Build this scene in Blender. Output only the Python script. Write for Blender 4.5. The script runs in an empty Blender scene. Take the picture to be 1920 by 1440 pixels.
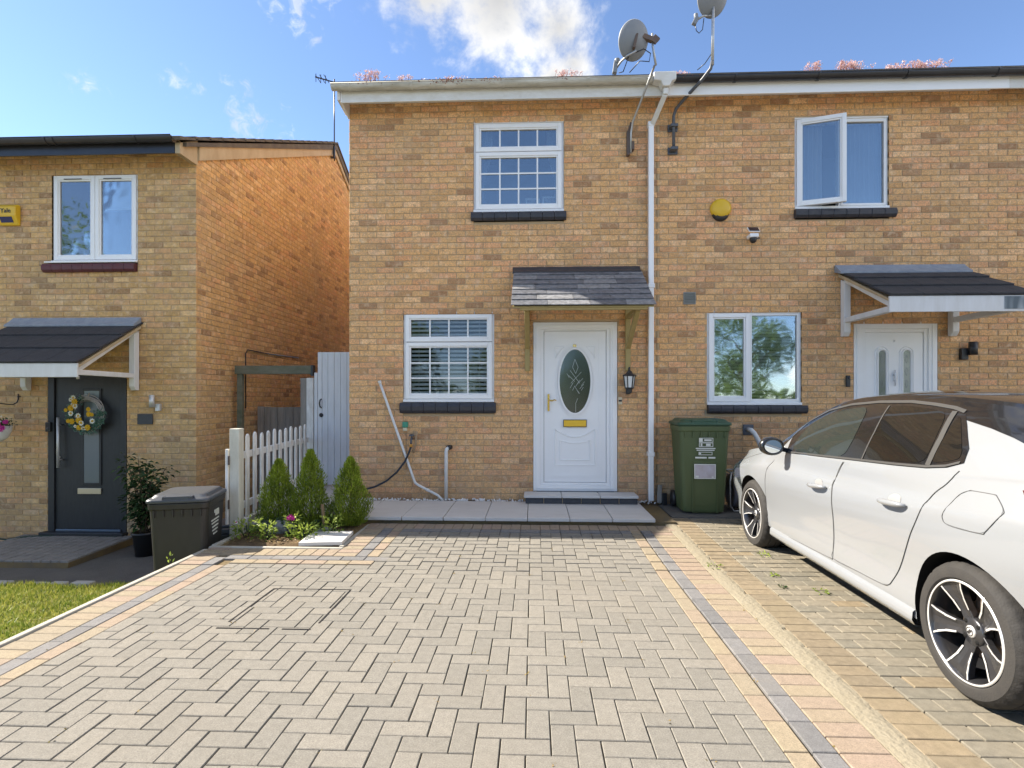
import bpy, bmesh, math, random
import numpy as np
from mathutils import Vector, Matrix, Euler
from mathutils.bvhtree import BVHTree

R = math.radians
rnd = random.Random(7)
SC = bpy.context.scene
COL = SC.collection

# ------------------------------------------------------------------ camera
cam_data = bpy.data.cameras.new('camera')
cam = bpy.data.objects.new('camera', cam_data)
COL.objects.link(cam)
cam.location = (0.0, -6.73, 1.37)
cam.rotation_euler = (R(90), 0, math.atan(40 / 1010))
cam_data.sensor_width = 36
cam_data.lens = 1010 / 1920 * 36
cam_data.shift_y = 27 / 1920
cam_data.clip_start = 0.05
cam_data.clip_end = 3000
SC.camera = cam

# ------------------------------------------------------------------ light
TO_SUN = Vector((-1.0, 0.225, 0.83)).normalized()
SUN_ELEV = math.asin(TO_SUN.z)
SUN_AZ = math.atan2(TO_SUN.x, TO_SUN.y)          # from +Y towards +X
sun_data = bpy.data.lights.new('sun', 'SUN')
sun_data.energy = 2.0
sun_data.angle = R(0.5)
sun_data.color = (1.0, 0.92, 0.79)
sun = bpy.data.objects.new('sun', sun_data)
COL.objects.link(sun)
sun.rotation_euler = (-TO_SUN).to_track_quat('-Z', 'Y').to_euler()
sun.location = (-10, 4, 12)

world = bpy.data.worlds.new('World')
SC.world = world
world.use_nodes = True


def build_world():
    nt = world.node_tree
    nt.nodes.clear()
    N, L = nt.nodes.new, nt.links.new
    out = N('ShaderNodeOutputWorld')
    bg = N('ShaderNodeBackground')
    bg.inputs['Strength'].default_value = 0.050
    sky = N('ShaderNodeTexSky')
    sky.sky_type = 'NISHITA'
    sky.sun_disc = False
    sky.sun_elevation = SUN_ELEV
    sky.sun_rotation = SUN_AZ
    sky.air_density = 0.62
    sky.dust_density = 0.05
    sky.ozone_density = 2.0
    tc = N('ShaderNodeTexCoord')

    def vmath(op, a, b=None):
        n = N('ShaderNodeVectorMath'); n.operation = op
        for k, v in enumerate((a, b)):
            if v is None: continue
            if hasattr(v, 'links'): L(v, n.inputs[k])
            else: n.inputs[k].default_value = v
        return n

    def m(op, a, b=0.0, c=None, clamp=False):
        n = N('ShaderNodeMath'); n.operation = op; n.use_clamp = clamp
        for k, v in enumerate((a, b, c)):
            if v is None: continue
            if hasattr(v, 'links'): L(v, n.inputs[k])
            else: n.inputs[k].default_value = v
        return n.outputs[0]

    d = vmath('NORMALIZE', tc.outputs['Generated']).outputs[0]
    # billow noise shared by all clouds, in the direction sphere
    n1 = N('ShaderNodeTexNoise'); n1.inputs['Scale'].default_value = 7.0
    n1.inputs['Detail'].default_value = 9.0; n1.inputs['Roughness'].default_value = 0.62
    n1.inputs['Distortion'].default_value = 0.35
    L(d, n1.inputs['Vector'])
    n2 = N('ShaderNodeTexNoise'); n2.inputs['Scale'].default_value = 26.0
    n2.inputs['Detail'].default_value = 6.0; n2.inputs['Roughness'].default_value = 0.6
    L(d, n2.inputs['Vector'])
    bill = m('ADD', m('MULTIPLY', n1.outputs['Fac'], 0.68), m('MULTIPLY', n2.outputs['Fac'], 0.32))
    # cumulus clouds: centre direction and angular radius
    puffs = [((-.14, .70, .545), .085), ((-.045, .70, .525), .10), ((.035, .715, .49), .075), ((.055, .735, .455), .055),
             ((.03, .735, .435), .045), ((-.19, .69, .56), .05), ((.0, .66, .56), .10), ((-.08, .62, .62), .14)]
    total = None
    for c, r in puffs:
        cv = Vector(c).normalized()
        dist = vmath('DISTANCE', d, tuple(cv)).outputs['Value']
        f = m('SUBTRACT', 1.0, m('DIVIDE', dist, r * 1.25))
        total = f if total is None else m('SMOOTH_MAX', total, f, 0.25)
    dens1 = m('ADD', total, m('MULTIPLY', m('SUBTRACT', bill, 0.5), 3.4))
    # thin wisps, torn by finer noise
    n3 = N('ShaderNodeTexNoise'); n3.inputs['Scale'].default_value = 46.0
    n3.inputs['Detail'].default_value = 7.0; n3.inputs['Roughness'].default_value = 0.6; n3.inputs['Distortion'].default_value = 0.6
    L(d, n3.inputs['Vector'])
    wisps = [((-.315, .71, .53), .05), ((-.28, .70, .55), .03), ((-.425, .79, .415), .055), ((-.385, .80, .385), .04), ((-.50, .74, .45), .025), ((-.48, .745, .44), .02), ((-.60, .70, .42), .025),
             ((-.575, .77, .30), .025), ((.5, -.5, .6), .12), ((-.5, -.7, .55), .12), ((.8, .5, .4), .1), ((-.9, -.1, .5), .1), ((.1, -.6, .8), .14)]
    tw = None
    for c, r in wisps:
        cv = Vector(c).normalized()
        f = m('SUBTRACT', 1.0, m('DIVIDE', vmath('DISTANCE', d, tuple(cv)).outputs['Value'], r * 1.3))
        tw = f if tw is None else m('MAXIMUM', tw, f)
    dens2 = m('ADD', m('SUBTRACT', tw, 0.45), m('MULTIPLY', m('SUBTRACT', n3.outputs['Fac'], 0.5), 3.2))
    dens2 = m('MULTIPLY', m('MINIMUM', m('MULTIPLY', dens2, .55), .40), m('GREATER_THAN', tw, 0.0))
    # broken cumulus added outside the view to fill the shaded walls; the view and its mirror image behind the camera are in clear gaps
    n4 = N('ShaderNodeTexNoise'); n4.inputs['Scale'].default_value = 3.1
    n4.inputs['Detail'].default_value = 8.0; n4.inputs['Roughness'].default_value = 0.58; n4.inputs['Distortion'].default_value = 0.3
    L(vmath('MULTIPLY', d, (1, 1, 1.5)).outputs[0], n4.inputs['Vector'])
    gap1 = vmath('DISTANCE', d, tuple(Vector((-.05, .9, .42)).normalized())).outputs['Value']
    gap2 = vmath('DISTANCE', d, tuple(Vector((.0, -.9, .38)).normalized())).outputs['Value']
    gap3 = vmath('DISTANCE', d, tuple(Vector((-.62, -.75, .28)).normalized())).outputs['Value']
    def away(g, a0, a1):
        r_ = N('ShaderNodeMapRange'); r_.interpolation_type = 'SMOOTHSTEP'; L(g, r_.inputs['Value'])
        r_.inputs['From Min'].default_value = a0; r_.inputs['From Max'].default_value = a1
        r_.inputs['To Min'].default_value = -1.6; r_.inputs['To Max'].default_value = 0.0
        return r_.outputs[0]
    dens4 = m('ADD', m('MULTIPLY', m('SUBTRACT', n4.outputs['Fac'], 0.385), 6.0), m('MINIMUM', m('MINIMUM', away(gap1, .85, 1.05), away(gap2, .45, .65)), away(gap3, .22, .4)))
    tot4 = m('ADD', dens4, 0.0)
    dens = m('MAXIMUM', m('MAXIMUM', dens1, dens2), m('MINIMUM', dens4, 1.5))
    mr = N('ShaderNodeMapRange'); mr.interpolation_type = 'SMOOTHSTEP'
    L(dens, mr.inputs['Value'])
    mr.inputs['From Min'].default_value = 0.0; mr.inputs['From Max'].default_value = 0.85
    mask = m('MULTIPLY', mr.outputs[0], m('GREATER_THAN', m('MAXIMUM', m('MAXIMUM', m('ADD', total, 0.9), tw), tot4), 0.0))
    # cloud brightness: thin edges bright, thick bellies greyer
    mr2 = N('ShaderNodeMapRange'); L(dens, mr2.inputs['Value'])
    mr2.inputs['From Min'].default_value = 0.35; mr2.inputs['From Max'].default_value = 1.35
    mr2.inputs['To Min'].default_value = 1.0; mr2.inputs['To Max'].default_value = 0.0
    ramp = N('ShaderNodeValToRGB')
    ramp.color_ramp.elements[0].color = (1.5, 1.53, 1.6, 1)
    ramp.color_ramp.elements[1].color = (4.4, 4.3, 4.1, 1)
    L(mr2.outputs[0], ramp.inputs['Fac'])
    sh = N('ShaderNodeMapRange'); L(bill, sh.inputs['Value'])
    sh.inputs['From Min'].default_value = 0.36; sh.inputs['From Max'].default_value = 0.62
    sh.inputs['To Min'].default_value = 0.42; sh.inputs['To Max'].default_value = 1.0
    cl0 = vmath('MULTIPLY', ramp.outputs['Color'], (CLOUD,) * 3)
    # clouds opposite the sun are lit from the front, those on its side show their shaded faces
    ph = N('ShaderNodeMapRange'); L(vmath('DOT_PRODUCT', d, tuple(TO_SUN)).outputs['Value'], ph.inputs['Value'])
    ph.inputs['From Min'].default_value = -0.5; ph.inputs['From Max'].default_value = 0.55
    ph.inputs['To Min'].default_value = 1.25; ph.inputs['To Max'].default_value = 0.46
    cl = vmath('SCALE', cl0.outputs[0]); L(m('MULTIPLY', sh.outputs[0], ph.outputs[0]), cl.inputs['Scale'])
    mix = N('ShaderNodeMix'); mix.data_type = 'RGBA'
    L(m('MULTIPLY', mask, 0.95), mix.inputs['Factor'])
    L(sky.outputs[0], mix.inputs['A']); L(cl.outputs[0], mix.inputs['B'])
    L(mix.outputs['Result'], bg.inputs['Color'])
    L(bg.outputs[0], out.inputs['Surface'])


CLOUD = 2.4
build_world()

SC.view_settings.view_transform = 'Standard'
SC.view_settings.look = 'None'
SC.view_settings.exposure = 2.75
SC.view_settings.gamma = 1.0
SC.view_settings.use_curve_mapping = False
SC.render.engine = 'CYCLES'
SC.cycles.use_denoising = True
SC.cycles.max_bounces = 7
SC.cycles.diffuse_bounces = 4
SC.cycles.glossy_bounces = 4
SC.cycles.transparent_max_bounces = 12
SC.cycles.transmission_bounces = 4
SC.cycles.caustics_reflective = False
SC.cycles.caustics_refractive = False
SC.cycles.sample_clamp_indirect = 6.0

# ------------------------------------------------------------------ helpers


def srgb(r, g, b):
    f = lambda v: ((v / 255 + 0.055) / 1.055) ** 2.4 if v > 10 else v / 255 / 12.92
    return (f(r), f(g), f(b))


def origin(o):
    v = Vector((0, 0, 0))
    while o is not None:
        v += o.location
        o = o.parent
    return v


class MB:
    """Collects shapes and links them as one mesh object."""

    def __init__(s):
        s.V, s.F, s.M, s.S = [], [], [], []

    def add(s, verts, faces, m=0, smooth=False):
        b = len(s.V)
        s.V += [tuple(v) for v in verts]
        for f in faces:
            s.F.append(tuple(b + i for i in f)); s.M.append(m); s.S.append(smooth)
        return s

    def box(s, x0, x1, y0, y1, z0, z1, m=0):
        v = [(x, y, z) for z in (z0, z1) for y in (y0, y1) for x in (x0, x1)]
        return s.add(v, [(0, 2, 3, 1), (4, 5, 7, 6), (0, 1, 5, 4), (1, 3, 7, 5), (3, 2, 6, 7), (2, 0, 4, 6)], m)

    def obox(s, c, size, rot=None, m=0):
        a, b, d = [q / 2 for q in size]
        rot = rot or Matrix.Identity(3)
        c = Vector(c)
        v = [c + rot @ Vector((x, y, z)) for z in (-d, d) for y in (-b, b) for x in (-a, a)]
        return s.add(v, [(0, 2, 3, 1), (4, 5, 7, 6), (0, 1, 5, 4), (1, 3, 7, 5), (3, 2, 6, 7), (2, 0, 4, 6)], m)

    def bar(s, p, q, w, h, up=(0, 0, 1), m=0):
        p, q = Vector(p), Vector(q)
        d = (q - p); l = d.length; d.normalize()
        u = Vector(up); sx = d.cross(u)
        if sx.length < 1e-4: sx = d.cross(Vector((0, 1, 0)))
        sx.normalize(); u = sx.cross(d)
        rot = Matrix((d, sx, u)).transposed()
        return s.obox((p + q) / 2, (l, w, h), rot, m)

    def tube(s, path, r, n=10, m=0, caps=True, smooth=True):
        P = [Vector(p) for p in path]
        rs = r if isinstance(r, (list, tuple)) else [r] * len(P)
        verts, faces = [], []
        prev = None
        for i, p in enumerate(P):
            t = (P[min(i + 1, len(P) - 1)] - P[max(i - 1, 0)]).normalized()
            if prev is None:
                a = t.cross(Vector((0, 0, 1)))
                if a.length < 1e-3: a = t.cross(Vector((0, 1, 0)))
            else:
                a = prev - t * prev.dot(t)
            a.normalize(); prev = a
            b = t.cross(a)
            for k in range(n):
                an = 2 * math.pi * k / n
                verts.append(p + (a * math.cos(an) + b * math.sin(an)) * rs[i])
        for i in range(len(P) - 1):
            for k in range(n):
                k2 = (k + 1) % n
                faces.append((i * n + k, i * n + k2, (i + 1) * n + k2, (i + 1) * n + k))
        s.add(verts, faces, m, smooth)
        if caps:
            b = len(s.V) - len(verts)
            s.F.append(tuple(b + k for k in range(n))[::-1]); s.M.append(m); s.S.append(False)
            s.F.append(tuple(b + (len(P) - 1) * n + k for k in range(n))); s.M.append(m); s.S.append(False)
        return s

    def lathe(s, prof, n=24, mat=None, m=0, smooth=True, closed=False):
        """prof: (radius, height) about local Z, moved by a 4x4 matrix."""
        mat = mat or Matrix.Identity(4)
        verts, faces = [], []
        for r, z in prof:
            for k in range(n):
                a = 2 * math.pi * k / n
                verts.append(mat @ Vector((r * math.cos(a), r * math.sin(a), z)))
        for i in range(len(prof) - 1 + (1 if closed else 0)):
            j = (i + 1) % len(prof)
            for k in range(n):
                k2 = (k + 1) % n
                faces.append((i * n + k, i * n + k2, j * n + k2, j * n + k))
        s.add(verts, faces, m, smooth)
        return s

    def prism(s, poly, c0, c1, plane='xz', m=0):
        """poly of 2D points extruded between c0 and c1 along the missing axis."""
        def P(a, b, c):
            return {'xz': (a, c, b), 'xy': (a, b, c), 'yz': (c, a, b)}[plane]
        n = len(poly)
        v = [P(a, b, c0) for a, b in poly] + [P(a, b, c1) for a, b in poly]
        f = [tuple(range(n)), tuple(range(2 * n - 1, n - 1, -1))]
        f += [(i, (i + 1) % n, n + (i + 1) % n, n + i) for i in range(n)]
        return s.add(v, f, m)

    def frame(s, x0, x1, z0, z1, y0, y1, wl, wr=None, wb=None, wt=None, m=0):
        """four mitre-less bars round an opening in a wall facing -Y (butted, no overlaps)"""
        wr = wl if wr is None else wr; wb = wl if wb is None else wb; wt = wl if wt is None else wt
        s.box(x0, x0 + wl, y0, y1, z0, z1, m); s.box(x1 - wr, x1, y0, y1, z0, z1, m)
        s.box(x0 + wl, x1 - wr, y0, y1, z0, z0 + wb, m); s.box(x0 + wl, x1 - wr, y0, y1, z1 - wt, z1, m)
        return s

    def build(s, name, mats, parent=None, local=False, bevel=0, seg=2, fix=True):
        me = bpy.data.meshes.new(name)
        off = Vector((0, 0, 0)) if (local or parent is None) else origin(parent)
        me.from_pydata([(v[0] - off.x, v[1] - off.y, v[2] - off.z) for v in s.V], [], s.F)
        mats = mats if isinstance(mats, (list, tuple)) else [mats]
        for q in mats: me.materials.append(q)
        me.polygons.foreach_set('material_index', s.M)
        me.polygons.foreach_set('use_smooth', s.S)
        if fix:
            bm = bmesh.new(); bm.from_mesh(me)
            bmesh.ops.recalc_face_normals(bm, faces=bm.faces)
            bm.to_mesh(me); bm.free()
        me.update()
        o = bpy.data.objects.new(name, me)
        COL.objects.link(o)
        if parent is not None: o.parent = parent
        if bevel:
            md = o.modifiers.new('bevel', 'BEVEL'); md.width = bevel; md.segments = seg
            md.limit_method = 'ANGLE'; md.angle_limit = R(40)
        return o


def thing(name, label, cat, loc=(0, 0, 0), rotz=0.0, group=None):
    o = bpy.data.objects.new(name, None)
    o.empty_display_size = 0.2
    COL.objects.link(o)
    o.location = loc; o.rotation_euler = (0, 0, rotz)
    return tag(o, label, cat, group)


def tag(o, label, cat, group=None):
    o['label'] = label; o['category'] = cat
    if group: o['group'] = group
    return o


def struct(o):
    o['kind'] = 'structure'
    return o


def stuff(o):
    o['kind'] = 'stuff'
    return o


# ------------------------------------------------------------------ materials


def mat(name, base, rough=0.6, spec=0.5, metal=0.0, var=0.0, vscale=8.0, bump=0.0, bscale=60.0, base2=None,
        stretch=(1, 1, 1), coat=0.0, trans=0.0, emit=None, speck=0.0, speck_scale=250.0, detail=6.0):
    """Principled with world-position noise: colour drift towards base2, fine specks and bump."""
    M = bpy.data.materials.new(name); M.use_nodes = True
    nt = M.node_tree; N, L = nt.nodes.new, nt.links.new
    p = nt.nodes['Principled BSDF']
    p.inputs['Base Color'].default_value = (*base, 1)
    p.inputs['Roughness'].default_value = rough
    p.inputs['Specular IOR Level'].default_value = spec
    p.inputs['Metallic'].default_value = metal
    p.inputs['Coat Weight'].default_value = coat
    p.inputs['Coat Roughness'].default_value = 0.04
    p.inputs['Transmission Weight'].default_value = trans
    geo = N('ShaderNodeNewGeometry')
    mp = N('ShaderNodeMapping'); mp.inputs['Scale'].default_value = stretch
    L(geo.outputs['Position'], mp.inputs['Vector'])
    col = None
    if var > 0:
        n = N('ShaderNodeTexNoise'); n.inputs['Scale'].default_value = vscale
        n.inputs['Detail'].default_value = detail; n.inputs['Roughness'].default_value = 0.65
        L(mp.outputs[0], n.inputs['Vector'])
        mr = N('ShaderNodeMapRange'); L(n.outputs['Fac'], mr.inputs['Value'])
        mr.inputs['From Min'].default_value = 0.32; mr.inputs['From Max'].default_value = 0.7
        mr.inputs['To Max'].default_value = var
        mx = N('ShaderNodeMix'); mx.data_type = 'RGBA'
        L(mr.outputs[0], mx.inputs['Factor'])
        mx.inputs['A'].default_value = (*base, 1)
        mx.inputs['B'].default_value = (*(base2 or tuple(c * 0.45 for c in base)), 1)
        col = mx.outputs['Result']
    if speck > 0:
        n = N('ShaderNodeTexNoise'); n.inputs['Scale'].default_value = speck_scale
        n.inputs['Detail'].default_value = 2.0
        L(geo.outputs['Position'], n.inputs['Vector'])
        mr = N('ShaderNodeMapRange'); L(n.outputs['Fac'], mr.inputs['Value'])
        mr.inputs['From Min'].default_value = 0.3; mr.inputs['From Max'].default_value = 0.7
        mr.inputs['To Min'].default_value = 1 - speck; mr.inputs['To Max'].default_value = 1 + speck
        vm = N('ShaderNodeVectorMath'); vm.operation = 'SCALE'
        if col is None: vm.inputs[0].default_value = base
        else: L(col, vm.inputs[0])
        L(mr.outputs[0], vm.inputs['Scale'])
        col = vm.outputs[0]
    if col is not None: L(col, p.inputs['Base Color'])
    if bump > 0:
        n = N('ShaderNodeTexNoise'); n.inputs['Scale'].default_value = bscale
        n.inputs['Detail'].default_value = 5.0
        L(mp.outputs[0], n.inputs['Vector'])
        b = N('ShaderNodeBump'); b.inputs['Strength'].default_value = bump
        b.inputs['Distance'].default_value = 0.01
        L(n.outputs['Fac'], b.inputs['Height']); L(b.outputs[0], p.inputs['Normal'])
    if emit:
        p.inputs['Emission Color'].default_value = (*emit[0], 1); p.inputs['Emission Strength'].default_value = emit[1]
    return M


def toned(name, stops, rough=0.85, mottle=0.35, mscale=45.0, bump=0.4, bscale=120.0, stain=None, stain_scale=1.2, stain_amt=0.5,
          speck=0.12, base_dirt=None, patches=None, speck_scale=420.0):
    """Colour from the per-face attribute 'tone' through a ramp, mottled, stained in patches; for bricks and pavers."""
    M = bpy.data.materials.new(name); M.use_nodes = True
    nt = M.node_tree; N, L = nt.nodes.new, nt.links.new
    p = nt.nodes['Principled BSDF']
    p.inputs['Roughness'].default_value = rough
    p.inputs['Specular IOR Level'].default_value = 0.25
    at = N('ShaderNodeAttribute'); at.attribute_name = 'tone'
    rp = N('ShaderNodeValToRGB')
    els = rp.color_ramp.elements
    while len(els) < len(stops): els.new(0.5)
    for e, (pos, c) in zip(els, stops):
        e.position = pos; e.color = (*c, 1)
    L(at.outputs['Fac'], rp.inputs['Fac'])
    geo = N('ShaderNodeNewGeometry')
    col = rp.outputs['Color']

    def noise(scale, detail=4.0, rgh=0.6):
        n = N('ShaderNodeTexNoise'); n.inputs['Scale'].default_value = scale
        n.inputs['Detail'].default_value = detail; n.inputs['Roughness'].default_value = rgh
        L(geo.outputs['Position'], n.inputs['Vector'])
        return n.outputs['Fac']

    def rng(v, a, b, c, d):
        mr = N('ShaderNodeMapRange'); L(v, mr.inputs['Value'])
        for k, x in zip(('From Min', 'From Max', 'To Min', 'To Max'), (a, b, c, d)): mr.inputs[k].default_value = x
        return mr.outputs[0]

    def scale(c, f):
        v = N('ShaderNodeVectorMath'); v.operation = 'SCALE'; L(c, v.inputs[0]); L(f, v.inputs['Scale'])
        return v.outputs[0]

    col = scale(col, rng(noise(mscale), 0.3, 0.7, 1 - mottle, 1 + mottle))
    if speck: col = scale(col, rng(noise(speck_scale, 3.0), 0.3, 0.7, 1 - speck, 1 + speck))
    for sc_, lo_, hi_, c_, amt_ in (patches or ()):
        mx = N('ShaderNodeMix'); mx.data_type = 'RGBA'
        L(rng(noise(sc_, 5.0, 0.7), lo_, hi_, 0.0, amt_), mx.inputs['Factor'])
        L(col, mx.inputs['A']); mx.inputs['B'].default_value = (*c_, 1)
        col = mx.outputs['Result']
    if stain:
        mx = N('ShaderNodeMix'); mx.data_type = 'RGBA'
        L(rng(noise(stain_scale, 7.0, 0.68), 0.48, 0.72, 0.0, stain_amt), mx.inputs['Factor'])
        L(col, mx.inputs['A']); mx.inputs['B'].default_value = (*stain, 1)
        col = mx.outputs['Result']
    if base_dirt:
        c, z0, z1, amt = base_dirt
        sp = N('ShaderNodeSeparateXYZ'); L(geo.outputs['Position'], sp.inputs[0])
        f1 = rng(sp.outputs['Z'], z0, z1, amt, 0.0)
        f2 = rng(noise(3.0, 6.0), 0.35, 0.65, 0.3, 1.0)
        mm = N('ShaderNodeMath'); mm.operation = 'MULTIPLY'; L(f1, mm.inputs[0]); L(f2, mm.inputs[1])
        mx = N('ShaderNodeMix'); mx.data_type = 'RGBA'; L(mm.outputs[0], mx.inputs['Factor'])
        L(col, mx.inputs['A']); mx.inputs['B'].default_value = (*c, 1)
        col = mx.outputs['Result']
    L(col, p.inputs['Base Color'])
    b = N('ShaderNodeBump'); b.inputs['Strength'].default_value = bump; b.inputs['Distance'].default_value = 0.004
    L(noise(bscale, 6.0, 0.7), b.inputs['Height']); L(b.outputs[0], p.inputs['Normal'])
    return M


def glass_mat(name, tint=(0.8, 0.85, 0.85), base=0.16, rough=0.0, blend=0.32):
    """window pane: see-through with a sheet of reflection"""
    M = bpy.data.materials.new(name); M.use_nodes = True
    nt = M.node_tree; nt.nodes.clear(); N, L = nt.nodes.new, nt.links.new
    out = N('ShaderNodeOutputMaterial'); mx = N('ShaderNodeMixShader')
    tr = N('ShaderNodeBsdfTransparent'); tr.inputs[0].default_value = (*tint, 1)
    gl = N('ShaderNodeBsdfGlossy'); gl.inputs['Roughness'].default_value = rough
    gl.inputs['Color'].default_value = (0.95, 0.98, 1.0, 1)
    lw = N('ShaderNodeFresnel'); lw.inputs['IOR'].default_value = 1.5
    ma = N('ShaderNodeMath'); ma.operation = 'MULTIPLY_ADD'
    ma.inputs[1].default_value = 1.0 - base; ma.inputs[2].default_value = base
    L(lw.outputs[0], ma.inputs[0]); L(ma.outputs[0], mx.inputs[0])
    L(tr.outputs[0], mx.inputs[1]); L(gl.outputs[0], mx.inputs[2]); L(mx.outputs[0], out.inputs[0])
    # faint waviness of float glass
    geo = N('ShaderNodeNewGeometry'); n = N('ShaderNodeTexNoise'); n.inputs['Scale'].default_value = 2.5
    L(geo.outputs['Position'], n.inputs['Vector'])
    b = N('ShaderNodeBump'); b.inputs['Strength'].default_value = 0.035; b.inputs['Distance'].default_value = 0.05
    L(n.outputs['Fac'], b.inputs['Height']); L(b.outputs[0], gl.inputs['Normal'])
    return M


def leaf_mat(name, c1, c2, scale=3.0, rough=0.5, trans=0.35):
    M = bpy.data.materials.new(name); M.use_nodes = True
    nt = M.node_tree; nt.nodes.clear(); N, L = nt.nodes.new, nt.links.new
    out = N('ShaderNodeOutputMaterial')
    p = N('ShaderNodeBsdfPrincipled'); p.inputs['Roughness'].default_value = rough
    p.inputs['Specular IOR Level'].default_value = 0.3
    t = N('ShaderNodeBsdfTranslucent'); mx = N('ShaderNodeMixShader'); mx.inputs[0].default_value = trans
    at = N('ShaderNodeAttribute'); at.attribute_name = 'tone'
    geo = N('ShaderNodeNewGeometry'); n = N('ShaderNodeTexNoise'); n.inputs['Scale'].default_value = scale
    L(geo.outputs['Position'], n.inputs['Vector'])
    ad = N('ShaderNodeMath'); ad.operation = 'ADD'; L(at.outputs['Fac'], ad.inputs[0])
    sb = N('ShaderNodeMath'); sb.operation = 'MULTIPLY_ADD'; L(n.outputs['Fac'], sb.inputs[0])
    sb.inputs[1].default_value = 1.2; sb.inputs[2].default_value = -0.6
    L(sb.outputs[0], ad.inputs[1]); ad.use_clamp = True
    c = N('ShaderNodeMix'); c.data_type = 'RGBA'; L(ad.outputs[0], c.inputs['Factor'])
    c.inputs['A'].default_value = (*c1, 1); c.inputs['B'].default_value = (*c2, 1)
    L(c.outputs['Result'], p.inputs['Base Color']); L(c.outputs['Result'], t.inputs['Color'])
    L(p.outputs[0], mx.inputs[1]); L(t.outputs[0], mx.inputs[2]); L(mx.outputs[0], out.inputs[0])
    return M


BRICK_STOPS = [(0.0, (.235, .150, .092)), (0.12, (.30, .20, .12)), (0.2, (.385, .262, .142)), (0.45, (.455, .316, .172)), (0.62, (.49, .345, .195)),
               (0.72, (.445, .285, .175)), (0.85, (.485, .305, .19)), (0.93, (.40, .235, .125)), (1.0, (.60, .46, .30))]
BRICK_STOPS = [(q, (c[0] * 1.60, c[1] * 1.33, c[2] * 1.06)) for q, c in BRICK_STOPS]
BRICK_PATCH = ((19.0, .50, .62, (.36, .23, .14), .62), (12.3, .53, .64, (.84, .66, .45), .42), (6.1, .53, .66, (.66, .41, .27), .42), (31.0, .54, .64, (.46, .31, .19), .6))
M_BRICK = toned('brick_buff_multi', BRICK_STOPS, rough=0.92, mottle=0.34, mscale=55, bump=0.55, bscale=150,
                stain=(.36, .29, .20), stain_scale=0.9, stain_amt=0.30, base_dirt=((.30, .225, .16), 0.15, 1.5, 0.5), patches=BRICK_PATCH)
M_BRICK_L = toned('brick_buff_neighbour', [(q, (c[0] * .88, c[1] * .95, c[2] * .90)) for q, c in BRICK_STOPS], rough=0.92, mottle=0.26, mscale=38, bump=0.55,
                  bscale=150, stain=(.34, .29, .20), stain_scale=0.8, stain_amt=0.35, base_dirt=((.28, .22, .16), -0.5, 1.0, 0.5), patches=BRICK_PATCH)
M_MORTAR = mat('mortar', (.56, .41, .25), 0.95, 0.2, var=0.6, vscale=2.0, base2=(.31, .225, .135), bump=0.5, bscale=180)
M_PAV_GREY = toned('paver_grey', [(0, (0.187, 0.175, 0.153)), (0.5, (0.203, 0.189, 0.165)), (1, (0.221, 0.204, 0.176))], 0.9, mottle=0.10, mscale=30, bump=0.5, bscale=260,
                   stain=(.20, .175, .14), stain_scale=0.7, stain_amt=0.35, speck=0.24, speck_scale=170.0)
M_PAV_BUFF = toned('paver_buff', [(0, (0.257, 0.218, 0.162)), (0.3, (0.284, 0.234, 0.164)), (0.6, (0.270, 0.216, 0.162)), (1, (0.286, 0.218, 0.171))], 0.9, mottle=0.12, mscale=30, bump=0.5, bscale=260,
                   stain=(.26, .20, .13), stain_scale=1.1, stain_amt=0.35, speck=0.24, speck_scale=170.0)
M_PAV_BLUE = toned('paver_charcoal', [(0, (0.153, 0.150, 0.151)), (1, (0.191, 0.185, 0.184))], 0.9, mottle=0.12, mscale=30, bump=0.5, bscale=260,
                   stain=(.26, .23, .19), stain_scale=1.3, stain_amt=0.4, speck=0.24, speck_scale=170.0)
M_PAV_OLD = toned('paver_weathered', [(0, (0.167, 0.153, 0.122)), (0.5, (0.194, 0.173, 0.135)), (1, (0.216, 0.189, 0.144))], 0.92, mottle=0.18, mscale=25, bump=0.6, bscale=200,
                  stain=(.225, .19, .135), stain_scale=1.4, stain_amt=0.5, speck=0.2)
M_PAV_OLDBUFF = toned('paver_weathered_buff', [(0, (0.194, 0.158, 0.110)), (1, (0.239, 0.189, 0.126))], 0.92, mottle=0.18, mscale=25, bump=0.6, bscale=200,
                      stain=(.22, .18, .11), stain_scale=2.0, stain_amt=0.5, speck=0.2)
M_JOINT = mat('jointing_sand', (.125, .105, .075), 0.98, 0.1, var=0.7, vscale=3.0, base2=(.27, .18, .065), bump=0.6, bscale=90)
M_UPVC = mat('upvc_white', (.86, .855, .85), 0.28, 0.5, var=0.10, vscale=5, base2=(.66, .64, .60))
M_UPVC_OLD = mat('upvc_weathered', (.74, .73, .70), 0.45, 0.4, var=0.45, vscale=7, base2=(.48, .43, .34), stretch=(1, 1, 2.2))
M_GUTTER_OLD = mat('gutter_dirty_white', (.62, .60, .54), 0.55, 0.4, var=0.75, vscale=9, base2=(.26, .23, .16), stretch=(.35, 1, 2.5))
M_WHITE_WOOD = mat('painted_wood_white', (.72, .72, .72), 0.55, 0.4, var=0.35, vscale=12, base2=(.50, .47, .42), stretch=(1, 1, .25), bump=0.15, bscale=40)
M_GATE = mat('gate_paint_worn', (.76, .77, .78), 0.6, 0.35, var=0.5, vscale=16, base2=(.58, .58, .59), stretch=(1, 1, .2), bump=0.25, bscale=45)
M_PICKET = mat('picket_paint_worn', (.80, .80, .78), 0.65, 0.3, var=0.7, vscale=20, base2=(.50, .46, .41), stretch=(1, 1, .3), bump=0.25, bscale=45)
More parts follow.
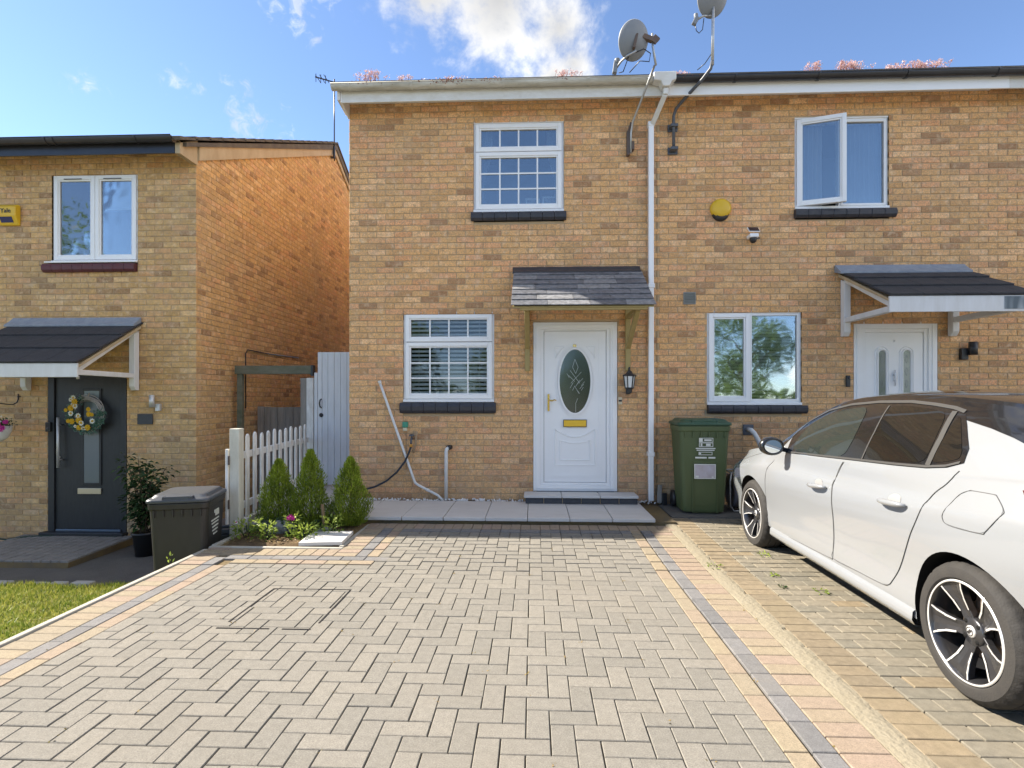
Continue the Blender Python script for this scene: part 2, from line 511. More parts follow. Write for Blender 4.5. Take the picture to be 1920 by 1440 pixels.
M_GREYWOOD = mat('weathered_grey_timber', (.36, .325, .285), 0.85, 0.2, var=0.8, vscale=14, base2=(.19, .17, .145), stretch=(1.6, 1.6, .15), bump=0.4, bscale=40)
M_MOSSWOOD = mat('mossy_timber', (.20, .19, .15), 0.9, 0.2, var=0.8, vscale=9, base2=(.09, .11, .06), stretch=(.4, 1, 1), bump=0.4, bscale=40)
M_TIMBER = mat('treated_softwood', (.40, .31, .13), 0.65, 0.35, var=0.5, vscale=16, base2=(.27, .20, .075), stretch=(1, 1, .2), bump=0.15, bscale=60)
M_BLACK = mat('black_plastic', (.018, .018, .02), 0.38, 0.5, var=0.3, vscale=9, base2=(.045, .045, .048))
M_GUTTER_BLACK = mat('gutter_black', (.020, .020, .024), 0.3, 0.5, var=0.4, vscale=6, base2=(.05, .05, .055))
M_CREAM = mat('cream_boards', (.50, .40, .26), 0.7, 0.3, var=0.6, vscale=7, base2=(.33, .24, .14), stretch=(1, 1, .4))
M_TILE = mat('concrete_roof_tile', (.10, .085, .075), 0.9, 0.3, var=0.7, vscale=7, base2=(.19, .16, .12), bump=0.5, bscale=70)
M_DARKTILE = mat('dark_canopy_tile', (.036, .037, .043), 0.8, 0.35, var=0.45, vscale=11, base2=(.075, .075, .08), bump=0.5, bscale=70, stretch=(1, 1, 1))
M_SLATE = toned('canopy_slate', [(0, (.12, .125, .14)), (.5, (.18, .185, .20)), (1, (.30, .295, .295))], 0.42, mottle=0.4, mscale=22, bump=0.5, bscale=60,
                stain=(.24, .24, .25), stain_scale=5, stain_amt=0.35)
M_LEAD = mat('lead_flashing', (.20, .235, .29), 0.5, 0.4, var=0.7, vscale=12, base2=(.34, .37, .41), bump=0.3, bscale=30)
M_SILL_DARK = mat('sill_charcoal', (.030, .032, .042), 0.45, 0.45, var=0.5, vscale=14, base2=(.07, .062, .065), bump=0.2, bscale=50)
M_SILL_RED = mat('sill_red', (.115, .022, .026), 0.5, 0.45, var=0.6, vscale=14, base2=(.065, .045, .055), bump=0.2, bscale=50)
M_GLASS = glass_mat('window_glass', base=0.20, rough=0.03)
M_GLASS_DOOR = glass_mat('obscure_glass', tint=(.45, .50, .50), base=0.12, rough=0.12)
M_ROOM = mat('room_plaster', (.20, .20, .20), 0.9, 0.2)
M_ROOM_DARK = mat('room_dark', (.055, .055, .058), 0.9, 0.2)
M_ANTHRA = mat('anthracite_grain', (.017, .018, .021), 0.45, 0.45, var=0.35, vscale=30, base2=(.042, .042, .045), stretch=(1, 1, .2), bump=0.08, bscale=70)
M_STEEL = mat('brushed_steel', (.62, .62, .62), 0.5, 0.5, metal=0.6)
M_GALV = mat('galvanised_steel', (.44, .45, .46), 0.42, 0.5, metal=0.75, var=0.4, vscale=12, base2=(.30, .29, .27))
M_GREYMETAL = mat('painted_grey_metal', (.075, .083, .10), 0.45, 0.5, var=0.4, vscale=12, base2=(.13, .135, .15))
M_RUST = mat('rusty_bracket', (.10, .085, .08), 0.7, 0.3, var=0.8, vscale=14, base2=(.16, .10, .07))
M_GOLD = mat('polished_brass', (.72, .47, .11), 0.22, 0.5, metal=1.0)
M_BRASS_YEL = mat('brass_letter_plate', (.76, .48, .05), 0.42, 0.5, metal=0.6)
M_SLAB = mat('riven_slab', (.60, .58, .56), 0.85, 0.3, var=0.5, vscale=5, base2=(.48, .46, .43), bump=0.5, bscale=18, stretch=(.6, 1.6, 1), speck=0.06)
M_ENGBRICK = mat('blue_engineering_brick', (.045, .048, .058), 0.6, 0.4, var=0.5, vscale=16, base2=(.09, .088, .09), bump=0.3)
M_CONC = mat('concrete_edging', (.43, .41, .36), 0.9, 0.2, var=0.6, vscale=7, base2=(.28, .26, .22), bump=0.4, bscale=70)
M_HAUNCH = mat('mortar_haunch', (.26, .228, .17), 0.95, 0.2, var=0.6, vscale=6, base2=(.25, .215, .15), bump=0.9, bscale=40, speck=0.12)
M_ASPHALT = mat('old_asphalt', (.14, .135, .125), 0.95, 0.25, var=0.7, vscale=2.5, base2=(.09, .088, .083), bump=0.7, bscale=130, speck=0.25)
M_COBBLE = mat('grey_sett', (.25, .24, .225), 0.9, 0.3, var=0.7, vscale=8, base2=(.15, .145, .14), bump=0.5, bscale=80, speck=0.15)
M_SOIL = mat('garden_soil', (.075, .05, .03), 0.95, 0.2, var=0.8, vscale=14, base2=(.17, .115, .06), bump=1.0, bscale=60)
M_PEBBLE = mat('white_pebbles', (.84, .83, .81), 0.7, 0.3, var=0.5, vscale=25, base2=(.62, .61, .61))
M_ROCK = mat('grey_rock', (.19, .195, .205), 0.85, 0.3, var=0.7, vscale=16, base2=(.31, .31, .31), bump=0.6, bscale=40)
M_STONE = mat('pale_stone', (.47, .46, .43), 0.9, 0.2, var=0.5, vscale=9, base2=(.36, .34, .30), bump=0.4)
M_LAWN = mat('lawn_earth', (.15, .17, .04), 0.95, 0.1, var=0.8, vscale=4, base2=(.13, .115, .04), bump=0.6, bscale=60)
M_ROAD = mat('far_ground', (.17, .165, .15), 0.95, 0.2, var=0.6, vscale=0.7, base2=(.15, .145, .13))
M_GRASS = leaf_mat('grass_blade', (.085, .15, .014), (.36, .35, .075), scale=3.2)
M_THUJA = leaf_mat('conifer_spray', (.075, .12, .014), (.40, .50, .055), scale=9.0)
M_LEAF = leaf_mat('tree_leaf', (.09, .15, .03), (.22, .32, .06), scale=0.7, trans=.5)
M_GLASS_LOW = glass_mat('window_glass_uncoated', tint=(.93, .95, .95), base=0.0)
M_SHRUB = leaf_mat('shrub_leaf', (.018, .045, .018), (.055, .10, .03), scale=8.0, trans=0.2)
M_BRIGHTLEAF = leaf_mat('bedding_leaf', (.14, .22, .03), (.36, .44, .08), scale=9.0)
M_BARK = mat('bark', (.10, .075, .05), 0.95, 0.2, var=0.6, vscale=10, stretch=(1, 1, .2), bump=0.6)
M_STAKE = mat('stake_wood', (.27, .19, .11), 0.85, 0.2, var=0.6, vscale=20, stretch=(1, 1, .2))
M_SEDUM = leaf_mat('sedum_flower', (.62, .36, .34), (.85, .66, .62), scale=12.0, trans=0.3)
M_SEDUM_RED = leaf_mat('sedum_leaf', (.17, .035, .02), (.28, .09, .03), scale=12.0, trans=0.2)
M_PINK = mat('magenta_petal', (.42, .015, .19), 0.6, 0.3, var=0.5, vscale=40, base2=(.62, .05, .34))
M_YELLOW = mat('yellow_petal', (.66, .42, .02), 0.6, 0.3, var=0.5, vscale=60, base2=(.60, .27, .01))
M_WHITEPET = mat('white_petal', (.72, .72, .66), 0.6, 0.3)
M_TWIG = mat('grey_twig', (.52, .48, .46), 0.8, 0.3, var=0.6, vscale=60, base2=(.20, .18, .17))
M_ALARM_YEL = mat('alarm_yellow', (.72, .45, .02), 0.35, 0.5, var=0.25, vscale=9, base2=(.55, .33, .02))
M_ALARM_BLUE = mat('alarm_blue_lens', (.01, .018, .10), 0.15, 0.6)
M_BIN_GREEN = mat('bin_green', (.072, .10, .040), 0.5, 0.45, var=0.5, vscale=4, base2=(.10, .125, .05), stretch=(1, 1, .4), bump=0.08, bscale=200)
M_BIN_LID = mat('bin_lid_green', (.035, .085, .05), 0.45, 0.45, var=0.4, vscale=6, base2=(.06, .10, .06))
M_BIN_DARK = mat('bin_charcoal', (.030, .027, .025), 0.42, 0.45, var=0.5, vscale=5, base2=(.05, .045, .04), stretch=(1, 1, .4), bump=.06, bscale=160)
M_BIN_DLID = mat('bin_lid_charcoal', (.055, .062, .075), 0.35, 0.5, var=0.4, vscale=6, base2=(.085, .09, .10))
M_PRINT = mat('white_print', (.66, .67, .62), 0.6, 0.3)
M_LABEL = mat('pinkish_label', (.40, .34, .35), 0.5, 0.4, var=0.8, vscale=12, base2=(.52, .50, .55))
M_WATER_PIPE = mat('waste_pipe_white', (.70, .70, .68), 0.4, 0.4, var=0.3, vscale=10, base2=(.52, .50, .46))
M_HOSE = mat('hose_dark', (.022, .03, .042), 0.5, 0.4)
M_HOSE_GREEN = mat('hose_green', (.02, .045, .03), 0.5, 0.4)
M_HOSE_GREY = mat('hose_grey', (.16, .15, .17), 0.5, 0.4, var=0.6, vscale=60, base2=(.07, .065, .075))
M_GREENBOX = mat('green_plastic', (.06, .26, .17), 0.5, 0.4)
M_CREAMPLAS = mat('cream_plastic', (.60, .52, .36), 0.5, 0.4)
M_ORANGE = mat('orange_plastic', (.55, .26, .04), 0.5, 0.4)
M_FRAY = mat('frayed_lagging', (.45, .32, .20), 0.9, 0.2)
M_LAMP_GLASS = mat('lamp_frosted', (.72, .73, .72), 0.25, 0.5)
M_DISH = mat('dish_grey', (.20, .215, .235), 0.5, 0.45, var=0.3, vscale=10, base2=(.27, .27, .27))
M_SOLAR = mat('solar_panel', (.012, .012, .03), 0.15, 0.6)
M_VENT = mat('vent_grey', (.24, .25, .235), 0.6, 0.4)
M_SCREEN = mat('slate_plaque', (.055, .058, .064), 0.5, 0.4, var=0.4, vscale=20)
M_CURTAIN = mat('net_curtain', (.42, .43, .46), 0.9, 0.1, var=0.4, vscale=16, base2=(.28, .30, .35), stretch=(2.5, 1, .1))
M_BLIND = mat('blind_slat', (.86, .86, .84), 0.6, 0.3)
M_WARM = mat('warm_wall_beyond', (.55, .47, .34), 0.9, 0.1)
M_PHOTO = mat('photo_print', (.22, .20, .19), 0.5, 0.4, var=0.9, vscale=25, base2=(.42, .36, .32))
M_TERRA = mat('vent_clay', (.12, .075, .055), 0.8, 0.3, var=0.6, vscale=12)

# ------------------------------------------------------------------ blocks: bricks, pavers, setts
CAMP = Vector(cam.location)
TONES = [(k + 0.5) / 24 for k in range(24)]
BLOCK_CACHE = {}
FACES9 = [(0, 1, 5, 4), (1, 2, 6, 5), (2, 3, 7, 6), (3, 0, 4, 7), (4, 5, 9, 8), (5, 6, 10, 9), (6, 7, 11, 10), (7, 4, 8, 11), (8, 9, 10, 11)]


def block_verts(a, b, d, ch):
    """open-backed chamfered block: a long, b wide, face at c=0, back at c=-d"""
    A, B = a / 2, b / 2
    rect = lambda p, q, c: [(-p, -q, c), (p, -q, c), (p, q, c), (-p, q, c)]
    return rect(A, B, -d) + rect(A, B, -ch) + rect(A - ch, B - ch, 0)


def block_mesh(name, a, b, d, ch, basis, mat_, tone_i):
    key = (name, round(a, 3), round(b, 3), round(d, 3), basis, mat_.name, tone_i)
    if key in BLOCK_CACHE: return BLOCK_CACHE[key]
    ea, eb, ec = [Vector(v) for v in basis]
    me = bpy.data.meshes.new(name)
    me.from_pydata([ea * p + eb * q + ec * c for p, q, c in block_verts(a, b, d, ch)], [], FACES9)
    me.materials.append(mat_)
    at = me.attributes.new('tone', 'FLOAT', 'FACE')
    at.data.foreach_set('value', [TONES[tone_i]] * 9)
    me.update()
    BLOCK_CACHE[key] = me
    return me


def lay_blocks(name, blocks, basis, parent, d, ch, limit=300, visible=None):
    """blocks: (centre of the face, a, b, material, tone index). The ones that show largest become
    single objects that share meshes; the rest are joined into one stuff mesh per material."""
    ea, eb, ec = [Vector(v) for v in basis]
    order = sorted(blocks, key=lambda q: (Vector(q[0]) - CAMP).length if (visible is None or visible(q[0])) else 1e6)
    off = origin(parent)
    singles, rest = order[:limit], order[limit:]
    for c, a, b, mt, t in singles:
        o = bpy.data.objects.new(name, block_mesh(name, a, b, d, ch, basis, mt, t))
        COL.objects.link(o); o.parent = parent
        o.location = Vector(c) - off
    bymat = {}
    for q in rest: bymat.setdefault(q[3], []).append(q)
    for mt, L_ in bymat.items():
        n = len(L_)
        T = np.empty((n, 12, 3), np.float32)
        tone = np.empty((n, 9), np.float32)
        EA, EB, EC = np.array(ea), np.array(eb), np.array(ec)
        for k, (c, a, b, _, t) in enumerate(L_):
            bv = np.array(block_verts(a, b, d, ch), np.float32)
            T[k] = bv[:, :1] * EA + bv[:, 1:2] * EB + bv[:, 2:] * EC + np.array(Vector(c) - off)
            tone[k] = TONES[t]
        F = (np.array(FACES9, np.int32)[None] + (np.arange(n, dtype=np.int32) * 12)[:, None, None]).reshape(-1, 4)
        me = bpy.data.meshes.new(name + '_field')
        me.vertices.add(n * 12); me.vertices.foreach_set('co', T.ravel())
        me.loops.add(len(F) * 4); me.loops.foreach_set('vertex_index', F.ravel())
        me.polygons.add(len(F)); me.polygons.foreach_set('loop_start', np.arange(len(F), dtype=np.int32) * 4)
        me.polygons.foreach_set('use_smooth', np.zeros(len(F), bool))
        me.materials.append(mt)
        me.update(calc_edges=True); me.validate()
        at = me.attributes.new('tone', 'FLOAT', 'FACE'); at.data.foreach_set('value', tone.ravel())
        o = bpy.data.objects.new(name + '_field', me); COL.objects.link(o); o.parent = parent
        stuff(o)


BASIS_FRONT = ((1, 0, 0), (0, 0, 1), (0, -1, 0))      # wall facing the camera
BASIS_RIGHT = ((0, 1, 0), (0, 0, 1), (1, 0, 0))       # wall facing +X
BASIS_LEFT = ((0, -1, 0), (0, 0, 1), (-1, 0, 0))      # wall facing -X
BASIS_UP = ((1, 0, 0), (0, 1, 0), (0, 0, 1))
BASIS_UPT = ((0, 1, 0), (-1, 0, 0), (0, 0, 1))
CB, CH_ = 0.225, 0.075


def brick_tone(r):
    """mostly tan, some brown, pink, pale"""
    v = r.random()
    if v < .085: t = r.uniform(0, .14)
    elif v < .70: t = r.uniform(.2, .64)
    elif v < .90: t = r.uniform(.66, .88)
    elif v < .935: t = r.uniform(.88, .95)
    else: t = r.uniform(.96, 1.0)
    return min(23, int(t * 24))


def courses(u0, u1, z0, z1, openings, seed, ztop=None, phase=0.0):
    """running-bond bricks as (u centre, z centre, length, tone), cut round the openings (u0,u1,z0,z1)"""
    r = random.Random(seed)
    out = []
    row, z = 0, z0
    while z + 0.03 < z1:
        zc = z + CH_ / 2 - 0.005
        spans = [(u0, u1)]
        if ztop:
            ok = [u for u in np.arange(u0, u1 + 1e-6, 0.05) if ztop(u) > z + CH_ - .01]
            spans = [(ok[0], ok[-1])] if len(ok) > 2 else []
        for a, b, c, d in openings:
            if c < zc < d:
                ns = []
                for p, q in spans:
                    if b <= p or a >= q: ns.append((p, q)); continue
                    if a > p: ns.append((p, a))
                    if b < q: ns.append((b, q))
                spans = ns
        base = u0 + phase + (CB / 2 if row % 2 else 0.0)
        k0 = math.floor((u0 - base) / CB) - 1
        k1 = math.ceil((u1 - base) / CB) + 1
        for k in range(k0, k1):
            p, q = base + k * CB, base + k * CB + CB - 0.010
            for a, b in spans:
                pp, qq = max(p, a), min(q, b)
                if qq - pp > 0.03:
                    out.append(((pp + qq) / 2, zc, qq - pp, brick_tone(r)))
        z += CH_; row += 1
    return out


def rect_cells(u0, u1, z0, z1, openings):
    """rectangles that cover the wall without its openings"""
    us = sorted({u0, u1, *[v for o in openings for v in o[:2] if u0 < v < u1]})
    zs = sorted({z0, z1, *[v for o in openings for v in o[2:] if z0 < v < z1]})
    for a, b in zip(us, us[1:]):
        for c, d in zip(zs, zs[1:]):
            if not any(o[0] <= (a + b) / 2 <= o[1] and o[2] <= (c + d) / 2 <= o[3] for o in openings):
                yield a, b, c, d


def jit(r, s=0.0012):
    return r.uniform(-s, s)


def front_wall(house, x0, x1, z0, z1, Y, openings, brick, seed, thick=0.22, phase=0.0, limit=300, corner_right=False, vis=None):
    mb = MB()
    for a, b, c, d in rect_cells(x0 + .004, x1 - .004, z0, z1, openings):
        mb.box(a, b, Y + 0.007, Y + thick, c, d)
    wall = mb.build('wall', M_MORTAR, house)
    r = random.Random(seed + 5)
    bl = [((u, Y + jit(r), z), l, 0.065 + jit(r), brick, t) for u, z, l, t in courses(x0, x1, z0, z1, openings, seed, phase=phase)]
    lay_blocks('brick', bl, BASIS_FRONT, wall, 0.03, 0.004, limit, visible=vis or (lambda p: True))
    return wall


def side_wall(house, X, y0, y1, z0, zf, sign, brick, seed, limit=0):
    """gable wall in a plane of constant X, top given by zf(y); sign +1 faces +X"""
    ys = list(np.linspace(y0, y1, 13))
    ym = y0 + .03
    poly = [(ym, z0), (y1, z0)] + [(y, zf(y)) for y in reversed(ys[1:])] + [(ym, zf(ym))]
    mb = MB()
    a, b = (X - .16, X - .007) if sign > 0 else (X + .007, X + .16)
    mb.prism(poly, a, b, 'yz')
    wall = mb.build('gable_wall', M_MORTAR, house)
    r = random.Random(seed + 5)
    zmax = max(zf(y) for y in ys)
    bl = [((X + jit(r) * sign, u, z), l, 0.065 + jit(r), brick, t) for u, z, l, t in courses(y0 + .003, y1, z0, zmax, [], seed, ztop=zf)]
    lay_blocks('brick', bl, BASIS_RIGHT if sign > 0 else BASIS_LEFT, wall, 0.03, 0.004, limit,
               visible=lambda p: p[2] > 0.8 - .25 * p[1])
    return wall


# ------------------------------------------------------------------ ground
M_PALEROAD = mat('pale_bounce_road', (.33, .32, .29), 0.9, 0.2, var=0.5, vscale=1.5, base2=(.25, .24, .22), bump=0.3, bscale=60)  # unseen road surface, made pale to bounce light onto the house fronts


def gz(y):
    """the drives rise a little towards the houses"""
    return 0.03 * max(0.0, y + 2.5)


g = MB()
g.add([(-400, -400, -0.62), (400, -400, -0.62), (400, 400, -0.62), (-400, 400, -0.62)], [(0, 1, 2, 3)])
struct(g.build('ground', M_ROAD))
g = MB()
g.add([(-40, -60, -0.09), (40, -60, -0.09), (40, -8.6, -0.09), (-40, -8.6, -0.09)], [(0, 1, 2, 3)])
g.box(-40, 40, -60, -8.6, -0.61, -0.094)
struct(g.build('road', M_PALEROAD))


def bed_sheet(name, x0, x1, y0, y1, dz, mt, deep=-0.6):
    """paving bed that follows the slope of the drive, with a closed side down to the ground"""
    ys = [y0, -2.5, y1] if y0 < -2.5 < y1 else [y0, y1]
    v, f = [], []
    for y in ys:
        v += [(x0, y, gz(y) + dz), (x1, y, gz(y) + dz)]
    for i in range(len(ys) - 1):
        f.append((2 * i, 2 * i + 1, 2 * i + 3, 2 * i + 2))
    n = len(v)
    v += [(x0, y0, deep), (x0, y1, deep), (x1, y0, deep), (x1, y1, deep)]
    f.append((0, *range(2, n, 2), n + 1, n)); f.append((1, *range(3, n, 2), n + 3, n + 2))
    f.append((0, 1, n + 2, n)); f.append((n - 2, n - 1, n + 3, n + 1))
    mb = MB(); mb.add(v, f)
    return struct(mb.build(name, mt))


UNIT = 0.1
FX0, FX1 = -2.53, 0.97
FY1 = -1.36


def in_view(p):
    """inside the camera's frame (used to choose which pieces become single objects)"""
    th = cam.rotation_euler.z
    dx, dy, dz = p[0] - CAMP.x, p[1] - CAMP.y, p[2] - CAMP.z
    f = -math.sin(th) * dx + math.cos(th) * dy
    if f < 0.4: return False
    a = (math.cos(th) * dx + math.sin(th) * dy) / f
    b = dz / f
    return abs(a) < 0.97 and -0.70 < b < 0.75


drive = bed_sheet('driveway', -2.93, 1.49, -7.6, -1.0, -0.016, M_JOINT)
PL, PW, PD, PC = 0.1960, 0.0960, 0.05, 0.0032
pr = random.Random(11)


def pv(x, y, a, b, mt, rot=False, tones=(0, 23)):
    """one paver: centre, length along X, width along Y"""
    return ((x + jit(pr, .001), y + jit(pr, .001), gz(y) + jit(pr, .0016)), a, b, mt, pr.randint(*tones))


PLANTER = (-2.93, -1.745, -1.93, -1.0)      # x0,x1,y0,y1 of the bed cut out of the drive
blocks = []
# the border round the drive: soldier course outside, charcoal band, buff band, herringbone field
y = -7.6
while y < -1.97:
    blocks.append(pv(-2.83, y + .05, PL, PW, M_PAV_BUFF)); y += .1
y = -7.6
while y < -2.2:
    blocks.append(pv(-2.68, y + .1, PW, PL, M_PAV_BLUE))
    if y < -2.4: blocks.append(pv(-2.58, y + .1, PW, PL, M_PAV_BUFF))
    y += .2
x = -2.63
while x < -1.66:       # along the front of the planting bed
    blocks.append(pv(x + .05 - .1, -2.05, PW, PL, M_PAV_BUFF)); x += .1
x = -2.63
while x < -1.4:
    blocks.append(pv(x + .1, -2.2, PL, PW, M_PAV_BLUE)); x += .2
x = -2.53
while x < -1.35:
    blocks.append(pv(x + .1, -2.3, PL, PW, M_PAV_BUFF)); x += .2
y = -2.15
while y < -1.3:       # up the right side of the bed
    blocks.append(pv(-1.63, y + .05, PL, PW, M_PAV_BUFF)); y += .1
y = -2.15
while y < -1.3:
    blocks.append(pv(-1.48, y + .1, PW, PL, M_PAV_BLUE)); blocks.append(pv(-1.38, y + .1, PW, PL, M_PAV_BUFF)); y += .2
x = -1.73
while x < 1.38:       # along the front of the slab path
    blocks.append(pv(x + .05, -1.155, PW, PL, M_PAV_BUFF, tones=(10, 23))); x += .1
x = -1.33
while x < .95:
    blocks.append(pv(x + .1, -1.305, PL, PW, M_PAV_BLUE)); x += .2
y = -7.6
while y < -1.27:      # right border
    blocks.append(pv(1.28, y + .05, PL, PW, M_PAV_BUFF, tones=(6, 23)))
    y += .1
y = -7.6
while y < -1.27:
    blocks.append(pv(1.02, y + .1, PW, PL, M_PAV_BUFF, tones=(0, 16))); blocks.append(pv(1.13, y + .1, PW, PL, M_PAV_BLUE)); y += .2

NX = 35
NY = 63


def field_ok(i, j):
    """is this 10 cm cell part of the herringbone field?"""
    if not (0 <= i < NX and 0 <= j < NY): return False
    x, y = FX0 + (i + .5) * UNIT, FY1 - (j + .5) * UNIT
    if y > -2.355 and x < -1.33: return False
    return True


for j in range(-1, NY + 1):
    for i in range(-1, NX + 1):
        t = (i - j) % 4                     # j grows towards the camera
        x, y = FX0 + (i + .5) * UNIT, FY1 - (j + .5) * UNIT
        if t == 0:
            a, b = field_ok(i, j), field_ok(i + 1, j)
            if a and b: blocks.append(pv(x + .05, y, PL, PW, M_PAV_GREY))
            elif a: blocks.append(pv(x, y, PW, PW, M_PAV_GREY))
            elif b: blocks.append(pv(x + .1, y, PW, PW, M_PAV_GREY))
        elif t == 2:
            a, b = field_ok(i, j), field_ok(i, j - 1)
            if a and b: blocks.append(pv(x, y + .05, PW, PL, M_PAV_GREY))
            elif a: blocks.append(pv(x, y, PW, PW, M_PAV_GREY))
            elif b: blocks.append(pv(x, y + .1, PW, PW, M_PAV_GREY))
lay_blocks('paver', blocks, BASIS_UP, drive, PD, PC, 300, visible=in_view)

# recessed inspection cover filled with the same pavers: only its steel edges show
mb = MB()
mx0, mx1, my0, my1 = -1.87, -1.30, -3.50, -2.92
for q in ((mx0, mx0 + .012, my0, my1), (mx1 - .010, mx1, my0, my1), (mx0 + .012, mx1 - .01, my1 - .012, my1)):
    mb.box(q[0], q[1], q[2], q[3], -.02, .0025)
mb.box(mx0 - .02, mx0 + .30, my0 - .095, my0 - .083, -.02, .0025)
mb.box(mx0 + .38, mx1 - .02, my0 - .095, my0 - .083, -.02, .0025)
tag(mb.build('inspection_cover', M_BLACK), 'thin dark steel edges of a paved-in inspection cover in the driveway', 'manhole cover')

# drive edging on the lawn side, kerb of mortar between the two drives
mb = MB()
mb.box(-2.975, -2.932, -7.6, -1.98, -.55, .012)
struct(mb.build('drive_edging', M_CONC, None, bevel=.006))
mb = MB()
ys = list(np.arange(-7.6, -.95, .045))
r2 = random.Random(3)
v, f = [], []
for y in ys:
    w = r2.uniform(-.012, .02)
    h = r2.uniform(.002, .006)
    v += [(1.383, y, gz(y) - .02), (1.386 + w * .3, y, gz(y) - .003 + h * .3), (1.43, y, gz(y) + h * .6), (1.475, y, gz(y) + h * .6), (1.512 + w * 1.8, y, gz(y) - .004)]
for k in range(len(ys) - 1):
    for q in range(4): f.append((k * 5 + q, k * 5 + q + 1, k * 5 + q + 6, k * 5 + q + 5))
mb.add(v, f, smooth=False)
struct(mb.build('kerb_haunch', M_HAUNCH))

drive2 = bed_sheet('neighbour_driveway', 1.49, 7.5, -7.6, -.02, -.012, M_JOINT)
blocks = []
y = -7.6
row = 0
while y < -.75:
    for xx, wob in ((1.605, .004),):
        blocks.append(pv(xx + jit(pr, wob), y + .05, PL, PW, M_PAV_OLDBUFF))
    x = 1.71 + (.1 if row % 2 else 0)
    if row % 2: blocks.append(pv(1.758, y + .05, PW, PW, M_PAV_OLD))
    while x < 5.4:
        blocks.append(pv(x + .1, y + .05, PL, PW, M_PAV_OLDBUFF if (pr.random() < .04) else M_PAV_OLD)); x += .2
    y += .1; row += 1
lay_blocks('paver', blocks, BASIS_UP, drive2, PD, .0032, 300, visible=lambda p: in_view(p) and p[0] < 2.25 + max(0, -(p[1] + 4.6)) * 2)
mb = MB()      # bare concrete strip along the neighbour's wall
mb.box(1.53, 7.4, -.74, -.012, gz(-.6) - .06, gz(-.4) + .003)
struct(mb.build('concrete_strip', M_ASPHALT))

# left: sunken path, lawn, ramp of setts
LZ = -0.53
mb = MB()
mb.add([(-9, -2.6, LZ), (-2.98, -2.6, LZ), (-2.98, -1.2, LZ), (-2.6, -1.2, LZ), (-2.34, 12, LZ), (-9, 12, LZ)], [(0, 1, 2, 3, 4, 5)])
struct(mb.build('sunken_path', M_ASPHALT))


def lawn_z(y):
    return -.47 + max(0, min(1, (-1.62 - y) / 3.0)) * .44


def lawn_edge(x):
    """far edge of the lawn"""
    if x < -3.95: return -1.66 + .03 * math.sin(x * 3)
    return -1.66 - (x + 3.95) * .45


mb = MB()
xs = np.linspace(-9, -2.98, 25)
ts = np.linspace(0, 1, 16)
v = []
for x in xs:
    e = lawn_edge(x)
    for t in ts:
        y = e + (-7.6 - e) * t
        v.append((x, y, lawn_z(y) + .012 * math.sin(x * 7 + y * 5)))
nf = len(ts)
mb.add(v, [(i * nf + j, i * nf + j + 1, (i + 1) * nf + j + 1, (i + 1) * nf + j) for i in range(len(xs) - 1) for j in range(nf - 1)], smooth=True)
struct(mb.build('lawn', M_LAWN))
# the blades
gr = random.Random(21)
n = 52000
V = np.empty((n, 3, 3), np.float32)
tone = np.empty(n, np.float32)
for k in range(n):
    x = -2.985 - (gr.random() ** 1.2) * 4.6
    e = lawn_edge(x)
    y = e + .01 - (gr.random() ** 1.25) * 3.9
    z = lawn_z(y) + .012 * math.sin(x * 7 + y * 5)
    h = gr.uniform(.018, .045) * (1.5 if y > e - .08 else 1)
    a = gr.uniform(0, 6.28); w = gr.uniform(.0035, .0065)
    lx, ly = gr.gauss(0, .016), gr.gauss(0, .016)
    V[k] = [(x - w * math.cos(a), y - w * math.sin(a), z), (x + w * math.cos(a), y + w * math.sin(a), z), (x + lx, y + ly, z + h)]
    tone[k] = gr.random()


def tri_mesh(name, V, tone, mt, parent=None):
    n, c = V.shape[0], V.shape[1]
    me = bpy.data.meshes.new(name)
    off = origin(parent) if parent else Vector((0, 0, 0))
    me.vertices.add(n * c); me.vertices.foreach_set('co', (V - np.array(off, np.float32)).astype(np.float32).ravel())
    me.loops.add(n * c); me.loops.foreach_set('vertex_index', np.arange(n * c, dtype=np.int32))
    me.polygons.add(n); me.polygons.foreach_set('loop_start', np.arange(n, dtype=np.int32) * c)
    me.materials.append(mt); me.update(calc_edges=True)
    at = me.attributes.new('tone', 'FLOAT', 'FACE'); at.data.foreach_set('value', tone.astype(np.float32))
    o = bpy.data.objects.new(name, me); COL.objects.link(o)
    if parent: o.parent = parent
    return o


stuff(tri_mesh('grass', V, tone, M_GRASS))

# pale edging stones between lawn and path
for k, (x, l) in enumerate(((-4.95, .17), (-4.74, .15), (-4.52, .20), (-5.9, .5), (-5.45, .3))):
    mb = MB(); mb.box(x, x + l, -1.655 + .01 * (k % 2), -1.57, LZ, LZ + .085 + .008 * (k % 3))
    tag(mb.build('edging_stone', M_STONE, bevel=.012), ['middle-sized pale edging stone, leftmost of the close trio at the lawn edge', 'smallest pale edging stone, middle of the close trio at the lawn edge', 'widest pale edging stone, rightmost of the close trio at the lawn edge', 'long pale edging stone at the left end of the lawn edge', 'medium pale edging stone left of the close trio at the lawn edge'][k], 'stone', 'edging stones of the lawn')

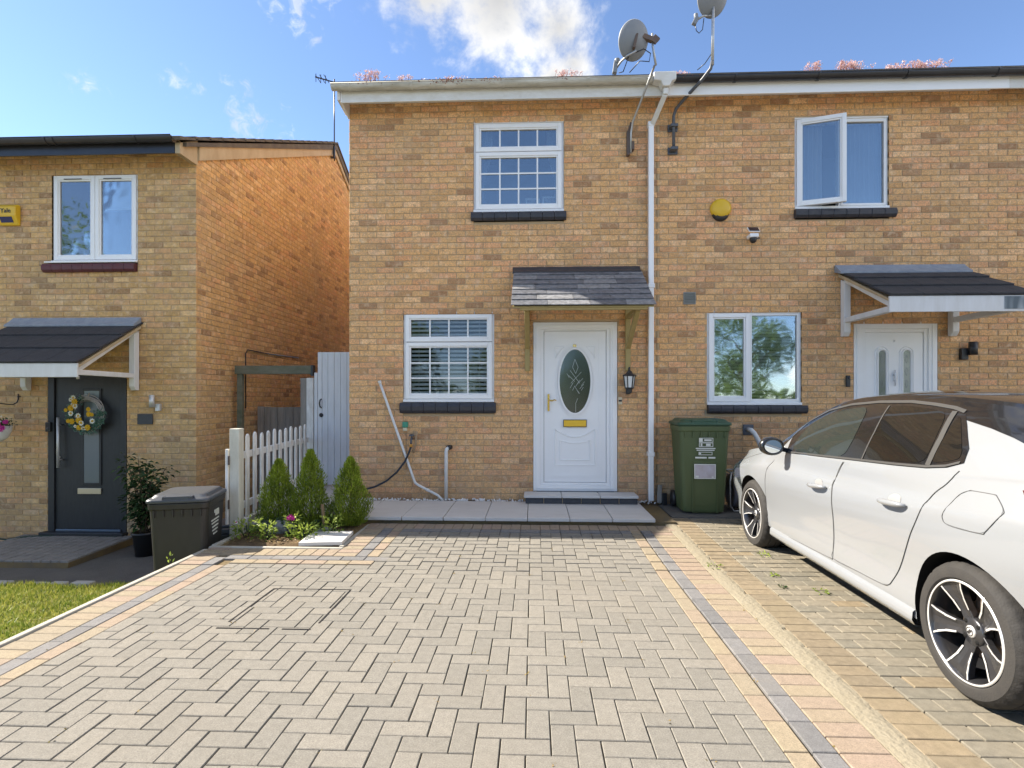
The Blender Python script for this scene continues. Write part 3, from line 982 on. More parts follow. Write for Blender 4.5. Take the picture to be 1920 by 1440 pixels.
# slab path in front of the door
SZ = 0.105
mb = MB(); mb.box(-1.95, 1.50, -1.0, -.02, -.02, SZ - .036)
mb.box(-3.05, -2.30, -.98, 1.6, -.52, SZ - .036)
path = struct(mb.build('slab_path_bed', M_JOINT))
xs = [-2.30 + .4475 * k for k in range(9)]
for k in range(8):
    x0, x1 = xs[k] + .003, min(xs[k + 1], 1.51) - .003
    mb = MB(); mb.box(x0, x1, -1.04, -.115, SZ - .036, SZ + .0015 * ((k * 7) % 3))
    mb.build('paving_slab', M_SLAB, path, bevel=.006)
for k in range(5):
    for q in range(2):
        mb = MB(); mb.box(-3.05 + .385 * q + .003, -3.05 + .385 * (q + 1) - .003, -.98 + .45 * k + .003, -.98 + .45 * (k + 1) - .003, SZ - .036, SZ + .001 * (k % 2))
        mb.build('paving_slab', M_SLAB, path, bevel=.006)
# step of three slabs on blue bricks
step = thing('door_step', 'low step of three grey slabs on blue bricks below the oval-glazed door', 'step', (.57, -.16, SZ))
mb = MB(); mb.box(-.085, 1.235, -.262, -.012, SZ + .004, SZ + .074); mb.build('step_core', M_MORTAR, step)
for k in range(6):
    mb = MB(); mb.box(-.098 + .224 * k + .004, -.098 + .224 * (k + 1) - .006, -.272, -.25, SZ + .006, SZ + .071)
    mb.build('blue_brick', M_ENGBRICK, step, bevel=.004)
for k in range(3):
    mb = MB(); mb.box(-.115 + .455 * k + .003, -.115 + .455 * (k + 1) - .003, -.30, -.014, SZ + .076, SZ + .106)
    mb.build('step_slab', M_SLAB, step, bevel=.006)
# white pebbles along the wall foot
V, T = [], []
pb = random.Random(5)
mb = MB()
for k in range(420):
    x = pb.uniform(-2.28, 1.48)
    if -.12 < x < 1.25: continue
    y = -pb.uniform(.012, .112); s = pb.uniform(.010, .019)
    m4 = Matrix.Translation((x, y, SZ - .012 + pb.uniform(0, .022))) @ Euler((pb.uniform(0, 3), pb.uniform(0, 3), pb.uniform(0, 3))).to_matrix().to_4x4() @ Matrix.Diagonal((s, s * pb.uniform(.6, 1), s * pb.uniform(.5, .8), 1))
    vs = [m4 @ Vector(q) for q in ((1, 0, 0), (-1, 0, 0), (0, 1, 0), (0, -1, 0), (0, 0, 1), (0, 0, -1), (.6, .6, .5), (-.6, -.6, .5), (.6, -.6, .5), (-.6, .6, .5))]
    mb.add(vs, [(4, 6, 9), (4, 9, 7), (4, 7, 8), (4, 8, 6), (0, 2, 6), (2, 1, 9), (1, 3, 7), (3, 0, 8), (0, 6, 8), (2, 9, 6), (1, 7, 9), (3, 8, 7), (0, 5, 2), (2, 5, 1), (1, 5, 3), (3, 5, 0)], smooth=True)
stuff(mb.build('pebbles', M_PEBBLE))
mb = MB(); mb.box(-2.3, -.12, -.113, .0, -.02, SZ - .012); mb.box(1.25, 1.5, -.113, .0, -.02, SZ - .012)
struct(mb.build('pebble_strip', M_SOIL))

# block-paved ramp before the neighbour's door
ramp = MB()
ramp.prism([(.14, LZ - .02), (.14, -.445), (-.90, -.475), (-.92, LZ - .02)], -6.75, -5.20, 'yz')
ramp = struct(ramp.build('ramp', M_JOINT))
rr = random.Random(9)
for i in range(14):
    for j in range(8):
        w = .108; d_ = .127
        x = -5.208 - (i + .5) * w
        y = .12 - (j + .5) * d_
        z = -.445 + (y - .14) * (.03 / 1.04)
        mb = MB(); c = Vector((x, y, z + .007 + rr.uniform(-.002, .002)))
        mb.obox(c, (w - .009, d_ - .009, .03), Euler((.028 + rr.uniform(-.02, .02), rr.uniform(-.02, .02), rr.uniform(-.03, .03))).to_matrix())
        mb.build('sett', M_COBBLE, ramp, bevel=.005, seg=1)

# ------------------------------------------------------------------ building elements


def sill_tiles(win, x0, x1, z0, z1, Y, mt, n):
    for k in range(n):
        a, b = x0 + (x1 - x0) * k / n, x0 + (x1 - x0) * (k + 1) / n
        h = z1 - z0
        poly = [(Y + .05, z0 + .01), (Y - .035, z0), (Y - .062, z0 + h * .25), (Y - .066, z0 + h * .6), (Y - .05, z0 + h * .92), (Y + .05, z1)]
        mb = MB(); mb.prism(poly, a + .0012, b - .0012, 'yz')
        mb.build('sill_tile', mt, win, bevel=.004, seg=1)


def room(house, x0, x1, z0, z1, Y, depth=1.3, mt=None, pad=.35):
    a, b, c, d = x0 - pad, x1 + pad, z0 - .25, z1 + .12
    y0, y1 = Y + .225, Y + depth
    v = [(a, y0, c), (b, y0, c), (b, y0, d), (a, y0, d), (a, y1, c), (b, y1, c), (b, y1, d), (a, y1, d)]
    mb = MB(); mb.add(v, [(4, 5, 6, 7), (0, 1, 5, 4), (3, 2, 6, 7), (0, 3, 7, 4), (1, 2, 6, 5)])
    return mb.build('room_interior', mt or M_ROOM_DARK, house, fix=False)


def pane(win, x0, x1, z0, z1, y, mt=None, name='pane'):
    mb = MB(); mb.box(x0, x1, y, y + .004, z0, z1)
    return mb.build(name, mt or M_GLASS, win)


def sash(win, x0, x1, z0, z1, y0, w=.062, name='sash'):
    """moulded sash bars: outer bar, sloped bead, dark gasket line"""
    mb = MB()
    mb.frame(x0, x1, z0, z1, y0, y0 + .045, w * .72)
    q = w * .72
    mb.frame(x0 + q, x1 - q, z0 + q, z1 - q, y0 + .012, y0 + .045, w * .28)
    return mb.build(name, M_UPVC, win, bevel=.004)


def window_base(house, x0, x1, z0, z1, Y, fw=.03):
    mb = MB()
    mb.frame(x0, x1, z0, z1, Y + .028, Y + .10, fw, fw, fw, fw)
    mb.box(x0 - .0, x1 + .0, Y - .012, Y + .027, z0 - .016, z0 + .016)          # projecting cill nose
    mb.box(x0, x1, Y + .012, Y + .027, z1 - .012, z1 + .012)                      # cream head trim
    return mb.build('window', M_UPVC, house, bevel=.003)


def grid_bars(win, x0, x1, z0, z1, y, cols, rows, w=.018):
    for k in range(1, cols):
        x = x0 + (x1 - x0) * k / cols
        mb = MB(); mb.box(x - w / 2, x + w / 2, y - .008, y - .001, z0, z1); mb.build('glazing_bar', M_UPVC, win)
    for k in range(1, rows):
        z = z0 + (z1 - z0) * k / rows
        mb = MB(); mb.box(x0, x1, y - .0085, y - .0015, z - w / 2, z + w / 2); mb.build('glazing_bar', M_UPVC, win)


def georgian_window(house, x0, x1, z0, z1, Y, glass=None):
    w = window_base(house, x0, x1, z0, z1, Y)
    zm = z1 - .375
    a, b = x0 + .028, x1 - .028
    sash(w, a, b, zm + .004, z1 - .028, Y + .006, .066)
    sash(w, a, b, z0 + .028, zm - .004, Y + .006, .066)
    for zz0, zz1, rows in ((zm + .070, z1 - .094, 1), (z0 + .094, zm - .070, 3)):
        pane(w, a + .064, b - .064, zz0, zz1, Y + .040, glass)
        grid_bars(w, a + .066, b - .066, zz0, zz1, Y + .040, 4, rows)
    return w


def two_light_window(house, x0, x1, z0, z1, Y, split, left_sash=True, right_sash=True, open_angle=0):
    w = window_base(house, x0, x1, z0, z1, Y, .034)
    xm = x0 + (x1 - x0) * split
    mb = MB(); mb.box(xm - .022, xm + .022, Y + .030, Y + .098, z0 + .034, z1 - .034); mb.build('mullion', M_UPVC, w, bevel=.003)
    for a, b, has, ang in ((x0 + .026, xm - .003, left_sash, open_angle), (xm + .003, x1 - .026, right_sash, 0)):
        if has:
            if ang:
                s = MB(); W, H = b - a, z1 - z0 - .05
                s.frame(0, W, 0, H, 0, .05, .048); s.frame(.048, W - .048, .048, H - .048, .012, .05, .018)
                so = s.build('open_sash', M_UPVC, w, local=True, bevel=.004)
                so.location = Vector((a, Y + .004, z0 + .025)) - origin(w); so.rotation_euler = (0, 0, -ang)
                g_ = MB(); g_.box(a + .064, b - .064, 0, .004, z0 + .089, z1 - .089)
                go = MB(); go.box(.064, W - .064, .028, .032, .064, H - .064)
                p = go.build('pane', M_GLASS, w, local=True)
                p.location = so.location; p.rotation_euler = so.rotation_euler
            else:
                sash(w, a, b, z0 + .026, z1 - .026, Y + .006, .070)
                pane(w, a + .068, b - .068, z0 + .094, z1 - .094, Y + .036)
        else:
            mb = MB(); mb.frame(a, b, z0 + .034, z1 - .034, Y + .02, Y + .06, .022 if a > x0 + .1 else .02, .022, .024, .022); mb.build('glazing_bead', M_UPVC, w, bevel=.003)
            pane(w, a + .02, b - .02, z0 + .055, z1 - .055, Y + .045)
    return w


def roof_slope(house, x0, x1, ye, ze, yr, zr, back, mt, n=17):
    """courses of interlocking tiles from eave to ridge, a plain slope behind"""
    for k in range(n):
        t0, t1 = k / n, (k + 1.12) / n
        ya, za = ye + (yr - ye) * t0, ze + (zr - ze) * t0
        yb, zb = ye + (yr - ye) * t1, ze + (zr - ze) * t1
        d = Vector((0, yr - ye, zr - ze)).normalized(); up = Vector((0, -d.z, d.y))
        lift0, lift1 = up * .042, up * .012
        A, B = Vector((0, ya, za)), Vector((0, yb, zb))
        pts = [A, A + lift0, B + lift1, B - up * .006]
        mb = MB(); mb.prism([(p.y, p.z) for p in pts], x0, x1, 'yz')
        mb.build('tile_course', mt, house)
    mb = MB(); mb.prism([(yr, zr), (yr, zr + .03), (back[0], back[1] + .03), (back[0], back[1])], x0, x1, 'yz')
    mb.prism([(ye + .14, ze + .03), (yr, zr - .02), (back[0], back[1] - .02), (back[0], back[1] - .12), (yr, zr - .14), (ye + .14, ze - .02)], x0 + .02, x1 - .02, 'yz')
    mb.build('rear_roof', mt, house)


def gutter(house, x0, x1, y, z, mt, r=.056, brackets=(), name='gutter'):
    """half-round trough with a rolled front edge and end caps"""
    n = 12
    prof = []
    for k in range(n + 1):
        a = math.pi + math.pi * k / n
        prof.append((y + r * math.cos(a), z + r * math.sin(a)))
    inner = [(y + (r - .006) * math.cos(math.pi + math.pi * k / n), z + .001 + (r - .006) * math.sin(math.pi + math.pi * k / n)) for k in range(n, -1, -1)]
    poly = prof + inner
    mb = MB()
    N = len(poly)
    v = [(x0, p, q) for p, q in poly] + [(x1, p, q) for p, q in poly]
    mb.add(v, [(i, (i + 1) % N, N + (i + 1) % N, N + i) for i in range(N)], smooth=False)
    for x in (x0, x1):
        mb.add([(x, p, q) for p, q in prof], [tuple(range(len(prof)))])
    mb.tube([(x0, y - r, z + .002), (x1, y - r, z + .002)], .006, 8)
    o = mb.build(name, mt, house)
    for bx in brackets:
        mb = MB()
        P = [(bx, y + (r + .005) * math.cos(math.pi + math.pi * k / n), z + (r + .005) * math.sin(math.pi + math.pi * k / n)) for k in range(n + 1)]
        for p, q in zip(P, P[1:]): mb.bar(p, q, .028, .006, up=(Vector(p) + Vector(q)) / 2 - Vector((bx, y, z)))
        mb.build('gutter_bracket', mt, o)
    return o


def eaves(house, x0, x1, Y, zs, zf, yf, mt, soffit_mt):
    mb = MB(); mb.box(x0, x1, yf, yf + .02, zs - .012, zf); f = mb.build('fascia', mt, house, bevel=.003)
    mb = MB(); mb.box(x0 + .003, x1 - .003, yf + .021, Y - .003, zf - .012, zf); mb.build('soffit', soffit_mt, house)
    return f


# ------------------------------------------------------------------ centre house
centre = thing('terraced_house', 'end terrace house of buff brick with oval-glazed white door and slate canopy', 'house', (-.4, .1, 0))
OPC = [(-.75, .38, 3.58, 4.84), (-1.64, -.49, 1.18, 2.46), (-.005, 1.045, .20, 2.325)]
front_wall(centre, -2.33, 1.53, .03, 5.13, 0.0, OPC, M_BRICK, 101, limit=300, phase=.02, vis=in_view)
HR = 7.25
side_wall(centre, -2.33, .0, 8.9, -.5, lambda y: 4.95 + (min(y, 8.9 - y) if y < 8.9 else 0) * .50, -1, M_BRICK_L, 102, limit=0)
roof_slope(centre, -2.40, 1.53, -.36, 5.12, 4.45, 7.5, (9.3, 5.0), M_TILE)
eaves(centre, -2.32, 1.535, 0, 4.97, 5.10, -.28, M_UPVC_OLD, M_UPVC)
mb = MB()      # boxed end of the eaves and the verge board up the gable
mb.prism([(-.28, 4.962), (-.004, 4.90), (-.004, 5.14), (-.28, 5.10)], -2.338, -2.32, 'yz')
mb.build('eaves_box_end', M_UPVC, centre)
mb = MB()
mb.prism([(.0, 4.95), (4.45, 7.28), (4.45, 7.47), (-.30, 5.11), (-.30, 4.98)], -2.372, -2.34, 'yz'); mb.build('verge_board', M_UPVC_OLD, centre)
gutter(centre, -2.42, 1.395, -.345, 5.125, M_GUTTER_OLD, brackets=(-2.2, -1.45, -.35, .65), name='gutter')
w = georgian_window(centre, -.75, .38, 3.715, 4.835, 0)
sill_tiles(w, -.78, .41, 3.585, 3.70, 0, M_SILL_DARK, 8)
w = georgian_window(centre, -1.64, -.49, 1.34, 2.455, 0, M_GLASS_LOW)
sill_tiles(w, -1.675, -.465, 1.185, 1.325, 0, M_SILL_DARK, 8)
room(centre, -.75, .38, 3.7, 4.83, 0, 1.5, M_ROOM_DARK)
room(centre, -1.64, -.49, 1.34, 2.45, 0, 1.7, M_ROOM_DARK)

# the door: frame, leaf with mouldings, oval light, handle, letter plate
dw = MB()
M_BEVEL = mat('bevelled_glass', (.42, .44, .43), .1, .6)
DZ0, DZ1 = .205, 2.32
dw.frame(.0, 1.04, DZ0 + .01, DZ1, .005, .09, .085, .085, .075, .085)
dw.frame(.085, .955, DZ0 + .085, DZ1 - .085, .022, .09, .045, .045, .03, .02)
dw.frame(.03, 1.01, DZ0 + .04, DZ1 - .03, -.004, .006, .03, .03, .01, .022)
door = dw.build('door', M_UPVC, centre, bevel=.004)
OX, OZ, ORX, ORZ = .52, 1.585, .197, .402


def ellipse(cx, cz, rx, rz, n=48):
    return [(cx + rx * math.cos(2 * math.pi * k / n), cz + rz * math.sin(2 * math.pi * k / n)) for k in range(n)]


def ring_xz(mb, outer, inner, y0, y1, m=0, smooth=False):
    """raised ring between two loops of equal count (front at y0, back at y1)"""
    n = len(outer)
    v = [(x, y1, z) for x, z in outer] + [(x, y0, z) for x, z in outer] + [(x, y0, z) for x, z in inner] + [(x, y1, z) for x, z in inner]
    f = []
    for k in range(n):
        j = (k + 1) % n
        for q in range(3): f.append((q * n + k, q * n + j, (q + 1) * n + j, (q + 1) * n + k))
    mb.add(v, f, m, smooth)


LX0, LX1, LZ0, LZ1 = .135, .905, .325, 2.21
mb = MB()
# leaf panel with the oval hole
hole = ellipse(OX, OZ, ORX, ORZ)
n = len(hole)
rim = []
for k in range(n):
    a = 2 * math.pi * k / n
    c, s_ = math.cos(a), math.sin(a)
    t = min((LX1 - OX) / abs(c) if abs(c) > 1e-6 else 9e9, ((LZ1 - OZ) if s_ > 0 else (OZ - LZ0)) / abs(s_) if abs(s_) > 1e-6 else 9e9)
    rim.append((OX + c * t, OZ + s_ * t))
corner = [(LX1, LZ1), (LX0, LZ1), (LX0, LZ0), (LX1, LZ0)]
v = [(x, .036, z) for x, z in hole] + [(x, .036, z) for x, z in rim]
f = [(k, (k + 1) % n, n + (k + 1) % n, n + k) for k in range(n)]
mb.add(v, f)
for cx, cz in corner:            # fill the corners the radial rim cuts off
    for k in range(n):
        p, q = rim[k], rim[(k + 1) % n]
        on = lambda P: (abs(P[0] - cx) < 1e-6, abs(P[1] - cz) < 1e-6)
        if (on(p)[0] and on(q)[1] and not on(q)[0]) or (on(p)[1] and on(q)[0] and not on(p)[0]):
            mb.add([(p[0], .036, p[1]), (q[0], .036, q[1]), (cx, .036, cz)], [(0, 1, 2)])
mb.frame(LX0, LX1, LZ0, LZ1, .030, .037, .004)
leaf = mb.build('door_leaf', M_UPVC, door)
mb = MB()
mb.frame(.195, .845, .39, 2.16, .028, .0365, .012)                  # sunk-panel frame
mb.frame(.205, .835, .40, 2.15, .031, .0365, .022)
ring_xz(mb, ellipse(OX, OZ, ORX + .042, ORZ + .046), ellipse(OX, OZ, ORX + .028, ORZ + .032), .024, .0365)
ring_xz(mb, ellipse(OX, OZ, ORX + .018, ORZ + .018), ellipse(OX, OZ, ORX - .004, ORZ - .004), .014, .05)


def moulding(mb, pts, w=.016, y0=.024, y1=.0365, closed=True):
    P = [Vector((x, 0, z)) for x, z in pts]
    n = len(P)
    outl, inl = [], []
    for k in range(n):
        a = P[(k - 1) % n] if (closed or k) else P[k]
        b = P[(k + 1) % n] if (closed or k < n - 1) else P[k]
        t = (b - a).normalized(); nn = Vector((t.z, 0, -t.x))
        outl.append(P[k] + nn * w / 2); inl.append(P[k] - nn * w / 2)
    for k in range(n if closed else n - 1):
        j = (k + 1) % n
        v = []
        for y, s in ((y1, 1.0), (y0, .45)):
            for p, q in ((outl[k], inl[k]), (outl[j], inl[j])):
                c = (p + q) / 2
                v += [((c + (p - c) * s).x, y, (c + (p - c) * s).z), ((c + (q - c) * s).x, y, (c + (q - c) * s).z)]
        mb.add(v, [(4, 5, 7, 6), (0, 2, 6, 4), (1, 3, 7, 5), (0, 1, 5, 4), (2, 3, 7, 6)])


def dished(x0, x1, z0, z1, dip, n=14):
    """panel outline whose top edge sags in a curve"""
    top = [(x1 - (x1 - x0) * k / n, z1 - dip * math.sin(math.pi * k / n)) for k in range(n + 1)]
    return [(x0, z0), (x1, z0)] + top


moulding(mb, dished(.27, .77, .535, .985, .10), .018)
moulding(mb, dished(.335, .705, .60, .845, .035), .014)
for sx in (-1, 1):
    moulding(mb, [(OX + sx * .245, 2.015), (OX + sx * .135, 2.015), (OX + sx * .20, 1.95), (OX + sx * .245, 1.87)], .012)
mb.build('door_moulding', M_UPVC, door)
mb = MB(); mb.add([(x, .044, z) for x, z in ellipse(OX, OZ, ORX - .003, ORZ - .003)], [tuple(range(48))])
op = mb.build('oval_pane', M_GLASS_DOOR, door)
mb = MB()        # bevelled-glass tulip pattern, leaded on the pane
GL = [((.52, 1.86), (.49, 1.76)), ((.52, 1.86), (.56, 1.76)), ((.49, 1.76), (.53, 1.68)), ((.56, 1.76), (.53, 1.68)), ((.46, 1.72), (.58, 1.56)), ((.60, 1.70), (.47, 1.56)),
      ((.44, 1.66), (.52, 1.58)), ((.62, 1.62), (.55, 1.55)), ((.53, 1.52), (.58, 1.60)), ((.46, 1.50), (.50, 1.57)), ((.49, 1.47), (.52, 1.53)), ((.55, 1.47), (.58, 1.43)),
      ((.52, 1.52), (.57, 1.43)), ((.58, 1.49), (.63, 1.55)), ((.555, 1.37), (.53, 1.31)), ((.53, 1.31), (.53, 1.20)), ((.64, 1.58), (.60, 1.53)), ((.42, 1.68), (.45, 1.63)), ((.60, 1.47), (.625, 1.51))]
for (a, b), (c, d) in GL:
    mb = MB(); mb.bar((a, .041, b), (c, .041, d), .005, .007, up=(0, 1, 0)); mb.build('glass_bevel', M_BEVEL, door)
mb = MB(); mb.frame(.375, .665, 1.012, 1.105, .018, .034, .006); mb.build('letter_frame', M_BLACK, door)
mb = MB(); mb.box(.382, .658, .016, .033, 1.019, 1.098); mb.build('letter_plate', M_BRASS_YEL, door, bevel=.003)
mb = MB()
mb.box(.178, .202, .014, .030, 1.21, 1.425)
mb.tube([(.19, .016, 1.345), (.19, -.03, 1.345), (.20, -.042, 1.345), (.235, -.046, 1.342), (.262, -.046, 1.352), (.285, -.046, 1.345)], [.008, .008, .009, .010, .009, .006], 10)
mb.lathe([(.0, 0), (.008, 0), (.008, .012), (0, .012)], 12, Matrix.Translation((.19, .016, 1.255)) @ Matrix.Rotation(R(90), 4, 'X'))
mb.build('door_handle', M_GOLD, door, bevel=.003)
mb = MB(); mb.box(.497, .513, .022, .031, 2.012, 2.045); mb.box(.519, .535, .022, .031, 2.012, 2.045); mb.build('door_number', M_GOLD, door, bevel=.003)
mb = MB(); mb.box(.04, 1.0, -.03, .08, DZ0 + .0, DZ0 + .012); mb.build('threshold', M_GREYMETAL, door)
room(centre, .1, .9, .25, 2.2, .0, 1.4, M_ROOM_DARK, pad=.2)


# canopies
def slate_canopy(house):
    x0, x1, yb, zb, yf, zf = -.245, 1.325, -.02, 2.955, -.87, 2.375
    d = Vector((0, yb - yf, zb - zf)); Ln = d.length; d.normalize(); up = Vector((0, -d.z, d.y))
    mb = MB()
    mb.prism([(yb, zb - .012), (yf + .012, zf - .002), (yf + .012, zf - .016), (yb, zb - .03)], x0 + .02, x1 - .02, 'yz')
    can = mb.build('canopy', M_TIMBER, house)
    rows = 7
    r = random.Random(4)
    bl = []
    basis = ((1, 0, 0), tuple(d), tuple(up))
    h = Ln / rows
    tilt = .0
    for k in range(rows):
        u = x0
        first = True
        while u < x1 - .01:
            l = (.26 if (first and k % 2) else .44) * r.uniform(.85, 1.12)
            e = min(u + l, x1)
            if x1 - e < .12: e = x1
            c = Vector(((u + e) / 2, yf, zf)) + d * (h * (k + .5)) + up * (.006 + .003 * (rows - k) / rows)
            bl.append((c, e - u - .003, h + .018, M_SLATE, r.randint(0, 23)))
            u = e; first = False
    # every slate tips up over the one below it
    for q, (c, a, b, mt, t) in enumerate(bl):
        me = block_mesh('slate', a, b, .008, .0015, basis, mt, t)
        o = bpy.data.objects.new('slate', me); COL.objects.link(o); o.parent = can
        o.location = Vector(c) + up * .006 - origin(can)
        o.rotation_euler = (-.085 + r.uniform(-.012, .012), r.uniform(-.003, .003), r.uniform(-.006, .006))
    mb = MB(); mb.prism([(-.004, zb + .045), (-.02, zb + .05), (-.06, zb + .006), (-.105, zb - .026), (-.10, zb - .05), (-.004, zb - .01)], x0 - .01, x1 - .012, 'yz')
    mb.build('flashing', M_SILL_DARK, can)
    # timber gallows brackets
    for bx in (-.105, 1.135):
        mb = MB()
        mb.box(bx, bx + .062, -.052, -.006, 1.71, 2.90)
        br = mb.build('bracket', M_TIMBER, can, bevel=.006)
        mb = MB(); mb.bar((bx + .031, -.05, 2.0), (bx + .031, -.66, 2.36), .055, .05); mb.build('bracket_brace', M_TIMBER, can, bevel=.005)
        mb = MB(); mb.bar((bx + .031, -.053, 2.372), (bx + .031, -.80, 2.372), .056, .05); mb.build('bracket_arm', M_TIMBER, can, bevel=.005)
    mb = MB(); mb.box(x0 + .10, x1 - .09, -.845, -.80, 2.335, 2.378); mb.build('front_rail', M_TIMBER, can, bevel=.004)
    return can


slate_canopy(centre)


def tile_canopy(house, x0, x1, yb, zb, yf, zf, fh, posts, arm_z):
    """three courses of dark tiles, lead flashing, white board in front, white gallows brackets"""
    d = Vector((0, yb - yf, zb - zf)); Ln = d.length; d.normalize(); up = Vector((0, -d.z, d.y))
    mb = MB()
    mb.prism([(yb, zb - .02), (yf + .02, zf - .02), (yf + .02, zf - .05), (yb, zb - .06)], x0 + .012, x1 - .012, 'yz')
    can = mb.build('canopy', M_CREAM, house)
    n = 3
    h = Ln / n
    r = random.Random(int(x0 * 10) + 50)
    for k in range(n):
        u = x0; first = True
        while u < x1 - .01:
            l = .20 if (first and k % 2) else .34
            e = min(u + l, x1); first = False
            a = Vector((0, yf, zf)) + d * (h * k - .012); b = Vector((0, yf, zf)) + d * (h * (k + 1) + .03)
            pts = [a + up * .008, a + up * .034, b + up * .012, b - up * .004]
            mb = MB(); mb.prism([(p.y, p.z) for p in pts], u + .0015, e - .0015, 'yz')
            mb.build('canopy_tile', M_DARKTILE, can, bevel=.004, seg=1)
            u = e
    mb = MB(); mb.prism([(yb + .015, zb + .085), (yb, zb + .088), (yb - .06, zb + .03), (yb - .13, zb - .02), (yb - .125, zb - .045), (yb + .015, zb)], x0 - .03, x1 - .02, 'yz')
    mb.build('flashing', M_LEAD, can, bevel=.004)
    mb = MB(); mb.box(x0 + .004, x1 - .004, yf - .004, yf + .018, zf - fh, zf + .002); mb.build('front_board', M_WHITE_WOOD, can, bevel=.004)
    for bx in posts:
        mb = MB()
        pz0 = arm_z - .19
        mb.prism([(yb, zb - .09), (yb - .085, zb - .13), (yb - .085, pz0 + .05), (yb - .05, pz0), (yb, pz0)], bx, bx + .075, 'yz')
        mb.build('bracket', M_WHITE_WOOD, can, bevel=.005)
        mb = MB(); mb.bar((bx + .037, yb - .087, arm_z), (bx + .037, yf + .02, arm_z + .004), .07, .06); mb.build('bracket_arm', M_WHITE_WOOD, can, bevel=.005)
        mb = MB(); mb.bar((bx + .037, yb - .06, zb - .105), (bx + .037, yf + .06, zf - .075), .06, .05); mb.build('bracket_rafter', M_WHITE_WOOD, can, bevel=.005)
        mb = MB(); mb.prism([(yb - .01, zb - .065), (yf + .03, zf - .052), (yf + .03, zf - .024), (yb - .01, zb - .022)], bx - .004 if bx < (x0 + x1) / 2 else bx + .055, bx + .02 if bx < (x0 + x1) / 2 else bx + .079, 'yz')
        mb.build('mortar_verge', M_CREAM, can)
    return can


# ------------------------------------------------------------------ right-hand house
right = thing('terraced_house', 'buff brick house with twin-arched white door and wide black-tiled canopy behind the car', 'house', (4.3, .1, 0))
OPR = [(3.20, 4.325, 3.56, 4.815), (2.14, 3.285, 1.18, 2.45), (3.905, 4.905, .15, 2.31)]
front_wall(right, 1.53, 7.6, .03, 5.13, 0.0, OPR, M_BRICK, 201, limit=300, phase=.03, vis=in_view)
roof_slope(right, 1.53, 7.7, -.36, 5.12, 4.45, 7.5, (9.3, 5.0), M_TILE)
eaves(right, 1.536, 5.50, 0, 4.97, 5.10, -.283, M_UPVC, M_UPVC)
mb = MB(); mb.box(5.504, 7.6, -.279, -.26, 4.958, 5.10); mb.build('fascia', M_UPVC_OLD, right, bevel=.003)
gutter(right, 1.515, 7.65, -.345, 5.125, M_GUTTER_BLACK, brackets=(1.56, 2.35, 3.3, 4.3, 5.3), name='gutter')
w = two_light_window(right, 3.20, 4.325, 3.70, 4.81, 0, .5, True, False, open_angle=R(17))
sill_tiles(w, 3.185, 4.39, 3.57, 3.685, 0, M_SILL_DARK, 8)
w = two_light_window(right, 2.14, 3.285, 1.305, 2.445, 0, .46, True, False)
sill_tiles(w, 2.14, 3.335, 1.185, 1.29, 0, M_SILL_DARK, 8)
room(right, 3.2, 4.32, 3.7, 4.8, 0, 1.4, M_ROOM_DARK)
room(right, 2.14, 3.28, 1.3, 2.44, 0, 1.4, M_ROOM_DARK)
dw = MB()
dw.frame(3.91, 4.90, .17, 2.305, .005, .09, .10, .10, .06, .085)
dw.frame(4.01, 4.80, .23, 2.22, .022, .09, .045, .045, .03, .04)
dw.frame(3.94, 4.87, .2, 2.275, -.004, .006, .035, .035, .01, .025)
rdoor = dw.build('door', M_UPVC, right, bevel=.004)


def arch_poly(cx, w, z0, z1, n=12):
    """tall light with a round head"""
    r = w / 2
    return [(cx - r, z0), (cx + r, z0)] + [(cx + r * math.cos(math.pi * k / n), z1 - r + r * math.sin(math.pi * k / n)) for k in range(n + 1)]


mb = MB(); mb.box(4.06, 4.75, .034, .06, .265, 2.175)
mb.build('door_leaf', M_UPVC, rdoor, bevel=.003)
mb = MB()
for cx in (4.262, 4.555):
    moulding(mb, arch_poly(cx, .155, .95, 2.0), .016, .022, .0345)
    moulding(mb, arch_poly(cx, .105, 1.0, 1.965), .020, .018, .0345)
moulding(mb, [(4.15, .35), (4.66, .35), (4.66, .85), (4.15, .85)], .02, .022, .0345)
mb.build('door_moulding', M_UPVC, rdoor)
for cx in (4.262, 4.555):
    P = arch_poly(cx, .09, 1.01, 1.955)
    mb = MB(); mb.add([(x, .0335, z) for x, z in P], [tuple(range(len(P)))])
    pn = mb.build('arched_pane', M_GLASS_DOOR, rdoor)
    mb = MB()
    z = 1.1
    while z < 1.85:
        mb = MB()
        for a, b in (((-.02, 0), (0, .05)), ((.02, 0), (0, .05)), ((-.02, 0), (0, -.05)), ((.02, 0), (0, -.05))):
            mb.bar((cx + a[0], .0315, z + a[1]), (cx + b[0], .0315, z + b[1]), .003, .005, up=(0, 1, 0))
        mb.build('glass_bevel', M_BEVEL, rdoor); z += .15
    mb = MB(); mb.add([(x, .0345 - .0, z) for x, z in P], [tuple(range(len(P)))])
mb = MB()        # knocker
for prof, zz in (([(.0, 0), (.014, .0), (.018, .012), (.008, .02), (0, .02)], 1.66), ([(.0, 0), (.009, .0), (.012, .012), (0, .02)], 1.59)):
    mb.lathe(prof, 14, Matrix.Translation((4.408, .033, zz)) @ Matrix.Rotation(R(90), 4, 'X'))
mb.tube([(4.408, .02, 1.72), (4.408, .012, 1.685), (4.408, .008, 1.63), (4.408, .012, 1.56), (4.408, .02, 1.52)], [.004, .010, .013, .009, .004], 10)
mb.build('door_knocker', M_STEEL, rdoor)
mb = MB(); mb.box(4.40, 4.415, .024, .034, 2.06, 2.085); mb.build('door_number', M_STEEL, rdoor, bevel=.002)
tile_canopy(right, 3.70, 5.22, -.02, 2.905, -.97, 2.435, .165, (3.735, 5.00), 2.31)
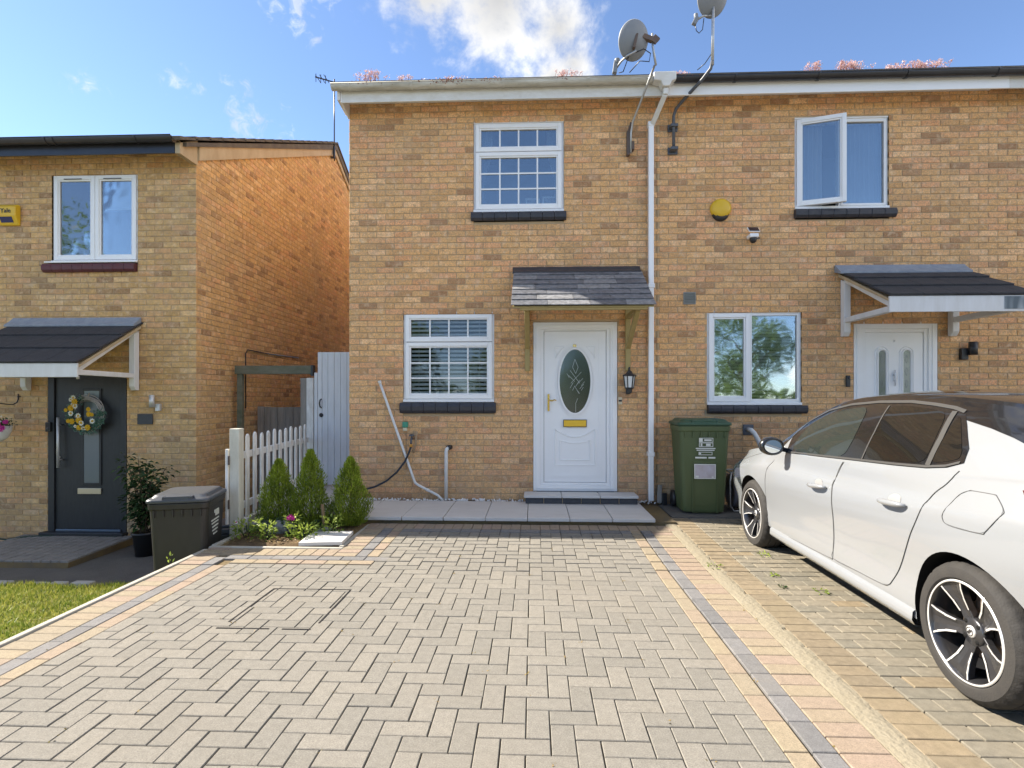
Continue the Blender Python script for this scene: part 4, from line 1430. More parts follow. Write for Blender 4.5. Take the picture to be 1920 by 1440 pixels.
mb = MB(); mb.box(4.86, 5.07, -.9795, -.9745, 2.295, 2.425)
tag(mb.build('number_plaque', mat('smudged_plaque', (.33, .36, .38), .5, .3, var=1.0, vscale=10, base2=(.10, .13, .15), stretch=(1.6, 1, .6), detail=0.0)),
    'small grey smudged house number plaque on the white canopy board', 'plaque')

# ------------------------------------------------------------------ left-hand house (lower ground)
LY = .15
left = thing('terraced_house', 'left-hand buff brick house with dark door, black gutter and tall gable side', 'house', (-5.8, .25, LZ))
OPL = [(-6.37, -5.20, 3.02, 4.345), (-6.425, -5.345, -.5, 1.715)]
front_wall(left, -13, -4.41, LZ - .02, 4.62, LY, OPL, M_BRICK_L, 301, limit=180, phase=.05, vis=in_view)
LRY, LRZ = 5.05, 7.0
zL = lambda y: 4.53 + (min(y, 2 * LRY - y) - LY) * .463
side_wall(left, -4.41, LY + .0, 9.9, LZ - .02, zL, 1, M_BRICK_L, 302, limit=120)
roof_slope(left, -13.1, -4.33, LY - .42, 4.555, LRY, LRZ + .02, (10.2, 4.4), M_TILE, n=18)
mb = MB(); mb.box(-13, -4.47, LY - .335, LY - .315, 4.43, 4.62); mb.build('fascia', M_GUTTER_BLACK, left, bevel=.003)
mb = MB(); mb.box(-13, -4.45, LY - .314, LY - .003, 4.60, 4.612); mb.build('soffit', M_CREAM, left)
mb = MB(); mb.prism([(LY - .335, 4.425), (LY + .02, 4.425), (LY + .02, 4.75), (LY - .335, 4.56)], -4.466, -4.40, 'yz'); mb.build('eaves_box_end', M_CREAM, left, bevel=.004)
mb = MB(); mb.prism([(LY + .022, 4.49), (LRY, 6.76), (LRY, 6.95), (LY + .022, 4.68)], -4.404, -4.376, 'yz')
mb.prism([(LRY, 6.76), (9.9, 4.50), (9.9, 4.69), (LRY, 6.95)], -4.404, -4.376, 'yz'); mb.build('verge_board', M_CREAM, left)
gutter(left, -13.1, -4.44, LY - .40, 4.60, M_GUTTER_BLACK, r=.062, brackets=(-6.9, -6.05, -5.95, -4.9))
w = two_light_window(left, -6.37, -5.20, 3.175, 4.34, LY, .5, True, True)
mb = MB()
for a in (-6.2, -5.66): mb.box(a, a + .24, LY - .004, LY + .004, 4.262, 4.272)
mb.build('trickle_vent', M_GREYMETAL, w)
mb = MB(); mb.box(-6.43, -5.19, LY - .05, LY - .013, 3.152, 3.172); mb.build('cill', M_UPVC, w, bevel=.004)
sill_tiles(w, -6.46, -5.205, 3.03, 3.148, LY, M_SILL_RED, 9)
room(left, -6.37, -5.2, 3.17, 4.34, LY, 1.3, M_ROOM_DARK)
dw = MB(); dw.frame(-6.42, -5.35, -.42, 1.71, LY + .0, LY + .09, .085, .085, .03, .07)
ld = dw.build('door', M_ANTHRA, left, bevel=.004)
mb = MB(); mb.box(-6.47, -5.33, LY - .09, LY + .02, -.45, -.385); mb.build('threshold', M_ANTHRA, ld, bevel=.008)
mb = MB(); mb.box(-6.30, -5.42, LY - .018, LY - .001, -.385, -.355); mb.build('weather_bar', mat('weatherbar_blue_grey', (.16, .20, .26), .3, .5, metal=.6), ld, bevel=.006)
mb = MB(); mb.box(-6.332, -5.438, LY + .022, LY + .07, -.385, 1.66); mb.build('door_leaf', M_ANTHRA, ld, bevel=.003)
mb = MB(); mb.frame(-5.965, -5.70, .225, 1.50, LY + .008, LY + .021, .03); mb.build('glazing_frame', M_ANTHRA, ld, bevel=.004)
mb = MB(); mb.box(-5.935, -5.73, LY + .012, LY + .0205, .255, 1.47); mb.build('pane', mat('door_obscure_pane', (.13, .16, .18), .18, .6), ld)
mb = MB(); mb.tube([(-6.24, LY - .045, .46), (-6.24, LY - .045, 1.12)], .0165, 12)
for z in (.56, 1.02): mb.tube([(-6.24, LY - .045, z), (-6.24, LY + .022, z)], .009, 8)
mb.build('bar_handle', M_STEEL, ld)
mb = MB(); mb.lathe([(0, 0), (.022, 0), (.022, .012), (0, .012)], 16, Matrix.Translation((-6.285, LY + .021, .59)) @ Matrix.Rotation(R(90), 4, 'X')); mb.build('lock', M_STEEL, ld)
mb = MB(); mb.box(-6.02, -5.70, LY + .004, LY + .021, .105, .185); mb.build('letter_plate', mat('letter_plate_champagne', (.56, .48, .36), .35, .5, metal=.5), ld, bevel=.006)
tile_canopy(left, -6.85, -5.12, LY - .02, 2.345, LY - 1.02, 1.765, .155, (-6.70, -5.235), 1.665)

# ------------------------------------------------------------------ fixed to the houses
# white downpipe with a swan neck and hopper tee
dp = thing('downpipe', 'white square downpipe between the oval-glazed door and the right-hand house', 'downpipe', (1.42, -.06, SZ))
mb = MB()
mb.prism([(1.40, 5.17), (1.66, 5.17), (1.66, 5.075), (1.61, 5.06), (1.585, 5.0), (1.505, 5.0), (1.48, 5.06), (1.40, 5.075)], -.415, -.29, 'xz')
mb.build('gutter_outlet', M_UPVC_OLD, dp, bevel=.01)
mb = MB()
mb.bar((1.545, -.355, 5.0), (1.545, -.345, 4.93), .062, .062, up=(0, 1, 0)); mb.bar((1.545, -.345, 4.935), (1.455, -.062, 4.72), .06, .06, up=(0, 1, 0))
mb.build('swan_neck', M_UPVC_OLD, dp, bevel=.01)
mb = MB(); mb.box(1.408, 1.473, -.092, -.027, SZ + .01, 4.735); mb.build('pipe', M_UPVC, dp, bevel=.01)
for z in (.66, 2.72, 4.70):
    mb = MB(); mb.box(1.401, 1.480, -.099, -.004, z, z + .055); mb.build('pipe_clip', M_UPVC, dp, bevel=.006)
# coach lantern
lamp = thing('wall_lantern', 'black coach lantern with frosted glass on the brick beside the white downpipe', 'wall lamp', (1.17, -.01, 1.55))
m4 = lambda x, y, z: Matrix.Translation((x, y, z))
mb = MB(); mb.lathe([(.0, 1.755), (.010, 1.75), (.016, 1.73), (.012, 1.715), (.026, 1.70), (.045, 1.672), (.078, 1.658), (.084, 1.645), (.078, 1.64), (.0, 1.64)], 6, m4(1.17, -.11, 0), smooth=False)
mb.build('cap', M_BLACK, lamp)
mb = MB(); mb.lathe([(.066, 1.64), (.048, 1.50)], 6, m4(1.17, -.11, 0), smooth=False); mb.build('glass', M_LAMP_GLASS, lamp)
mb = MB()
for k in range(6):
    a = math.pi * k / 3
    mb.bar((1.17 + .069 * math.cos(a), -.11 + .069 * math.sin(a), 1.64), (1.17 + .05 * math.cos(a), -.11 + .05 * math.sin(a), 1.50), .011, .011)
mb.lathe([(.0, 1.503), (.053, 1.503), (.054, 1.492), (.036, 1.478), (.032, 1.44), (.022, 1.43), (0, 1.43)], 6, m4(1.17, -.11, 0), smooth=False)
mb.build('cage', M_BLACK, lamp)
mb = MB(); mb.box(1.145, 1.195, -.02, -.002, 1.42, 1.58); mb.tube([(1.17, -.015, 1.46), (1.17, -.06, 1.45), (1.17, -.10, 1.455)], .009, 8); mb.build('wall_plate', M_BLACK, lamp, bevel=.006)
bell = thing('door_bell', 'small brass bell push with black middle on the brick right of the oval-glazed door', 'doorbell', (1.075, 0, 1.34))
mb = MB(); mb.box(1.052, 1.10, -.014, -.001, 1.295, 1.385); mb.build('bell_plate', M_CREAMPLAS, bell, bevel=.004)
mb = MB(); mb.box(1.056, 1.096, -.019, -.0145, 1.33, 1.352); mb.build('bell_push', M_BLACK, bell, bevel=.003)
# alarm domes, camera, vent
al = thing('alarm_box', 'round yellow alarm siren with a black lower lip on the brick', 'alarm box', (2.30, 0, 3.69))
mb = MB(); mb.lathe([(.0, -.065), (.085, -.062), (.118, -.045), (.128, -.015), (.128, -.002)], 32, m4(2.30, 0, 3.70) @ Matrix.Rotation(R(-90), 4, 'X') @ Matrix.Diagonal((1, .95, -1, 1)) @ Matrix.Scale(-1, 4, (0, 0, 1)))
mb.build('cover', M_ALARM_YEL, al)
mb = MB(); mb.lathe([(.0, .05), (.07, .05), (.10, .035), (.108, .004)], 28, m4(2.30, 0, 3.655) @ Matrix.Rotation(R(90), 4, 'X')); mb.build('lower_lip', M_BLACK, al)
cm = thing('security_camera', 'white security camera with tilted solar panel and black dome on the brick', 'security camera', (2.67, 0, 3.34))
mb = MB(); mb.obox((2.665, -.095, 3.415), (.135, .09, .010), Euler((R(48), 0, R(3))).to_matrix()); mb.build('panel_frame', M_UPVC, cm, bevel=.003)
mb = MB(); mb.obox((2.665, -.101, 3.4195), (.118, .074, .006), Euler((R(48), 0, R(3))).to_matrix()); mb.build('solar_panel', M_SOLAR, cm)
mb = MB(); mb.box(2.61, 2.72, -.13, -.01, 3.315, 3.365); mb.build('body', M_UPVC, cm, bevel=.015)
mb = MB(); mb.lathe([(.0, -.062), (.02, -.058), (.036, -.042), (.042, -.02), (.042, 0), (0, 0)], 20, m4(2.665, -.085, 3.315)); mb.build('lens_dome', M_BLACK, cm)
mb = MB(); mb.bar((2.71, -.06, 3.315), (2.755, -.05, 3.325), .02, .014); mb.build('arm', M_BLACK, cm)
vt = thing('air_vent', 'small square grey louvred vent in the brick above the green bin', 'vent', (1.925, 0, 2.605))
mb = MB(); mb.frame(1.85, 2.0, 2.53, 2.68, -.012, .0, .012); mb.box(1.862, 1.988, -.003, .0, 2.542, 2.668); mb.build('vent_frame', M_VENT, vt, bevel=.002)
for k in range(6):
    mb = MB(); mb.obox((1.925, -.0085, 2.555 + .02 * k), (.124, .014, .004), Euler((R(35), 0, 0)).to_matrix()); mb.build('louvre', M_VENT, vt)
bl = thing('video_bell', 'slim black video doorbell beside the twin-arched white door', 'doorbell', (3.83, 0, 1.58))
mb = MB(); mb.box(3.805, 3.855, -.026, -.001, 1.51, 1.65); mb.build('body', M_BLACK, bl, bevel=.008)
mb = MB(); mb.lathe([(0, 0), (.012, 0), (.012, .004), (0, .004)], 14, m4(3.83, -.026, 1.62) @ Matrix.Rotation(R(90), 4, 'X')); mb.build('lens', M_SOLAR, bl)
ul = thing('wall_light', 'black box-shaped up and down wall light right of the twin-arched door', 'wall lamp', (5.22, 0, 1.94))
mb = MB(); mb.box(5.145, 5.225, -.05, -.001, 1.835, 1.975); mb.build('sensor_box', M_BLACK, ul, bevel=.006)
mb = MB(); mb.tube([(5.255, -.075, 1.89), (5.255, -.075, 2.045)], .045, 18); mb.build('lamp_tube', M_BLACK, ul)
# left house fittings
yb = thing('alarm_box', 'yellow alarm box with black lettering and dark blue lens at the left edge', 'alarm box', (-6.95, LY, 3.78))
mb = MB()
mb.prism([(LY - .002, 3.655), (LY - .03, 3.655), (LY - .085, 3.77), (LY - .085, 3.89), (LY - .04, 3.925), (LY - .002, 3.925)], -7.06, -6.785, 'yz')
mb.build('cover', M_ALARM_YEL, yb, bevel=.016, seg=3)
mb = MB(); q = Vector((0, .055, -.115)).normalized()
mb.obox((-6.925, LY - .064, 3.722), (.17, .006, .075), Matrix((Vector((1, 0, 0)), Vector((0, -q.z, q.y)) * -1, q)).transposed()); mb.build('lens', M_ALARM_BLUE, yb, bevel=.002)


def lettering(text, size, loc, mt, parent, name='lettering', depth=.0015, rot=None, align='CENTER', shear=0.0):
    cu = bpy.data.curves.new(name, 'FONT'); cu.body = text; cu.size = size; cu.extrude = depth; cu.align_x = align; cu.align_y = 'CENTER'
    cu.resolution_u = 3; cu.shear = shear; cu.offset = size * .012
    tmp = bpy.data.objects.new(name, cu); COL.objects.link(tmp)
    dg = bpy.context.evaluated_depsgraph_get()
    me = bpy.data.meshes.new_from_object(tmp.evaluated_get(dg))
    bpy.data.objects.remove(tmp)
    o = bpy.data.objects.new(name, me); COL.objects.link(o); o.parent = parent
    me.materials.clear(); me.materials.append(mt)
    o.location = Vector(loc) - (origin(parent) if parent else Vector())
    o.rotation_euler = rot or (R(90), 0, 0)
    return o


lettering('Yale', .082, (-6.915, LY - .088, 3.832), M_BLACK, yb)
wl = thing('wall_light', 'small steel tube wall light on the left-hand house above a slate plaque', 'wall lamp', (-4.93, LY, 1.3))
mb = MB(); mb.tube([(-4.955, LY - .07, 1.255), (-4.955, LY - .07, 1.415)], .032, 16); mb.build('lamp_tube', M_STEEL, wl)
mb = MB(); mb.box(-4.93, -4.87, LY - .045, LY - .001, 1.205, 1.30); mb.build('sensor_box', M_STEEL, wl, bevel=.006)
mb = MB(); mb.box(-5.19, -4.985, LY - .018, LY - .002, 1.03, 1.165)
tag(mb.build('slate_plaque', M_SCREEN, bevel=.003), 'dark grey square plaque on the brick right of the dark door', 'plaque')
rb = thing('video_bell', 'black video doorbell on the frame of the dark door', 'doorbell', (-6.40, LY, .98))
mb = MB(); mb.box(-6.435, -6.365, LY - .026, LY - .001, .93, 1.055); mb.build('body', M_BLACK, rb, bevel=.006)
mb = MB(); mb.lathe([(0, 0), (.014, 0), (.014, .004), (0, .004)], 14, m4(-6.40, LY - .026, .975) @ Matrix.Rotation(R(90), 4, 'X')); mb.build('lens', M_GREYMETAL, rb)
mb = MB(); mb.tube([(-5.86, LY - .17, 1.66), (-5.86, LY - .17, 1.62)], .018, 10)
tag(mb.build('hook_bead', M_WHITE_WOOD), 'small white bead hanging under the white canopy arm above the wreath', 'bead')

# wreath on the dark door
wr = thing('door_wreath', 'twig wreath with yellow and white flowers hanging on the dark door', 'wreath', (-5.845, LY - .03, 1.165))
wc = Vector((-5.845, LY - .045, 1.165))
wrnd = random.Random(31)
mb = MB()
for k in range(22):
    pts = []
    ph = wrnd.uniform(0, 6.28); rr_ = .205 + wrnd.gauss(0, .014); yy = wrnd.gauss(0, .012); f = wrnd.randint(2, 4)
    for q in range(29):
        a = 2 * math.pi * q / 28
        pts.append(wc + Vector(((rr_ + .012 * math.sin(f * a + ph)) * math.cos(a), yy + .01 * math.cos(f * a + ph), (rr_ + .012 * math.sin(f * a + ph)) * math.sin(a))))
    mb.tube(pts, .0042, 5, caps=False)
mb.build('twig_ring', M_TWIG, wr)
L_, T_ = [], []
for k in range(620):
    a = wrnd.uniform(R(100), R(375)); rr_ = .21 + wrnd.gauss(0, .03)
    c = wc + Vector((rr_ * math.cos(a), -.02 - abs(wrnd.gauss(0, .014)), rr_ * math.sin(a)))
    d1 = Vector((wrnd.gauss(0, 1), wrnd.gauss(0, .4), wrnd.gauss(0, 1))).normalized(); d2 = d1.cross(Vector((wrnd.gauss(0, .4), -1, wrnd.gauss(0, .4)))).normalized()
    s = wrnd.uniform(.016, .032)
    L_.append([c, c + d1 * s + d2 * s * .33, c + d1 * s * 2, c + d1 * s - d2 * s * .33]); T_.append(wrnd.random())
lv = tri_mesh('foliage', np.array([[tuple(p) for p in q] for q in L_], np.float32), np.array(T_), leaf_mat('wreath_leaf', (.03, .08, .05), (.11, .20, .15), 20, trans=.1), wr)
stuff(lv)


def flower(c, r, mt, parent, centre_mt=None, n=9, name='flower'):
    mb = MB()
    c = Vector(c)
    for k in range(n):
        a = 2 * math.pi * k / n
        u = Vector((math.cos(a), 0, math.sin(a))); v = Vector((-math.sin(a), 0, math.cos(a)))
        mb.add([c + u * r * .15, c + u * r * .6 + v * r * .33 + Vector((0, -r * .22, 0)), c + u * r + Vector((0, -r * .12, 0)), c + u * r * .6 - v * r * .33 + Vector((0, -r * .22, 0))], [(0, 1, 2, 3)])
    mb.lathe([(r * .34, .0), (r * .3, r * .16), (0, r * .22)], 10, Matrix.Translation(c + Vector((0, -r * .12, 0))) @ Matrix.Rotation(R(90), 4, 'X'), m=1)
    return mb.build(name, [mt, centre_mt or mt], parent, fix=False)


WF = [(.30, .10, .045, 1), (.355, -.03, .028, 0), (.30, .165, .026, 0), (.265, -.115, .032, 0), (.345, -.135, .03, 0)]
spots = [(-.105, .155, .036, 'y'), (-.155, .075, .036, 'y'), (-.10, .10, .03, 'w'), (-.155, .01, .03, 'w'), (-.06, -.02, .03, 'w'), (-.05, -.075, .038, 'y'), (-.14, -.09, .032, 'y'), (-.19, -.085, .024, 'y'),
         (-.02, -.11, .03, 'w'), (.075, -.0, .03, 'y'), (.07, .06, .026, 'y'), (.115, -.005, .022, 'y'), (.12, -.085, .03, 'w'), (-.125, .205, .028, 'w'), (-.155, .18, .024, 'w'), (-.05, -.165, .032, 'y'),
         (.06, -.165, .034, 'y'), (.0, -.175, .022, 'w'), (-.22, .05, .022, 'y'), (-.135, .115, .022, 'w'), (.03, -.175, .02, 'w'), (-.1, -.15, .018, 'w')]
for x, z, r_, kind in spots:
    flower(wc + Vector((x * 1.05, -.062, z * 1.05)), r_ * 1.3, M_YELLOW if kind == 'y' else M_WHITEPET, wr, M_YELLOW)
mb = MB(); mb.tube([(-5.85, LY - .03, 1.36), (-5.846, LY - .026, 1.40), (-5.838, LY - .02, 1.44)], .006, 8); mb.build('hanger', M_CREAM, wr)

# hanging basket on a bracket at the frame's left edge
hb = thing('hanging_basket', 'white hanging pot of magenta petunias at the left edge', 'hanging basket', (-6.98, LY - .27, .95))
bx, by, bz = -6.80, LY - .30, 1.02
mb = MB(); mb.lathe([(.0, -.20), (.05, -.195), (.10, -.15), (.135, -.07), (.145, .0), (.13, .0), (.0, -.02)], 24, m4(bx, by, bz)); mb.build('pot', M_LAMP_GLASS, hb)
hr = random.Random(2)
L_, T_ = [], []
for k in range(420):
    c = Vector((bx + hr.gauss(0, .085), by + hr.gauss(0, .07), bz + .02 + abs(hr.gauss(0, .05)) - .04 * hr.random()))
    d1 = Vector((hr.gauss(0, 1), hr.gauss(0, 1), hr.gauss(0, .7))).normalized(); d2 = d1.cross(Vector((hr.gauss(0, 1), -1, 1))).normalized(); s = hr.uniform(.012, .022)
    L_.append([c, c + d1 * s + d2 * s * .45, c + d1 * s * 2, c + d1 * s - d2 * s * .45]); T_.append(hr.random())
stuff(tri_mesh('foliage', np.array([[tuple(p) for p in q] for q in L_], np.float32), np.array(T_), M_SHRUB, hb))
for k in range(16):
    flower((bx + hr.gauss(.03, .085), by - .10 - hr.uniform(0, .04), bz + .075 + hr.gauss(0, .032)), hr.uniform(.026, .036), M_PINK, hb, M_PINK, 7)
for k in range(3): flower((bx + .15 + hr.gauss(0, .02), by - .11, bz + .0 + hr.gauss(0, .02)), .035, M_PINK, hb, M_PINK, 7)
for k in range(12): flower((bx + hr.gauss(.02, .09), by - .135, bz + .085 + hr.gauss(0, .02)), .012, M_WHITEPET, hb, M_WHITEPET, 5)
bk = thing('basket_bracket', 'black scrolled iron bracket on the brick left of the dark door', 'bracket', (-6.83, LY, 1.35))
mb = MB()
P = [(-6.815, LY - .012, 1.43), (-6.815, LY - .012, 1.36), (-6.825, LY - .02, 1.315), (-6.85, LY - .05, 1.29), (-6.90, LY - .10, 1.295), (-6.93, LY - .17, 1.31), (-6.95, LY - .25, 1.325), (-6.95, LY - .30, 1.32)]
mb.tube(P, .007, 8); mb.box(-6.835, -6.795, LY - .008, LY - .001, 1.385, 1.40); mb.build('scroll', M_BLACK, bk)
mb = MB()
for a in range(3): mb.tube([(-6.95, LY - .30, 1.315), (bx + .13 * math.cos(a * 2.1 + 2), by + .13 * math.sin(a * 2.1 + 2), bz)], .003, 5)
mb.build('chain', M_BLACK, bk)

# ------------------------------------------------------------------ roof and gutter details
d1 = thing('satellite_dish', 'grey satellite dish on a bent silver pole above the white gutter', 'satellite dish', (1.19, -.06, 4.55))


def dish(root, c, normal, r, tilt=0.0, back=True):
    """shallow oval reflector seen from behind with its rib, clamp and LNB arm"""
    nrm = Vector(normal).normalized()
    q = nrm.to_track_quat('Z', 'Y').to_matrix().to_4x4()
    M4 = Matrix.Translation(c) @ q
    mb = MB(); mb.lathe([(0, -.05), (r * .35, -.042), (r * .7, -.02), (r, .012), (r + .006, .014), (r, .006), (r * .7, -.027), (r * .35, -.049), (0, -.057)], 40, M4 @ Matrix.Diagonal((.92, 1.06, 1, 1)))
    mb.build('reflector', M_DISH, root)
    return M4


M4 = dish(d1, (1.13, -.62, 5.40), (-.24, .86, .34), .19)
mb = MB()
mb.tube([(1.195, -.07, 4.380), (1.195, -.075, 4.620), (1.21, -.12, 4.740), (1.33, -.47, 5.030), (1.375, -.56, 5.150), (1.385, -.575, 5.140), (1.35, -.575, 5.360), (1.345, -.575, 5.500)], .013, 12)
mb.build('pole', M_GALV, d1)
mb = MB(); mb.box(1.15, 1.185, -.07, -.004, 4.36, 4.66); mb.bar((1.168, -.05, 4.640), (1.2, -.06, 4.760), .03, .02); mb.box(1.205, 1.235, -.09, -.004, 4.42, 4.52); mb.build('wall_bracket', M_RUST, d1, bevel=.004)
mb = MB(); mb.bar((1.345, -.59, 5.415), (1.15, -.64, 5.455), .05, .055); mb.bar((1.345, -.60, 5.440), (1.40, -.60, 5.390), .03, .08); mb.bar((1.155, -.66, 5.440), (1.12, -.66, 5.280), .05, .03); mb.build('clamp', M_RUST, d1, bevel=.004)
mb = MB(); mb.tube([(1.15, -.66, 5.255), (1.06, -.60, 5.240), (1.0, -.54, 5.215), (.95, -.47, 5.170)], .012, 8); mb.build('arm', M_GALV, d1)
mb = MB(); mb.bar((.955, -.47, 5.260), (.935, -.47, 5.120), .06, .05); mb.lathe([(0, 0), (.03, 0), (.032, .05), (0, .06)], 14, m4(.965, -.48, 5.230)); mb.build('receiver', M_DISH, d1, bevel=.006)
mb = MB(); mb.tube([(1.15, -.64, 5.250), (1.24, -.62, 5.300), (1.32, -.6, 5.260), (1.31, -.58, 5.180), (1.22, -.5, 5.240), (1.12, -.4, 5.170)], .006, 6); mb.tube([(1.08, -.60, 5.240), (1.03, -.5, 5.120), (1.0, -.4, 5.170)], .006, 6); mb.build('cable', M_BLACK, d1)
d2 = thing('satellite_dish', 'grey satellite dish cut by the top edge on a tall pole with dark swan-neck foot', 'satellite dish', (1.71, -.06, 4.55))
dish(d2, (2.03, -.56, 5.92), (-.25, .85, .35), .20)
mb = MB(); mb.tube([(1.713, -.075, 4.40), (1.713, -.075, 4.82), (1.735, -.10, 4.895), (1.80, -.20, 4.95), (1.95, -.44, 5.05), (2.015, -.52, 5.12), (2.03, -.535, 5.2)], .019, 12); mb.build('swan_neck', M_GREYMETAL, d2)
mb = MB(); mb.tube([(2.03, -.535, 5.15), (2.035, -.535, 5.62), (2.045, -.535, 6.1)], .017, 12); mb.build('pole', M_GALV, d2)
for z in (4.42, 4.70):
    mb = MB(); mb.box(1.655, 1.775, -.02, -.002, z - .045, z + .045); mb.box(1.67, 1.76, -.11, -.021, z - .018, z + .018); mb.build('wall_bracket', M_GREYMETAL, d2, bevel=.006)
mb = MB(); mb.tube([(2.02, -.50, 5.74), (1.93, -.52, 5.72), (1.86, -.50, 5.69)], .013, 8); mb.build('arm', M_GALV, d2)
mb = MB(); mb.bar((1.87, -.50, 5.72), (1.83, -.50, 5.64), .05, .05); mb.lathe([(0, 0), (.022, 0), (.024, .05), (0, .06)], 12, m4(1.855, -.5, 5.71)); mb.build('receiver', M_DISH, d2, bevel=.006)
mb = MB(); mb.tube([(1.845, -.5, 5.65), (1.86, -.5, 5.57), (1.89, -.5, 5.54), (1.93, -.5, 5.58), (1.945, -.5, 5.71)], .005, 6); mb.tube([(2.03, -.5, 5.3), (1.97, -.45, 5.22), (1.9, -.4, 5.18)], .005, 6); mb.build('cable', M_BLACK, d2)
mb = MB(); mb.lathe([(.055, 5.15), (.045, 5.25), (.042, 5.36), (.05, 5.375), (.05, 5.40), (.03, 5.40), (.0, 5.38)], 18, m4(1.62, .05, 0))
tag(mb.build('vent_pipe', M_TERRA), 'stub of a dark flue pipe on the roof between the two satellite dishes', 'flue')
# tv aerial on the left house gable
ar = thing('tv_aerial', 'thin black aerial mast on a square bracket at the gable ridge', 'aerial', (-4.36, 4.85, 6.45))
mb = MB(); mb.tube([(-4.335, 4.85, 6.55), (-4.335, 4.85, 8.33)], .014, 8); mb.build('mast', M_BLACK, ar)
mb = MB(); mb.frame(-4.5, -4.32, 6.60, 6.86, 4.82, 4.86, .035); mb.build('bracket', M_BLACK, ar)
mb = MB(); mb.bar((-4.335, 4.85, 8.26), (-4.70, 4.7, 8.30), .02, .02)
for k in range(3): mb.bar((-4.5 - .09 * k, 4.78 - .04 * k, 8.19), (-4.5 - .09 * k, 4.78 - .04 * k, 8.37), .010, .010)
for k in range(3): mb.bar((-4.47 - .09 * k, 4.6, 8.28), (-4.47 - .09 * k, 4.9, 8.28), .010, .010)
mb.build('aerial_head', M_BLACK, ar)

# sedum growing in the gutters: clumps of flower stalks
sr = random.Random(77)


def sedum(x, span, h, n, y=-.33, red=10):
    fl, tf, st = [], [], MB()
    for k in range(n):
        px = x + sr.gauss(0, span * .5); hh = h * sr.uniform(.5, 1.05)
        top = Vector((px + sr.gauss(.012, .015), y + sr.uniform(-.03, .06), 5.15 + hh * 1.35))
        st.tube([(px, y + sr.uniform(-.02, .05), 5.12), tuple(top)], .0022, 4, caps=False)
        for q in range(16):
            c = top + Vector((sr.gauss(0, .017), sr.gauss(0, .015), sr.gauss(0, .009))); s = sr.uniform(.004, .008)
            a = Vector((sr.gauss(0, 1), sr.gauss(0, 1), sr.gauss(0, 1))).normalized(); b = a.cross(Vector((.3, 1, .2))).normalized()
            fl.append([c - a * s, c + b * s, c + a * s, c - b * s]); tf.append(sr.random())
    t = thing('sedum_clump', SED[len(SEDS)], 'plant', (x, y, 5.12), group='sedum plants growing in the gutters'); SEDS.append(t)
    st.build('stalk', M_SEDUM_RED_STALK, t, fix=False)
    stuff(tri_mesh('blossom', np.array([[tuple(p) for p in q] for q in fl], np.float32), np.array(tf), M_SEDUM, t))
    lf, tl = [], []
    for k in range(red * 8):
        c = Vector((x + sr.gauss(0, span * .55), -.40 + sr.uniform(-.012, .02), 5.125 + sr.gauss(.0, .014)))
        a = Vector((sr.gauss(0, 1), sr.gauss(0, .4), sr.gauss(0, 1))).normalized(); b = a.cross(Vector((.3, 1, .2))).normalized(); s = sr.uniform(.005, .011)
        lf.append([c - a * s, c + b * s * .6, c + a * s, c - b * s * .6]); tl.append(sr.random())
    if lf: stuff(tri_mesh('leaves', np.array([[tuple(p) for p in q] for q in lf], np.float32), np.array(tl), M_SEDUM_RED, t))


M_SEDUM_RED_STALK = mat('sedum_stalk', (.30, .13, .10), .8, .2)
SED = ['tall pink sedum clump at the left end of the white gutter', 'smaller pink sedum clump right of the tallest one on the white gutter', 'low reddish sedum mat hanging over the middle of the white gutter',
       'thin red sedum sprigs on the white gutter below the cloud', 'pink sedum clump just left of the silver-poled dish', 'dark sedum sprigs beside the stub flue',
       'pale pink sedum clump at the left on the black gutter', 'thick pink sedum clump over the open casement on the black gutter', 'long low pink sedum row right of the thick one on the black gutter',
       'rightmost deep pink sedum clump on the black gutter']
SEDS = []
for a in ((-2.0, .20, .11, 30, -.33, 5), (-1.55, .14, .07, 9, -.33, 1), (-1.0, .22, .03, 14, -.36, 26), (-.5, .16, .02, 6, -.36, 7), (.38, .16, .075, 18, -.33, 2), (1.62, .22, .05, 24, -.30, 6),
          (3.25, .09, .085, 16, -.33, 0), (3.66, .16, .085, 46, -.33, 0), (4.15, .14, .06, 14, -.33, 0), (4.52, .22, .075, 52, -.33, 0)): sedum(*a)

# ------------------------------------------------------------------ inside the windows
cur = random.Random(13)


def curtain(name, label, x0, x1, z0, z1, y, mt, tie=None, folds=9, amp=.022):
    """hanging fabric with folds; tie pulls the lower part aside"""
    t = thing(name, label, 'curtain', ((x0 + x1) / 2, y, z0))
    nx, nz = folds * 6, 14
    v = []
    for j in range(nz + 1):
        s = j / nz
        for i in range(nx + 1):
            u = i / nx
            x = x0 + (x1 - x0) * u
            if tie is not None:
                k = math.exp(-((s - .35) / .25) ** 2) * .55 + (.25 if s < .35 else 0) * (1 - s / .35)
                x = x + (tie - x) * k
            v.append((x, y + amp * math.sin(u * folds * 2 * math.pi + .6 * math.sin(s * 3)), z0 + (z1 - z0) * s))
    f = [(j * (nx + 1) + i, j * (nx + 1) + i + 1, (j + 1) * (nx + 1) + i + 1, (j + 1) * (nx + 1) + i) for j in range(nz) for i in range(nx)]
    mb = MB(); mb.add(v, f, smooth=True); mb.build('fabric', mt, t, fix=False)
    mb = MB(); mb.tube([(x0 - .03, y, z1 + .01), (x1 + .03, y, z1 + .01)], .01, 8); mb.build('curtain_rail', M_UPVC, t)
    return t


